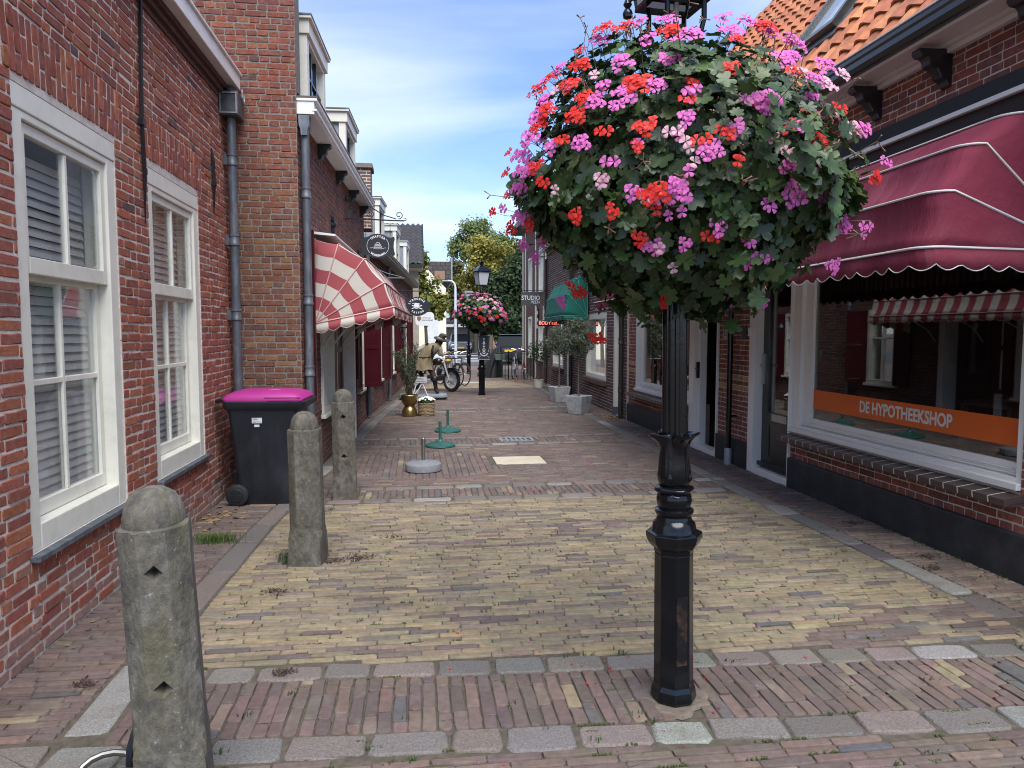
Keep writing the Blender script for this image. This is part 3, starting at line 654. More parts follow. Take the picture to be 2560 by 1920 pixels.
b = MB(); b.prism([(-.055, 3.82), (.055, 3.82), (.05, 3.72), (.035, 3.68), (.03, 3.62), (-.03, 3.62), (-.035, 3.68), (-.05, 3.72)], 0, -.07, .07, 0, Matrix.Translation((-1.135, 7.72, 0)) @ Matrix.Rotation(R(90), 4, 'Z')); b.build('hopper', ZINC, pB2)
b = MB(); b.quad((-1.1, 7.7, 3.95), (-.87, 13.5, 3.95), (-4.2, 13.5, 7.4), (-4.4, 7.7, 7.4)); b.build('roof', SLATE, B1, off=neg(PB))
def dormer(H, F, u0, u1, z0, z1, off, n1=.0, dep=1.6, m=CREAM):
    d = empty('dormer', (0, 0, 0)); d.parent = H; d.location = off
    b = MB(); fb(b, F, u0+.03, u1-.03, -dep, n1-.10, z0, z1-.2); b.build('cheek', ZINCL, d)
    b = MB(); frame_ring(b, F, u0, u1, z0, z1-.2, .13, .13, .07, .05, n1-.10, n1); b.build('frame', m, d, bevel=.004)
    b = MB(); fb(b, F, u0-.02, u1+.02, -dep, n1+.03, z1-.2, z1-.05); fb(b, F, u0-.05, u1+.05, -dep, n1+.06, z1-.05, z1-.02); b.build('cornice', m, d, bevel=.004)
    b = MB(); fb(b, F, u0-.055, u1+.055, -dep, n1+.065, z1-.019, z1); b.build('roof', ZINC, d)
    ins = (u0+.13, u1-.13, z0+.07, z1-.25)
    b = MB(); k = 3
    for i in range(1, k): uu = ins[0]+(ins[1]-ins[0])*i/k; fb(b, F, uu-.012, uu+.012, n1-.07, n1-.035, ins[2], ins[3])
    fb(b, F, ins[0], ins[1], n1-.07, n1-.035, ins[2]+(ins[3]-ins[2])*.52, ins[2]+(ins[3]-ins[2])*.52+.024); b.build('glazing_bar', DGREEN, d)
    pane(F, ins[0], ins[1], ins[2], ins[3], n1-.06, GLASS, d)
dormer(B1, FB, 8.25, 9.45, 4.05, 5.06, neg(PB), .0)
dormer(B1, FB, 11.25, 12.4, 4.05, 4.98, neg(PB), .0)
ch = MB(); ch.box(-1.19, 14.1, 3.6, -.87, 14.6, 4.75); chm = ch.build('chimney', brick_tex(bpy.data.materials.new('chimney_brick'), (.13, .065, .05), (.17, .075, .05), (.45, .42, .38), .21, .0625, axes='XZ', msz=.16), B1, off=neg(PB))
chm.data.materials[0].use_nodes = True
b = MB(); b.box(-1.23, 14.06, 4.75, -.83, 14.64, 4.83); b.build('cap', MORT_G, chm)
# rosette anchors
for y, z in ((9.75, 3.02), (12.5, 2.9)):
    b = MB(); F = FB @ Matrix.Translation((y, .02, z)); b.cbox((0, 0, 0), (.05, .03, .2), 0, F); b.cbox((0, 0, .08), (.1, .03, .05), 0, F); b.cbox((0, 0, -.07), (.09, .03, .05), 0, F); b.lathe([(.045, -.015), (.045, .02), (.02, .04)], 10, M=F @ Matrix.Rotation(R(-90), 4, 'X')); b.build('wall_anchor', IRON, B1, off=neg(PB))
# ===== B2: low house further on, dormers
PB2 = (-.7, 18, 0)
B2 = empty('brick_house', PB2, label='low dark brick house with dark red shutters and several dormers further down the left side', cat='house')
s2 = .065; L2 = math.hypot(1, s2); U2 = (s2/L2, 1/L2, 0); N2 = (1/L2, -s2/L2, 0)
FB2 = frameM((-.97, 13.52, 0), U2, N2)
h2 = [(1.5, 2.4, .6, 2.05), (4.3, 5.2, .6, 2.05), (8.2, 9.2, .6, 2.0)]
wb2 = wall_back(B2, FB2, 0, 12.5, -.2, 3.2, h2, .28, MORT_B, off=neg(PB2))
sp = rows(0, 3.2, .0625, .052, lambda z: cut([(0, 12.5)], z, h2), .215, .010, rng, 'english', .0015)
lay(wb2, NP(FB2), sp, [pal(RED_B) for _ in sp], 0, proud=.002, jit=.0015)
for h in h2:
    simple_window(B2, FB2, *h, neg(PB2), CREAM, .07, ((h[0]+h[1])/2,), (1.45,), -.12, .03, sill=(.07, .05, WHITE))
    for uu, ang in ((h[0]-.36, R(82)), (h[1]+.02, R(62))):
        q = FB2 @ Vector((uu, .03, 0)); shutter(B2, neg(PB2), q.x, q.y, ang, .36, .55, 2.05)
cornice(B2, FB2, 0, 12.5, 3.2, neg(PB2), .2, .10, mat('old_grey_paint', (.34, .32, .29), .7, noise=.2))
b = MB(); b.quad((-.95, 13.5, 3.3), (-.0, 26.0, 3.3), (-3.5, 26.0, 6.0), (-4.2, 13.5, 6.0)); b.build('roof', SLATE, B2, off=neg(PB2))
for u in (3.3, 7.4, 11.0): dormer(B2, FB2, u, u+1.1, 3.3, 4.72, neg(PB2), -.1)
pipe(B2, neg(PB2), -.915, 13.55, .05, 3.15, .045, (2.2, 1.2)); pipe(B2, neg(PB2), -.66, 17.0, .05, 3.15, .045, (2.2, 1.2))
# ===== B3: gabled house with dark tiles
PB3 = (-1.5, 28.5, 0)
B3 = empty('gabled_house', PB3, label='house with steep dark pantile roof behind the low dormers', cat='house')
b = MB(); b.box(-7, 27.2, 0, .05, 32, 4.1); b.build('wall', mat('beige_render', (.42, .37, .29), .9, noise=.15), B3, off=neg(PB3))
b = MB(); rw = []
nu, nr = 34, 12
V = []; 
for r_ in range(nr):
    for e in (0, 1):
        for i in range(nu*4+1):
            t = i/(nu*4); x = -7.0+t*7.22; y = 26.9+3.3*(r_+e)/nr; z = 4.15+1.95*(r_+e)/nr+.045*math.sin(2*PI*(i % 4)/4)+(.05 if e == 0 else .0)
            V.append((x, y, z))
W_ = nu*4+1; fs = []
for r_ in range(nr):
    for i in range(W_-1):
        a0 = r_*2*W_+i; fs.append((a0, a0+1, a0+W_+1, a0+W_))
        if r_ < nr-1: fs.append((a0+W_, a0+W_+1, a0+2*W_+1, a0+2*W_))
b.add(V, fs); rf = b.build('roof', SLATE, B3, off=neg(PB3))
b = MB(); b.prism([(26.85, 4.12), (30.2, 6.12), (30.2, 5.95), (26.85, 3.95)], 0, .20, .26); b.box(-7, 26.75, 4.02, .25, 26.9, 4.13); b.build('verge_board', DGREEN, rf)
b = MB(); b.quad((.2, 26.9, 4.0), (-7, 26.9, 4.0), (-7, 27.3, 3.9), (.2, 27.3, 3.9)); b.build('soffit', CREAM, rf)
# ===== white house at the far end
PW = (0, 45, 0)
WH = empty('white_house', PW, label='cream rendered house with tiled roof at the far end of the street', cat='house')
CREAMW = mat('cream_render', (.74, .69, .55), .9, noise=.05, nscale=2)
b = MB(); b.box(-9, 42, 0, 1.66, 50, 4.2); b.build('wall', CREAMW, WH, off=neg(PW))
b = MB(); b.prism([(-9, 4.2), (1.66, 4.2), (0.2, 5.7), (-9, 5.7)], 1, 42.02, 42.2); b.build('gable', CREAMW, WH, off=neg(PW))
b = MB(); b.box(.3, 42.05, 4.6, 1.95, 50, 5.75); b.build('roof', brick_tex(bpy.data.materials.new('far_tiles'), (.07, .06, .055), (.09, .075, .065), (.03, .03, .03), .3, .25, axes='XZ'), WH, off=neg(PW))
bpy.data.materials['far_tiles'].use_nodes = True
b = MB(); b.box(1.96, 42.03, 4.55, 2.05, 50, 6.0); b.build('verge', ZINCL, WH, off=neg(PW))
b = MB(); b.box(1.0, 41.9, 4.7, 1.6, 42.04, 5.2); b.build('chimney', mat('far_chimney', (.28, .16, .11), .9), WH, off=neg(PW))
b = MB(); b.box(.5, 41.96, .3, 1.2, 42.0, 2.4); b.build('window', GLASS, WH, off=neg(PW)); b = MB(); b.box(.42, 41.97, .2, 1.28, 41.99, 2.5); b.build('window_frame', WHITE, WH, off=neg(PW))
PK = (3, 62, 0)
DG = empty('dark_garage', PK, label='dark garage building with white band across the road', cat='building')
b = MB(); b.box(1.9, 63, 0, 5.6, 68, 2.6); b.build('wall', mat('dark_wall', (.05, .045, .042), .9), DG, off=neg(PK))
b = MB(); b.box(1.8, 62.9, 2.1, 5.7, 63.0, 2.35); b.build('band', WHITE, DG, off=neg(PK))
b = MB(); b.box(1.9, 63.2, 2.6, 5.6, 66, 4.2); b.build('upper_wall', mat('grey_wall', (.17, .17, .18), .9), DG, off=neg(PK))
b = MB(); b.box(2.2, 63.1, 2.9, 2.9, 63.2, 3.7); b.build('window', WHITE, DG, off=neg(PK))
# ===== R: shop on the right
PR = (3.83, 7.0, 0)
RS = empty('brick_shop', PR, label='red brick shop with long burgundy awning and black plinth on the right', cat='shop')
FR = frameM((3.83, 0, 0), (0, 1, 0), (-1, 0, 0))
hR = [(4.04, 6.885, .575, 2.7), (6.885, 7.79, -.3, 2.7), (8.69, 9.61, -.3, 2.55), (9.61, 12.22, .58, 2.55)]
wr = wall_back(RS, FR, 2.2, 12.62, -.2, 3.66, hR, .28, MORT_R, off=neg(PR))
hR2 = hR+[(2.0, 12.7, 3.16, 3.275), (2, 12.7, -1, .30), (4.04, 6.885, .50, .58), (9.61, 12.22, .50, .58)]
sp = rows(0, 3.66, .0605, .0505, lambda z: cut([(2.2, 12.62)], z, hR2), .215, .010, rng, 'english', .0008)
cols = [pal([(.34, .245, .115), (.30, .215, .105)]) if (any(abs(p[1]-z) < .03 for z in (.95, 1.07)) and (7.7 < p[0] < 8.8 or p[0] > 12.15 or p[0] < 4.05)) else pal(RED_R) for p in sp]
lay(wr, NP(FR), sp, cols, 300, BK1, BK2, key='R', proud=.0012, jit=.0009, c=.004, inset=.003)
b = MB()
for a, c in ((2.2, 6.885), (7.79, 8.69), (9.61, 12.62)): fb(b, FR, a, c, -.05, .035, -.1, .31)
b.build('plinth', PLINTH, RS, bevel=.012, off=neg(PR))
b = MB(); fb(b, FR, 2.2, 12.62, -.03, .03, 3.162, 3.273); b.build('black_band', ROUGHBLACK, RS, off=neg(PR))
b = MB(); fb(b, FR, 2.2, 12.62, -.03, .055, 3.125, 3.16); b.build('awning_rail', SHOPWHITE, RS, bevel=.004, off=neg(PR))
b = MB(); fb(b, FR, 2.2, 12.62, .0, .02, 2.72, 3.124); b.build('awning_box', mat('awning_box_dark', (.02, .01, .012), .8), RS, off=neg(PR))
# sill tiles
tm = MB(); tm.box(-.062, 0, -.042, .062, .245, 0); tme = tm.mesh('sill_tile', SILL)
for a, c in ((4.0, 6.92), (9.6, 12.25)):
    n = int((c-a)/.132)
    for i in range(n):
        o = bpy.data.objects.new('sill_tile', tme); link(o, wr); u = a+(i+.5)*(c-a)/n
        o.matrix_basis = FR @ Matrix.Translation((u, -.095, .574)) @ Matrix.Rotation(R(-8), 4, 'X')
    b = MB()
    for i in range(1, n):
        u = a+i*(c-a)/n; b.box(-.004, .01, -.0415, .004, .2465, .0012, 0, FR @ Matrix.Translation((u, -.095, .574)) @ Matrix.Rotation(R(-8), 4, 'X'))
    b.build('sill_joint', mat('joint_white', (.55, .52, .47), .9) if 'joint_white' not in MATS else MATS['joint_white'], RS, off=neg(PR))
    b = MB(); fb(b, FR, a+.01, c-.01, -.09, .135, .49, .520); b.build('sill_bed', SILL, RS, off=neg(PR))
# shop window 1
def shopwin(F, u0, u1, z0, z1, off, lab, bands=True):
    w_ = empty('shop_window', (0, 0, 0)); w_.parent = RS; w_.location = off
    b = MB(); frame_ring(b, F, u0, u1, z0, z1, .14, .05, .075, .1, -.10, -.01); fb(b, F, u0, u1, -.02, .03, z0+.0, z0+.045); frame_ring(b, F, u0+.14, u1-.05, z0+.075, z1-.1, .14, .03, .09, .05, -.10, -.055)
    fb(b, F, u0+.141, u1-.051, -.054, -.045, z0+.085, z0+.095); fb(b, F, u0+.141, u1-.051, -.054, -.045, z0+.115, z0+.122)
    b.build('frame', SHOPWHITE, w_, bevel=.006)
    pane(F, u0+.28, u1-.08, z0+.165, z1-.15, -.085, GLASS2, w_)
    return w_
FRf = FR
# frame drawn with the wide jamb on the far side: mirror u
FM = frameM((3.83, 4.04+6.885, 0), (0, -1, 0), (-1, 0, 0))
sw1 = shopwin(FM, 4.04, 6.885, .585, 2.7, neg(PR), '')
ORANGE = mat('orange_film', (.60, .11, .014), .35, spec=.4)
WTXT = mat('white_film', (.62, .60, .58), .4)
b = MB(); fb(b, FR, 4.10, 6.60, -.0805, -.079, .848, 1.035); b.build('orange_band', ORANGE, sw1)
TM = basis((3.83+.077, 5.30, .94), (0, -1, 0), (0, 0, 1))
text_mesh('lettering', 'DE HYPOTHEEKSHOP', .140, WTXT, TM, sw1, .0006, sx=.82, bold=.0042)
b = MB(); b.box(4.3, 2.5, -.05, 7.2, 8.5, -.02); b.box(7.1, 2.5, -.02, 7.2, 8.5, 2.9); b.box(4.12, 8.4, -.02, 7.1, 8.5, 2.9); b.box(4.12, 2.4, -.02, 7.1, 2.5, 2.9); b.box(4.12, 2.4, 2.9, 7.2, 8.5, 3.0); b.build('interior', mat('shop_interior', (.05, .045, .042), .8), RS, off=neg(PR))
for x, y, w1, w2, h_ in ((5.2, 4.9, .8, 1.4, .74), (5.6, 6.4, .7, .7, .9)):
    b = MB(); b.box(x, y-w2/2, h_-.04, x+w1, y+w2/2, h_)
    for dx in (.05, w1-.05):
        for dy in (-w2/2+.05, w2/2-.05): b.box(x+dx-.025, y+dy-.025, -.02, x+dx+.025, y+dy+.025, h_-.041)
    b.build('desk', mat('desk_top', (.22, .2, .18), .5), RS, off=neg(PR))
b = MB()
for i in range(36): b.box(4.15, 4.2+i*.07, 1.98, 4.18, 4.23+i*.07, 2.5)
b.build('slat_blind', mat('slat_dark', (.03, .027, .024), .6), RS, off=neg(PR))
# shop door
d1 = empty('door', (0, 0, 0)); d1.parent = RS; d1.location = neg(PR)
b = MB(); fb(b, FR, 7.66, 7.79, -.12, .035, .0, 2.7); fb(b, FR, 6.885, 7.66, -.12, .035, -.02, .07); fb(b, FR, 6.885, 6.90, -.12, .03, .07, 2.7); fb(b, FR, 6.9, 7.66, -.12, .03, 2.6, 2.7); b.build('frame', SHOPWHITE, d1, bevel=.006)
b = MB(); frame_ring(b, FR, 6.90, 7.66, .09, 2.6, .11, .13, .62, .1, -.13, -.075); b.build('leaf', DGREEN, d1, bevel=.005)
b = MB(); frame_ring(b, FR, 7.03, 7.50, .20, .60, .03, .03, .03, .03, -.075, -.066); fb(b, FR, 6.91, 7.65, -.075, -.02, .09, .14); b.build('moulding', DGREEN, d1, bevel=.006)
pane(FR, 7.01, 7.53, .71, 2.5, -.10, GLASS2, d1)
b = MB(); fb(b, FR, 7.10, 7.42, -.074, -.068, .62, .70); b.build('letterbox', mat('brushed_steel', (.45, .45, .44), .35, metal=.8), d1)
b = MB(); fb(b, FR, 7.595, 7.635, -.074, -.055, 1.02, 1.36); fb(b, FR, 7.60, 7.625, -.055, -.02, 1.22, 1.245); fb(b, FR, 7.54, 7.625, -.03, -.018, 1.222, 1.243); b.build('handle', MATS['brushed_steel'], d1)
b = MB(); fb(b, FR, 7.73, 7.77, .035, .06, 1.56, 1.66); b.build('door_bell', SHOPWHITE, d1)
# next shop: open door and window
d2 = empty('door', (0, 0, 0)); d2.parent = RS; d2.location = neg(PR)
b = MB(); fb(b, FR, 9.44, 9.61, -.12, .035, .0, 2.55); fb(b, FR, 8.69, 9.44, -.12, .035, -.02, .06); fb(b, FR, 8.69, 8.71, -.12, .03, .06, 2.55); fb(b, FR, 9.35, 9.44, -.12, -.02, .06, 2.55); b.build('frame', SHOPWHITE, d2, bevel=.006)
b = MB(); fb(b, FR, 9.36, 9.395, -.021, .02, .98, 1.2); fb(b, FR, 9.30, 9.39, .02, .035, 1.1, 1.115); b.build('handle', IRON, d2)
sw2 = shopwin(frameM((3.83, 9.61+12.22, 0), (0, -1, 0), (-1, 0, 0)), 9.61, 12.22, .585, 2.55, neg(PR), '')
b = MB(); b.box(4.3, 8.6, -.05, 7.2, 12.5, -.02); b.box(7.1, 8.6, -.02, 7.2, 12.5, 2.9); b.box(4.12, 12.4, -.02, 7.1, 12.5, 2.9); b.box(4.12, 8.5, 2.9, 7.2, 12.5, 3.0); b.build('interior', mat('shop_interior_2', (.035, .033, .036), .8), RS, off=neg(PR))
b = MB(); b.box(4.25, 8.75, -.02, 4.85, 9.15, .42); b.build('cabinet', mat('navy_panel', (.012, .016, .03), .5), RS, off=neg(PR))
b = MB(); b.prism([(4.3, .42), (4.9, .42), (4.95, .72), (4.25, .78)], 1, 8.78, 9.14); b.build('white_bin', mat('dim_white', (.36, .34, .32), .6), RS, off=neg(PR))
b = MB(); b.box(4.3, 8.9, .8, 4.32, 9.1, 1.0); b.build('notice', MATS['dim_white'], RS, off=neg(PR))
# upper part: soffit, gutter, corbels, roof tiles
b = MB(); fb(b, FR, 2.0, 12.7, -.02, .30, 3.665, 3.70); fb(b, FR, 2.0, 12.7, .0, .05, 3.60, 3.664); fb(b, FR, 2.0, 12.7, .051, .09, 3.635, 3.664); fb(b, FR, 2.0, 12.7, .26, .30, 3.64, 3.664); b.build('soffit', SHOPWHITE, RS, bevel=.004, off=neg(PR))
b = MB(); b.prism([(.30, 3.66), (.36, 3.66), (.385, 3.69), (.385, 3.73), (.40, 3.745), (.40, 3.775), (.385, 3.785), (.30, 3.785)], 0, 2.0, 12.75, 0, FR); b.build('gutter', mat('gutter_black', (.012, .014, .017), .3, coat=.3), RS, smooth=35, off=neg(PR))
b = MB(); fb(b, FR, 2.0, 12.75, .375, .41, 3.786, 3.797); b.build('gutter_lip', SHOPWHITE, RS, off=neg(PR))
for y in (4.0, 4.84, 5.62, 6.45, 7.3, 8.2, 9.1, 10.0, 10.9, 11.8):
    b = MB(); prof = [(0, 3.63), (.26, 3.63), (.265, 3.60), (.24, 3.575), (.20, 3.57), (.185, 3.55), (.18, 3.52), (.15, 3.50), (.12, 3.495), (.10, 3.46), (.085, 3.43), (.045, 3.41), (.03, 3.375), (0, 3.37)]
    b.prism(prof, 0, y-.045, y+.045, 0, FR); b.build('corbel', mat('corbel_black', (.012, .013, .016), .3, coat=.3) if 'corbel_black' not in MATS else MATS['corbel_black'], RS, bevel=.006, off=neg(PR))
# roof: pantiles
PITCH = R(53.2); r0 = np.array([3.50, 0, 3.75]); RU = np.array([0, -1., 0]); RW = np.array([math.cos(PITCH), 0, math.sin(PITCH)]); RN = np.array([-math.sin(PITCH), 0, math.cos(PITCH)])
b = MB(); p0 = r0-RN*.03; q = r0+RW*5-RN*.03
b.quad((p0[0], 2.0, p0[2]), (p0[0], 12.6, p0[2]), (q[0], 12.6, q[2]), (q[0], 2.0, q[2])); rfR = b.build('roof', mat('roof_felt', (.05, .03, .025), .9), RS, off=neg(PR))
def tile_mesh(seed):
    r_ = random.Random(seed); n = 9; wd, ln = .245, .36; V = []; f = []
    for e, w_, zz in ((0, 0., .0), (1, ln, -.035)):
        for i in range(n):
            t = i/(n-1); u = (t-.5)*wd
            z = .028*math.sin((t*1.02-.12)*2*PI)+.012*(1 if t > .85 else 0)
            V.append((u, w_+r_.uniform(-.003, .003), zz+z+.045))
    for i in range(n): V.append((V[i][0], V[i][1]+.001, V[i][2]-.02))
    for i in range(n-1): f.append((i, i+1, n+i+1, n+i)); f.append((i, i+1, 2*n+i+1, 2*n+i))
    return np.array(V), f
tms = []
for s in range(5):
    V, f = tile_mesh(s); me = bpy.data.meshes.new('roof_tile'); me.from_pydata(V.tolist(), [], f); me.materials.append(TILE); me.polygons.foreach_set('use_smooth', [i % 2 == 0 for i in range(len(f))]); tms.append(me)
TC = [(.42, .15, .06), (.38, .125, .052), (.46, .18, .075), (.33, .105, .05)]
allt = []
for k in range(15):
    for i in range(49):
        y = 2.2+i*.212; c = r0+RW*(k*.29-.02)+np.array([0, y, 0]); x, yy, s = screen(c+RW*.15)
        vis = -20 < x < 1044 and -25 < yy < 790
        allt.append((0 if vis else 1, s, c, k, y))
sky1 = lambda k, y: 6.55 < y < 7.45 and 3 <= k <= 6       # roof window
allt.sort(key=lambda t: (t[0], t[1])); bigv = []; bigf = []
n = 0
for vis, s, c, k, y in allt:
    if sky1(k, y): continue
    j = rng.uniform(-.004, .004, )
    if vis == 0 and n < 300:
        o = bpy.data.objects.new('roof_tile', tms[rng.randrange(5)]); link(o, rfR); n += 1
        o.matrix_basis = Matrix(((RU[0], RW[0], RN[0], c[0]), (RU[1], RW[1], RN[1], c[1]), (RU[2], RW[2], RN[2], c[2]), (0, 0, 0, 1))) @ Matrix.Rotation(rng.gauss(0, .008), 4, 'Z')
        o.color = (*pal(TC, jit=.15), 1)
    else:
        V, f = tile_mesh(1); P = c+V[:, :1]*RU+V[:, 1:2]*RW+V[:, 2:3]*RN; bb = sum(len(v) for v in bigv); bigv.append(P); bigf += [tuple(i+bb for i in q_) for q_ in f]
if bigv:
    me = mesh_np('roof_tiles', np.concatenate(bigv), bigf, [TILE], None, False); o = bpy.data.objects.new('roof_tiles', me); link(o, rfR); o.color = (.40, .14, .058, 1); o['kind'] = 'stuff'
# roof window
FRW = Matrix(((0, RW[0], RN[0], r0[0]+RW[0]*.95), (1, RW[1], RN[1], 6.6), (0, RW[2], RN[2], r0[2]+RW[2]*.95), (0, 0, 0, 1)))
rw_ = empty('roof_window', (0, 0, 0)); rw_.parent = RS; rw_.location = neg(PR)
b = MB(); 
for q_ in ((-.1, -.1, .95, .0), (-.1, 1.0, .95, 1.1), (-.1, 0, -.0, 1.0), (.85, 0, .95, 1.0)): b.box(q_[0], q_[1], -.02, q_[2], q_[3], .05, 0, FRW)
b.build('flashing', ZINC, rw_)
b = MB()
for q_ in ((0, 0, .85, .08), (0, .92, .85, 1.0), (0, .08, .08, .92), (.77, .08, .85, .92)): b.box(q_[0], q_[1], -.02, q_[2], q_[3], .12, 0, FRW)
b.build('frame', DGREEN, rw_); b = MB(); b.box(.08, .08, .085, .77, .92, .09, 0, FRW); b.build('pane', GLASS, rw_)
b = MB(); b.box(.08, .08, 0, .77, .92, .01, 0, FRW); b.build('lining', WHITE, rw_)
# pipe between the shops, house numbers
pp = pipe(RS, neg(PR), 3.745, 8.18, .02, 3.6, .034, (), m=BLACK)
b = MB(); b.lathe([(.046, -.02), (.046, .17), (.038, .2)], 14, (3.745, 8.18, 0)); b.build('foot', ZINCL, pp, smooth=40)
for z in (.58, 1.66, 2.3):
    b = MB(); b.lathe([(.039, z), (.039, z+.03)], 14, (3.745, 8.18, 0)); b.box(3.745, 8.14, z+.005, 3.83, 8.155, z+.025); b.build('clip', BLACK, pp)
def plate(y, z, s, m, mt):
    b = MB(); fb(b, FR, y-.055, y+.055, .002, .008, z-.075, z+.075); p = b.build('number_plate', m, RS, off=neg(PR))
    text_mesh('numeral', s, .13, mt, basis((3.83-.0085, y, z), (0, -1, 0), (0, 0, 1)), p, .0006, sx=.8)
plate(8.50, 1.60, '1a', MATS['dim_white'], IRON); plate(7.98, 1.60, '1', mat('slate_plate', (.06, .07, .085), .5), IRON)
# ===== C: brown brick row beyond the shop
PC = (3.9, 17, 0)
CR = empty('brick_house', PC, label='brown brick house behind the teal awning and the olive trees on the right', cat='house')
s3 = .03; L3 = math.hypot(1, s3); FC = frameM((3.8-.03*12.9, 0, 0), (s3/L3, 1/L3, 0), (-1/L3, s3/L3, 0))
hC = [(12.95, 13.55, 0, 2.1), (14.25, 16.3, .6, 2.0), (18.0, 18.8, 0, 2.1), (19.35, 21.2, .6, 1.95)]
wc = wall_back(CR, FC, 12.63, 22.3, -.2, 4.1, hC, .28, MORT_R, off=neg(PC))
sp = rows(0, 4.1, .0615, .0515, lambda z: cut([(12.63, 22.3)], z, hC), .215, .009, rng, 'english', .0012)
lay(wc, NP(FC), sp, [pal(RED_C) for _ in sp], 60, key='C', proud=.0015, jit=.001)
simple_window(CR, FC, *hC[1], neg(PC), CREAM, .1, (), (), -.16, .0, GLASS2, (.09, .10, mat('brick_sill', (.10, .062, .052), .85, noise=.3, nscale=30, bump=1)))
simple_window(CR, FC, *hC[3], neg(PC), CREAM, .1, (20.3,), (1.5,), -.16, .0, GLASS2, (.09, .10, MATS['brick_sill']))
for u in (12.95, 18.0):
    d = empty('door', (0, 0, 0)); d.parent = CR; d.location = neg(PC)
    b = MB(); fb(b, FC, u+.0, u+.14, -.2, .02, .16, 2.1); fb(b, FC, u+.48, u+.6, -.2, .02, .16, 2.1); fb(b, FC, u+.14, u+.48, -.2, .02, 2.0, 2.1); b.build('frame', CREAM, d)
    b = MB(); fb(b, FC, u+.0, u+.14, -.2, .03, -.02, .16); fb(b, FC, u+.48, u+.6, -.2, .03, -.02, .16); b.build('plinth_block', BLUESTONE, d)
    b = MB(); fb(b, FC, u+.14, u+.48, -.2, -.15, .05, 2.0); b.build('leaf', CREAM, d)
for u in (12.78, 17.85, 22.15): pipe(CR, neg(PC), *(FC @ Vector((u, .07, 0))).xy, .0, 3.9, .045, (1.45, .55), m=mat('brown_pipe', (.035, .03, .028), .4) if 'brown_pipe' not in MATS else MATS['brown_pipe'])
cornice(CR, FC, 12.63, 22.3, 4.1, neg(PC), .25, .12, DGREEN)
b = MB(); qa = FC @ Vector((12.63, .2, 4.2)); qb = FC @ Vector((22.3, .2, 4.2)); b.quad(qa, qb, qb+Vector((2.4, 0, 3.2)), qa+Vector((2.4, 0, 3.2))); b.build('roof', SLATE, CR, off=neg(PC))
dormer(CR, FC, 13.3, 14.7, 4.3, 5.75, neg(PC), .0, 1.8, WHITE)
# ===== C2: corner house with cream pilaster strips
PC2 = (4.2, 26, 0)
C2 = empty('corner_house', PC2, label='tall brown brick house with cream vertical bands beside the trees at the far right', cat='house')
FC2 = FC
h4 = [(23.2, 24.2, .7, 2.0), (26, 27, .7, 2.2), (26, 27, 3.0, 4.4), (23.2, 24.2, 3.0, 4.4)]
w4 = wall_back(C2, FC2, 22.31, 29.3, -.2, 5.6, h4, .28, MORT_B, off=neg(PC2))
sp = rows(0, 5.6, .0625, .052, lambda z: cut([(22.31, 29.3)], z, h4), .215, .010, rng, 'english', .0012)
lay(w4, NP(FC2), sp, [pal([(.15, .08, .062), (.125, .07, .058)]) for _ in sp], 0, proud=.0015, jit=.001)
b = MB(); b.box(4.32, 29.29, 0, 9, 29.32, 5.6); b.build('side_wall', MORT_B, C2, off=neg(PC2))
b = MB()
for u in (22.5, 24.9, 27.9, 28.7): fb(b, FC2, u, u+.22, .0, .02, 0, 5.5)
b.build('cream_band', CREAM, C2, off=neg(PC2))
for h in h4: simple_window(C2, FC2, *h, neg(PC2), CREAM, .08, ((h[0]+h[1])/2,), (), -.12, .02, sill=(.06, .05, CREAM))
cornice(C2, FC2, 22.31, 29.5, 5.6, neg(PC2), .45, .12, DGREEN)
for h in h4[:1]:
    for uu in (22.75, 24.4):
        bq = MB()
        for k in range(6): fb(bq, FC2, uu-.16, uu+.16, .03, .06, 1.75+.12*k, 1.75+.12*k+.118, k % 2)
        bq.build('shutter', [mat('shutter_white', (.62, .62, .6), .5) if 'shutter_white' not in MATS else MATS['shutter_white'], DGREEN], C2, off=neg(PC2))
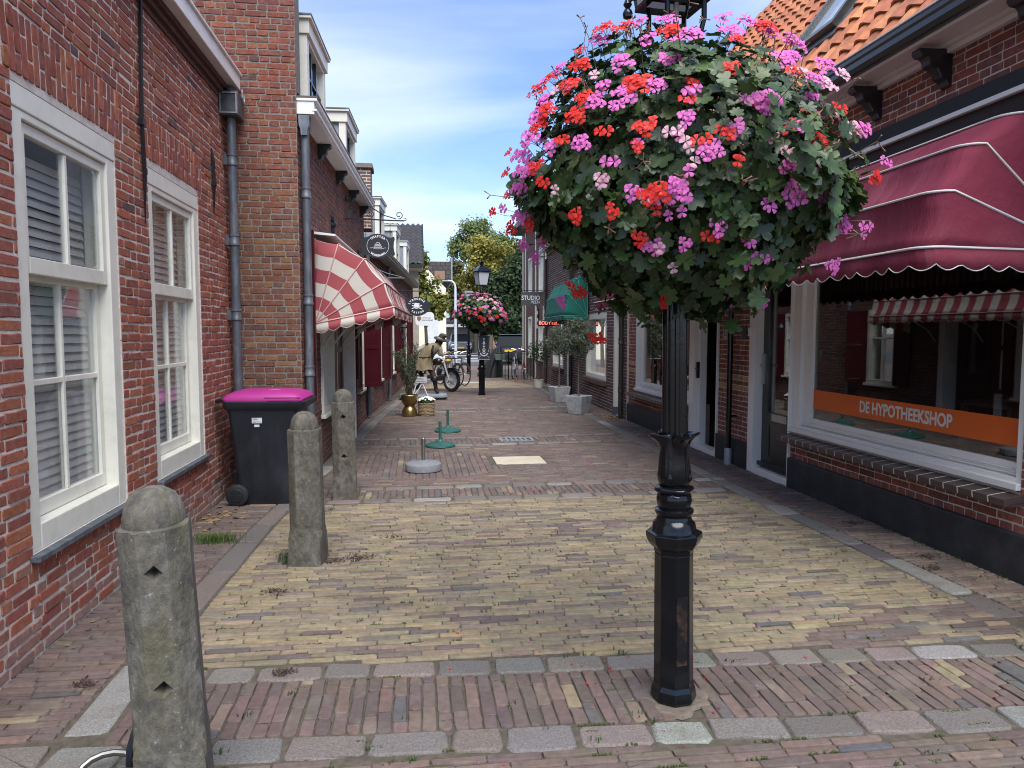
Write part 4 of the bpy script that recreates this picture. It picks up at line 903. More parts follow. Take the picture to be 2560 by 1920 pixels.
# ---------------------------------------------------------------- awnings
def awning(name, F, u0, u1, sec, piv, label, mats, nfront, nside, rad, val, scal, hoopm, hr=.009, stripe=False, sag=.03, cat='awning', group=None, flat=False):
    base = F @ Vector(((u0+u1)/2, 0, 0)); H = empty(name, base, label=label, cat=cat); off = neg(base)
    def path(n, z):
        pts = []; d = n-piv[0]; r = min(rad, d*.5)
        for i in range(nside): t = i/nside; pts.append((u0, piv[0]+(n-r-piv[0])*t, piv[1]+(z-piv[1])*t))
        for k in range(5):
            a = PI/2*k/4; pts.append((u0+r-r*math.cos(a), n-r+r*math.sin(a), z))
        for i in range(1, nfront): pts.append((u0+r+(u1-u0-2*r)*i/nfront, n, z))
        for k in range(5):
            a = PI/2*(1-k/4); pts.append((u1-r+r*math.cos(a), n-r+r*math.sin(a), z))
        for i in range(nside-1, -1, -1): t = i/nside; pts.append((u1, piv[0]+(n-r-piv[0])*t, piv[1]+(z-piv[1])*t))
        return pts
    P = [path(n, z) for n, z in sec]; m = len(P[0])
    rowsP = []
    K = 4
    for i in range(len(P)-1):
        for k in range(K):
            t = k/K; s = 1-sag*math.sin(PI*t)
            row = []
            for a, c in zip(P[i], P[i+1]):
                q = [a[j]*(1-t)+c[j]*t for j in range(3)]
                wr_ = (.006*math.sin(6.3*q[0]+2.1*i)+.004*math.sin(17*q[0]+1.3*i+3*q[2]))*math.sin(PI*t)
                row.append((q[0], piv[0]+(q[1]-piv[0])*s+wr_, piv[1]+(q[2]-piv[1])*s+wr_))
            rowsP.append(row)
    rowsP.append(P[-1])
    b = MB()
    vs = [F @ Vector(q) for r_ in rowsP for q in r_]
    def band(j):     # stripe index for the path segment j
        if j < nside: return j
        if j >= m-1-nside: return m-2-j
        return nside+1+(j-nside-4) if nside+4 <= j < m-1-nside-4 else nside
    fs = []; mi = []
    for i in range(len(rowsP)-1):
        for j in range(m-1): fs.append((i*m+j, i*m+j+1, (i+1)*m+j+1, (i+1)*m+j)); mi.append(band(j) % 2 if stripe else 0)
    b.v = [tuple(v) for v in vs]; b.f = fs; b.m = mi
    cv = b.build('canvas', mats, H, smooth=50, off=off)
    so = cv.modifiers.new('thick', 'SOLIDIFY'); so.thickness = .003
    if not stripe:
        k_ = max(2, int((u1-u0)/1.35))
        for q in range(1, k_):
            j = nside+5+int((nfront-2)*q/k_); b = MB(); b.tube([F @ (Vector(r_[j])+Vector((0, .003, .003))) for r_ in rowsP], .0028, 4); b.build('seam', mats[0], H, off=off)
    # scalloped valance
    b = MB(); bot = P[-1]; seg = 6; V = []; F_ = []; mi = []
    tot = 0; last = None; cnt = 0; lst = []
    for j in range(m-1):
        for k in range(seg):
            t = k/seg; lst.append(([bot[j][q]*(1-t)+bot[j+1][q]*t for q in range(3)], band(j)))
    lst.append((list(bot[-1]), band(m-2)))
    for (q, bn) in lst:
        p = F @ Vector(q)
        if last is not None: tot += (p-last).length
        last = p; s = abs(math.sin(PI*tot/scal)); w_ = .012*math.sin(2*PI*tot/.37)
        nn = F.to_3x3() @ Vector((0, 1, 0))
        V += [p, p+nn*w_*.5-Vector((0, 0, val*.5)), p+nn*w_-Vector((0, 0, val*(.72+.28*s)))]
    for i in range(len(lst)-1):
        for e in (0, 1): F_.append((3*i+e, 3*i+3+e, 3*i+4+e, 3*i+1+e)); mi.append(lst[i][1] % 2 if stripe else 0)
    b.v = [tuple(v) for v in V]; b.f = F_; b.m = mi
    v_ = b.build('valance', mats, H, smooth=50, off=off); so = v_.modifiers.new('thick', 'SOLIDIFY'); so.thickness = .003
    b = MB(); b.tube([V[3*i+2]+Vector((0, 0, .001)) for i in range(len(lst))], .003, 4); b.build('hem', hoopm, v_)
    for i, pp in enumerate(P[(1 if flat else 0):]):
        b = MB(); b.tube([F @ Vector((q[0], q[1]+.004, q[2]+.004)) for q in pp], hr, 6); b.build('hoop', hoopm, H, smooth=60, off=off)
    return H, off
BURG = mat('burgundy_canvas', (.19, .027, .05), .8, noise=.16, nscale=5, bump=5, bscale=7, spec=.25, dirt=(.25, .075, .095), dirt_amt=.6, dscale=3, trans=.12, stretch=(.35, 1.6, .35))
STR_R = mat('stripe_red', (.37, .075, .085), .8, noise=.08, nscale=3, bump=.2, bscale=30, trans=.2); STR_W = mat('stripe_cream', (.62, .58, .50), .8, noise=.08, nscale=3, bump=.2, bscale=30, trans=.2, dirt=(.42, .38, .31), dirt_amt=.4)
TEAL = mat('teal_canvas', (.012, .17, .125), .75, noise=.1, nscale=4, trans=.2)
PIPE_W = mat('awning_bar_white', (.55, .53, .50), .45); PIPE_P = mat('awning_bar_pink', (.55, .30, .28), .5)
awning('burgundy_awning', FR, 3.65, 11.2, [(.25, 2.89), (.54, 2.825), (.805, 2.646), (.985, 2.383), (1.04, 2.074)], (.03, 2.06), 'long burgundy canvas awning with white hoops over the shop windows', [BURG], 90, 6, .12, .125, .155, PIPE_W, .0075, sag=.03)
sa, off = awning('striped_awning', FB, 8.08, 11.8, [(.07, 2.62), (.34, 2.565), (.62, 2.41), (.83, 2.15), (.93, 1.885)], (.06, 1.70), 'red and cream striped canvas awning with scalloped edge', [STR_W, STR_R], 26, 6, .02, .12, .145, PIPE_P, .008, stripe=True, sag=.02)
b = MB(); fb(b, FB, 8.04, 8.085, .01, .075, .85, 2.72); fb(b, FB, 11.8, 11.84, .01, .075, .85, 2.72); b.build('post', DRED, sa, bevel=.004, off=off)
b = MB(); b.prism([(.0, 2.68), (.30, 2.655), (.30, 2.675), (.0, 2.71)], 0, 8.06, 11.86, 0, FB); b.build('cover_board', WHITE, sa, off=off)
for u in (8.6, 9.4, 10.2, 11.2):
    b = MB(); b.tube([FB @ Vector(q) for q in ((u, .05, 1.45), (u, .22, 1.66), (u, .5, 1.80))], .012, 6); b.build('brace', PIPE_W, sa, off=off)
awning('teal_awning', FC, 15.9, 18.95, [(.06, 2.95), (.34, 2.82), (.54, 2.46), (.60, 1.99)], (.04, 1.97), 'teal canvas awning above the olive trees', [TEAL], 14, 5, .06, .1, .15, mat('teal_bar', (.08, .30, .24), .5), .008, sag=.02)
# ---------------------------------------------------------------- street lamps
def lamp(loc, label, rz=0, sc=1, tilt=0):
    L = empty('street_lamp', loc, rz, label=label, cat='street lamp', group='black cast iron street lamps'); L.scale = (sc,)*3; L.rotation_euler = (0, tilt, rz)
    O8 = PI/8
    b = MB(); b.lathe([(.090, 0), (.100, .015), (.094, .055), (.086, .075), (.083, .64), (.083, .655)], 8, rot=O8); b.build('base', BLACK, L, bevel=.003)
    b = MB(); b.lathe([(.084, .655), (.087, .675), (.1, .686), (.113, .705), (.12, .725), (.121, .746), (.098, .752)], 8, rot=O8); b.build('collar', BLACK, L, bevel=.004)
    b = MB(); b.lathe([(.097, .75), (.094, .76), (.09, .785), (.079, .797), (.0745, .803), (.0735, .82), (.078, .824), (.083, .834), (.082, .845), (.072, .85), (.066, .853)], 28); b.build('ring', BLACK, L, smooth=35)
    lob = lambda a, z: 1+.05*math.cos(8*a)
    b = MB(); b.lathe([(.064, .85), (.069, .865), (.073, .885), (.071, .905), (.064, .92)], 48, mod=lambda a, z: 1+.045*abs(math.sin(6*a))*(1 if z < .91 else .2)); b.build('gadroon', BLACK, L, smooth=60)
    b = MB(); b.lathe([(.064, .915), (.074, .921), (.083, .931), (.082, .938), (.068, .946), (.06, .95)], 48, mod=lambda a, z: 1+.07*math.cos(4*a)*(1 if .92 < z < .942 else 0)); b.build('leaf_ring', BLACK, L, smooth=60)
    def tul(a, z):
        k = (z-.945)/.225; fl = abs(math.sin(10*a))*.028
        c4 = math.cos(4*a)
        rim = max(0, (z-1.12)/.05)
        return 1-.02+fl+.05*c4*(k if k < .8 else .8)+rim*.34*c4
    b = MB(); b.lathe([(.058, .945), (.066, .955), (.0705, .975), (.071, 1.0), (.0675, 1.04), (.0635, 1.08), (.063, 1.11), (.067, 1.135), (.08, 1.155), (.088, 1.165), (.086, 1.172), (.07, 1.168), (.055, 1.16)], 80, mod=tul); b.build('tulip', BLACK, L, smooth=60)
    for k in range(4):
        a = PI/4+k*PI/2; c = (.062*math.cos(a), .062*math.sin(a), .985)
        b = MB(); b.lathe([(.002, -.02), (.012, -.014), (.016, 0), (.012, .014), (.004, .03)], 10, c); b.build('boss', BLACK, L, smooth=True)
    b = MB(); b.lathe([(.053, 1.15), (.052, 1.4), (.046, 2.7), (.046, 2.74)], 64, mod=lambda a, z: 1-.09*max(0, math.cos(12*a))); b.build('shaft', BLACK, L, smooth=45)
    b = MB(); b.lathe([(.046, 2.70), (.062, 2.71), (.062, 2.73), (.04, 2.745), (.03, 2.80)], 20); b.build('cap', BLACK, L, smooth=40)
    for k in range(4):
        a = PI/4+k*PI/2; c, s = math.cos(a), math.sin(a)
        b = MB(); b.tube([(.02*c, .02*s, 2.76), (.05*c, .05*s, 2.765), (.10*c, .10*s, 2.80), (.115*c, .115*s, 2.86), (.115*c, .115*s, 2.95)], .011, 8); b.build('strut', BLACK, L, smooth=True)
    b = MB(); b.lathe([(.012, 2.78), (.012, 2.95)], 8); b.build('rod', ZINCL, L)
    # lantern
    b = MB()
    for q_ in ((-.125, -.125, .125, -.10), (-.125, .10, .125, .125), (-.125, -.10, -.10, .10), (.10, -.10, .125, .10), (-.10, -.012, .10, .012)): b.box(q_[0], q_[1], 2.945, q_[2], q_[3], 2.962)
    b.build('lantern_floor', BLACK, L)
    b = MB(); q0, q1, z0, z1 = .118, .165, 2.965, 3.30
    for sx in (-1, 1):
        for sy in (-1, 1): b.tube([(sx*q0, sy*q0, z0), (sx*q1, sy*q1, z1)], .010, 4)
    b.build('lantern_frame', BLACK, L)
    for k in range(4):
        M = Matrix.Rotation(k*PI/2, 4, 'Z'); b = MB(); b.add([M @ Vector(p) for p in ((-q0, -q0, z0), (q0, -q0, z0), (q1, -q1, z1), (-q1, -q1, z1))], [(0, 1, 2, 3)]); b.build('pane', mat('lantern_glass', (.62, .64, .66), .5, trans=.3) if 'lantern_glass' not in MATS else MATS['lantern_glass'], L)
    b = MB(); b.lathe([(.27, 3.30), (.275, 3.32), (.20, 3.40), (.10, 3.46), (.06, 3.48), (.06, 3.54), (.075, 3.55), (.075, 3.57), (.03, 3.60), (.012, 3.66)], 4, rot=PI/4); b.build('lantern_roof', BLACK, L)
    b = MB(); b.tube([(0, 0, 2.955), (-.16, 0, 2.955), (-.20, 0, 2.945), (-.215, 0, 2.93)], .014, 6); b.lathe([(.008, 2.86), (.018, 2.865), (.021, 2.88), (.015, 2.895), (.008, 2.90), (.018, 2.915), (.012, 2.93)], 10, (-.215, 0, 0)); b.build('finial_arm', BLACK, L, smooth=True)
    return L
lamp((lampx, lampy, 0), 'black cast iron lamp post in the foreground carrying the large flower basket', R(8), 1, R(-.8))
b = MB(); b.cbox((lampx-.004, lampy-.0795, .33), (.050, .003, .30)); door = b.build('access_panel', mat('worn_black', (.005, .006, .007), .3, dirt=(.11, .05, .03), dirt_amt=.9, dscale=6, noise=.3, nscale=12), bpy.data.objects['street_lamp']); door.matrix_parent_inverse = Matrix.Identity(4)
door.data.transform(Matrix.Translation((-lampx, -lampy, 0)))
lamp((1.62, 18.15, 0), 'black lamp post with lantern further down the street carrying the small flower basket', R(20), .95)
lamp((1.977, 27.9, 0), 'thin black lamp post near the far crossing', R(5), .95)
# ---------------------------------------------------------------- flower baskets
LEAF1 = mat('geranium_leaf_piece', (0, 0, 0), .42, noise=.22, nscale=40, objcol=True, trans=.12, spec=.45)
LEAF2 = mat('geranium_leaf', (0, 0, 0), .42, noise=.22, nscale=40, attr='Col', trans=.12, spec=.45)
PET = {k: mat('petal_'+k, c, .5, noise=.12, nscale=60, trans=.3, spec=.3) for k, c in dict(red=(.70, .032, .022), pink=(.70, .16, .48), pale=(.75, .42, .50)).items()}
STEM = mat('flower_stem', (.085, .07, .035), .7); BUD = mat('spent_bud', (.17, .085, .06), .8)
def leaf_shape(lobes=5, seed=0):
    r_ = random.Random(seed); n = lobes*4; pts = []
    for i in range(n+1):
        t = i/n; a = -PI/2+R(22)+t*(2*PI-2*R(22)); k = abs(math.cos(PI*lobes*t-PI/2*0+PI/2))
        rr = .36+.16*k**.6+.03*(i % 2)+r_.uniform(-.02, .02)
        pts.append((rr*math.cos(a), rr*math.sin(a)))
    V = [(0, -.12, -.05)]+[(x, y, .10*(x*x+y*y)**.5*r_.uniform(.2, 1.3)-.06*r_.random()) for x, y in pts]
    F_ = [(0, i, i+1) for i in range(1, n+1)]
    return np.array(V), F_
LSH = [leaf_shape(5 if i % 3 else 7, i) for i in range(8)]
LME = []
for V, f in LSH:
    me = bpy.data.meshes.new('leaf'); me.from_pydata(V.tolist(), [], f); me.materials.append(LEAF1); me.polygons.foreach_set('use_smooth', [True]*len(f)); LME.append(me)
def umbel(nf, colr, seed, spread=.05):
    r_ = random.Random(seed); b = MB()
    for k in range(nf):
        # floret centre on a dome
        if nf == 1: c = Vector((0, 0, .05)); dirn = Vector((0, 0, 1))
        else:
            a = 2*PI*k*.382*1+r_.uniform(-.4, .4); rr = spread*math.sqrt((k+.4)/nf)*r_.uniform(.85, 1.2)
            c = Vector((rr*math.cos(a), rr*math.sin(a)*.75, .055-rr*rr*4+r_.uniform(-.008, .008))); dirn = Vector((c.x*5, c.y*5, 1)).normalized()
        tw = r_.uniform(-.35, .35); q = dirn.to_track_quat('Z', 'Y').to_matrix().to_4x4(); M = Matrix.Translation(c) @ q @ Matrix.Rotation(tw, 4, 'Z')
        for pa, ln, wd in ((R(62), .026, .017), (R(118), .026, .017), (R(210), .024, .018), (R(270), .027, .019), (R(330), .024, .018)):
            ln *= r_.uniform(.9, 1.15); Mp = M @ Matrix.Rotation(pa+r_.uniform(-.12, .12), 4, 'Z'); cu = r_.uniform(-.004, .006)
            vs = [(.002, 0, 0), (ln*.5, -wd*.36, .003+cu*.5), (ln*.5, wd*.36, .003+cu*.5), (ln*.86, -wd*.55, .004+cu), (ln*.86, wd*.55, .004+cu), (ln*1.04, -wd*.22, .001+cu), (ln*1.04, wd*.22, .001+cu)]
            b.add([Mp @ Vector(p) for p in vs], [(0, 1, 2), (1, 3, 4, 2), (3, 5, 6, 4)], 0)
        b.tube([c*.98-dirn*.003, c*.4, Vector((0, 0, -.02))], .0011, 3, 1, cap=False)
    b.tube([(0, 0, -.02), (0, .01, -.10)], .0016, 3, 1, cap=False)
    me = bpy.data.meshes.new('flower_cluster'); me.from_pydata(b.v, [], b.f); me.materials.append(PET[colr]); me.materials.append(STEM); me.polygons.foreach_set('material_index', b.m); me.polygons.foreach_set('use_smooth', [True]*len(b.f))
    return me
UMB = {}
def get_umbel(n, c):
    n = min(max(n, 1), 11); key = (n if n < 5 else (6 if n < 7 else (8 if n < 9 else 10)), c)
    if key not in UMB: UMB[key] = [umbel(key[0], c, 50+7*key[0]+i*13+len(c), .020+.0031*key[0]) for i in range(3)]
    return rng.choice(UMB[key])
LC = [(.036, .068, .018), (.027, .054, .016), (.05, .088, .022), (.068, .108, .03), (.02, .042, .014), (.09, .125, .032)]
def leaf_col(): return pal(LC, [5, 5, 4, 2, 3, .6], .2)
def lump(d):
    return 1+.08*math.sin(3.1*d.x+1.3*d.z+1)+.06*math.sin(4.3*d.y-2.1*d.x+.5)+.06*math.sin(6.1*d.z+3.7*d.x)+.05*math.sin(11*d.x+9*d.z)
def rot_to(nrm, spin):
    return nrm.to_track_quat('Z', 'Y').to_matrix().to_4x4() @ Matrix.Rotation(spin, 4, 'Z')
def basket(center, rad, nleaf, flowers, nrand, label, nsingle, scale_leaf=(.048, .078), parts=True, nstem=160):
    C0 = Vector(center); B = empty('flower_basket', C0, label=label, cat='flower basket', group='hanging geranium baskets')
    rx, rzu, rzd = rad
    def surf(d, s=1.0):
        k = lump(d)*s; return Vector((d.x*rx*k, d.y*rx*k, d.z*(rzu if d.z > 0 else rzd)*k))
    def rdir():
        while True:
            v = Vector((rng.gauss(0, 1), rng.gauss(0, 1), rng.gauss(0, 1)))
            if v.length > .1: return v.normalized()
    # dark core added so the gaps between leaves look shaded
    b = MB(); n = 20
    prof = [(.02, -.62*rzd), (.35*rx, -.55*rzd), (.55*rx, -.25*rzd), (.60*rx, .05), (.45*rx, .35*rzu), (.1*rx, .5*rzu)]
    b.lathe(prof, n); b.build('liner', mat('moss_liner', (.018, .022, .010), .95, noise=.5, nscale=20) if 'moss_liner' not in MATS else MATS['moss_liner'], B, smooth=True)
    Vs = []; Fs = []; Cs = []; nb = 0; ent = []
    for i in range(nleaf):
        d = rdir(); s = 1-.34*rng.random()**1.6; p = surf(d, s)
        if d.z < -.55 and rng.random() < .4: p.z -= rng.random()*.10
        nrm = (d*1.0+Vector((rng.gauss(0, .38), rng.gauss(0, .38), .45+rng.gauss(0, .35)))).normalized()
        sz = rng.uniform(*scale_leaf)*(1.15 if d.z < 0 else .85); ent.append((p, nrm, rng.uniform(0, 2*PI), sz, s))
    # trailing sprigs
    for k in range(10):
        a = rng.uniform(0, 2*PI); st = surf(Vector((math.cos(a)*.55, math.sin(a)*.55, -.83)).normalized(), .9); ln = rng.uniform(.06, .2)
        for j in range(5):
            t = j/4; ent.append((st+Vector((rng.gauss(0, .025), rng.gauss(0, .025), -ln*t)), Vector((math.cos(a), math.sin(a), .3)).normalized(), rng.uniform(0, 6), rng.uniform(.04, .07), 1))
    ci = Vector((0, 0, 1.6))
    order = sorted(range(len(ent)), key=lambda i: (ent[i][0]+C0-ci).length-ent[i][4]*.8)
    for q, i in enumerate(order):
        p, nrm, sp, sz, s = ent[i]; M = Matrix.Translation(p) @ rot_to(nrm, sp) @ Matrix.Scale(sz, 4); c = leaf_col()
        if q < nsingle:
            o = bpy.data.objects.new('leaf', LME[rng.randrange(8)]); link(o, B); o.matrix_basis = M; o.color = (*c, 1)
        else:
            V, f = LSH[rng.randrange(8)]; A4 = np.array(M); P = V @ A4[:3, :3].T+A4[:3, 3]; Vs.append(P); Fs += [tuple(x+nb for x in t) for t in f]; nb += len(V); Cs.append(np.tile(c, (len(V), 1)))
    me = mesh_np('foliage', np.concatenate(Vs), Fs, [LEAF2], np.concatenate(Cs)); o = bpy.data.objects.new('foliage', me); link(o, B); o['kind'] = 'stuff'
    # flowers
    fl = []
    for (u, v, c, nfl) in flowers:
        dd = Vector((FW+RT*(u-1280)/1776.-UP*(v-960)/1776.).tolist()); o_ = Vector((0, 0, 1.6))-C0
        # march along the ray to the mass
        best = None; hit = None; t = dd.length*0+1.2
        while t < 5:
            p = o_+dd*t; e = math.sqrt((p.x/rx)**2+(p.y/rx)**2+(p.z/(rzu if p.z > 0 else rzd))**2)
            if best is None or e < best[0]: best = (e, p)
            if e < 1.05: hit = p; break
            t += .01
        p = hit if hit else best[1]; d = Vector((p.x/rx**2, p.y/rx**2, p.z/rzu**2)).normalized(); fl.append((p, d, c, nfl, hit is None))
    for k in range(nrand):
        d = rdir()
        if d.z < -.5: continue
        if flowers and d.y < .25: continue
        fl.append((surf(d, 1.05), d, rng.choice(['pink', 'pink', 'red', 'pale', 'pale'] if not flowers else ['pink', 'pink', 'red']), rng.choice([3, 5, 6, 8, 10] if flowers else [2, 3, 4, 6]), False))
    for p, d, c, nfl, edge in fl:
        o = bpy.data.objects.new('flower_cluster', get_umbel(nfl, c)); link(o, B)
        nrm = (d*.75+Vector((-.15, -.55, .25)) if flowers else d+Vector((0, -.2, .3))).normalized()
        o.matrix_basis = Matrix.Translation(p-nrm*.03) @ rot_to(nrm, rng.uniform(-.3, .3)) @ Matrix.Scale(rng.uniform(.68, .88)*(1 if flowers else 1.25), 4)
    # stems and spent buds
    b = MB()
    for k in range(nstem):
        d = rdir()
        if d.z < -.7: continue
        a = surf(d, .85); e = surf((d+Vector((0, 0, .25))).normalized(), rng.uniform(1.02, 1.16)); mid = (a+e)/2+Vector((rng.gauss(0, .02), rng.gauss(0, .02), .02))
        b.tube([a, mid, e], .0016, 3, 0, cap=False)
        for j in range(rng.randint(2, 5)):
            tip = e+Vector((rng.gauss(0, .014), rng.gauss(0, .014), rng.gauss(0, .014))); b.tube([e, tip], [.0012, .0035], 3, 1)
    me = bpy.data.meshes.new('stems'); me.from_pydata(b.v, [], b.f); me.materials.append(STEM); me.materials.append(BUD); me.polygons.foreach_set('material_index', b.m)
    o = bpy.data.objects.new('stems', me); link(o, B); o['kind'] = 'stuff'
    return B
r_, p_, l_ = 'red', 'pink', 'pale'
FLW = [(1513,74,r_,6),(1562,74,r_,5),(1502,107,p_,6),(1453,127,r_,3),(1453,166,r_,6),(1424,213,r_,10),(1464,248,r_,5),(1489,259,p_,6),(1442,291,r_,8),(1511,221,p_,3),(1542,275,p_,2),(1558,156,p_,8),(1594,213,r_,9),(1565,240,p_,5),(1639,213,p_,6),(1670,54,p_,9),(1674,83,r_,5),(1674,148,p_,8),(1728,89,p_,5),(1692,112,p_,3),(1831,81,p_,10),(1840,101,r_,4),(1808,54,p_,3),(1918,69,r_,7),(1918,87,p_,6),(1974,105,p_,5),(1831,177,r_,7),(1960,148,p_,10),(1726,210,r_,3),(1721,255,r_,2),(1715,300,p_,3),(1869,259,p_,2),(1914,260,p_,9),(1831,327,p_,4),(1923,336,l_,4),(1954,329,r_,1),(1757,356,r_,2),(1773,376,p_,7),(1618,322,r_,4),(1592,367,r_,3),(1453,360,p_,6),(1410,358,r_,2),(1381,369,p_,4),(1370,282,r_,8),(1363,253,p_,8),(1381,199,r_,6),(1345,300,p_,6),(1348,318,r_,6),(1274,385,r_,2),(1308,391,p_,5),(1272,438,r_,2),(1312,430,p_,6),(1363,463,r_,2),(1278,492,r_,2),(1238,533,r_,2),(1278,571,r_,7),(1308,542,p_,6),(1326,564,r_,4),(1531,410,p_,2),(1583,481,p_,3),(1647,477,r_,5),(1699,479,p_,7),(1439,542,r_,4),(1534,528,r_,3),(1601,593,r_,3),(1970,420,p_,5),(1916,521,p_,2),(1981,485,p_,8),(1793,568,p_,3),(1634,619,p_,6),(1978,145,p_,10),(1993,188,l_,2),(2036,199,p_,8),(2059,217,l_,6),(2105,188,l_,6),(2029,246,p_,4),(2099,304,l_,2),(2130,331,l_,6),(2155,329,p_,4),(2094,278,r_,2),(2041,354,r_,6),(2070,420,p_,5),(2065,495,p_,7),(2184,447,r_,5),(2210,412,p_,2),(2099,562,p_,6),(2155,571,p_,3),(1871,652,p_,3),(1900,646,p_,2),(1923,641,p_,2),(1944,679,p_,6),(2077,665,p_,6),(1828,752,p_,3),(1901,760,p_,4),(1654,752,r_,4),(1450,731,r_,6),(1428,710,r_,3),(1406,753,p_,4),(1496,842,r_,6),(1312,612,p_,5),(1341,645,p_,4),(1330,350,p_,5),(1340,420,r_,4),(1300,470,p_,5),(1345,230,r_,5),(1400,170,p_,4),(1600,60,p_,4),(1870,60,p_,5),(1990,120,p_,6),(2060,170,p_,8)]
rf_ = random.Random(77); FLX = [(1660+390*rf_.gauss(0, .62), 430+260*rf_.gauss(0, .62), rf_.choice([p_, p_, r_, l_]), rf_.choice([1, 1, 2, 3])) for _ in range(55)]
FLX = [f for f in FLX if ((f[0]-1680)/440)**2+((f[1]-420)/350)**2 < 1]
basket((1.065, 2.90, 2.21), (.65, .565, .48), 5800, FLW+FLX, 40, 'large ball of red and pink geraniums on the foreground lamp post', 300)
basket((1.60, 18.15, 2.10), (.64, .46, .42), 1700, [], 290, 'small ball of red and pink geraniums on the distant lamp post', 0, (.09, .13), nstem=0)
# ---------------------------------------------------------------- bollards
def bollard(loc, label, tilt, rz, holes=True, h=1.06, wd=.108):
    B = empty('stone_bollard', loc, rz, label=label, cat='bollard', group='old stone bollards'); B.rotation_euler = (R(.6), tilt, rz)
    def mod_(s, d):
        def f(a, z):
            t = ((a+PI/4) % (PI/2))-PI/4; u = ((a) % (PI/2))-PI/4
            return min(s/math.cos(t), d/math.cos(u))
        return f
    b = MB(); k = h/1.06; prev = None; n = 48
    prof = []
    for z, s, d in ((-.05, .112, .158), (.02, .112, .157), (.12, .112, .154), (.17, .112, .150), (.20, .112, .140), (.23, .112, .126), (.27, .111, .115), (.5, .109, .112), (.75, .108, .110), (.915, wd, .109), (.935, wd-.001, .108), (.94, wd-.006, .103)):
        prof.append((z*k, s, d))
    vs = []; fs = []
    for z, s, d in prof:
        f = mod_(s, d)
        for j in range(n):
            a = 2*PI*j/n; r0_ = f(a, z)*(1+rng.gauss(0, .0025)); vs.append((r0_*math.cos(a), r0_*math.sin(a), z+rng.gauss(0, .0015)))
    for i in range(len(prof)-1):
        for j in range(n): j2 = (j+1) % n; fs.append((i*n+j, i*n+j2, (i+1)*n+j2, (i+1)*n+j))
    fs.append(tuple((len(prof)-1)*n+j for j in range(n))); fs.append(tuple(range(n))[::-1])
    b.add(vs, fs); sh = b.build('shaft', CONC, B, smooth=17)
    b = MB(); b.lathe([(.094*k, .93*k), (.096*k, .945*k), (.094*k, .97*k), (.085*k, 1.005*k), (.068*k, 1.035*k), (.04*k, 1.055*k), (.01, 1.062*k)], 28, mod=lambda a, z: 1+.015*math.sin(3*a+20*z)); b.build('dome', CONC, B, smooth=60)
    if holes:
        cut_ = MB()
        for z in (.80*k, .42*k):
            M = Matrix.Translation((0, -.115, z)) @ Matrix.Rotation(R(rng.uniform(-15, 15)), 4, 'Y'); s = .033
            cut_.add([M @ Vector(p) for p in ((s, 0, 0), (0, 0, s), (-s, 0, 0), (0, 0, -s), (0, .075, 0), (0, -.04, 0))], [(0, 1, 4), (1, 2, 4), (2, 3, 4), (3, 0, 4), (1, 0, 5), (2, 1, 5), (3, 2, 5), (0, 3, 5)])
        co = bpy.data.objects.new('cutter', cut_.mesh('cutter', CONC)); COL.objects.link(co); co.matrix_world = Matrix.Identity(4)
        sh.parent = None
        md = sh.modifiers.new('cut', 'BOOLEAN'); md.object = co; md.operation = 'DIFFERENCE'; md.solver = 'EXACT'
        bpy.context.view_layer.update(); dg = bpy.context.evaluated_depsgraph_get(); me = bpy.data.meshes.new_from_object(sh.evaluated_get(dg))
        sh.modifiers.clear(); sh.data = me; sh.parent = B; bpy.data.objects.remove(co)
        for q in me.materials: pass
    return B
bollard((-.845, 2.50, 0), 'nearest weathered grey stone bollard with two diamond holes', R(-2.4), R(12), True, 1.09)
bollard((-.772, 5.03, 0), 'mossy stone bollard standing between the nearest bollard and the wheelie bin', R(-.6), R(-6), False)
bollard((-.713, 6.98, 0), 'farthest of the stone bollards, with two holes, by the striped awning', R(-.5), R(4))
lk_ = empty('cable_lock', (-1.10, 2.62, 0), label='steel ring with black strap lying at the foot of the nearest bollard', cat='lock')
b = MB(); b.tube([(.085*math.cos(a)*1.2-.02, .06*math.sin(a), .02+.04*abs(math.sin(a))) for a in [i*2*PI/16 for i in range(16)]], .012, 8, closed=True); b.build('ring', mat('worn_steel', (.20, .20, .19), .4, metal=.9), lk_, smooth=True)
b = MB(); b.tube([(.05, .03, .02), (.07, .0, .10), (.09, .02, .2), (.10, .05, .27)], [.022, .026, .02, .006], 8); b.build('strap', PLASTIC, lk_, smooth=True)
# ---------------------------------------------------------------- wheelie bin
WB = empty('wheelie_bin', (-1.42, 7.02, 0), R(-3), label='dark wheelie bin with magenta lid against the brick wall', cat='bin')
b = MB()
def loft(b, rings, mi=0):
    n = len(rings[0]); vs = [p for r_ in rings for p in r_]; fs = []
    for i in range(len(rings)-1):
        for j in range(n): j2 = (j+1) % n; fs.append((i*n+j, i*n+j2, (i+1)*n+j2, (i+1)*n+j))
    fs += [tuple(range(n))[::-1], tuple((len(rings)-1)*n+j for j in range(n))]; b.add(vs, fs, mi)
def rrect(x0, x1, y0, y1, r, z, k=4):
    pts = []
    for cx, cy, a0 in ((x1-r, y1-r, 0), (x0+r, y1-r, PI/2), (x0+r, y0+r, PI), (x1-r, y0+r, 1.5*PI)):
        for i in range(k+1): a = a0+PI/2*i/k; pts.append((cx+r*math.cos(a), cy+r*math.sin(a), z))
    return pts
loft(b, [rrect(-.22, .25, -.225, .225, .06, .0), rrect(-.24, .265, -.235, .235, .06, .03), rrect(-.255, .27, -.24, .24, .06, .25), rrect(-.31, .315, -.268, .268, .05, .86), rrect(-.325, .32, -.275, .275, .05, .90)])
b.build('body', PLASTIC, WB, smooth=40)
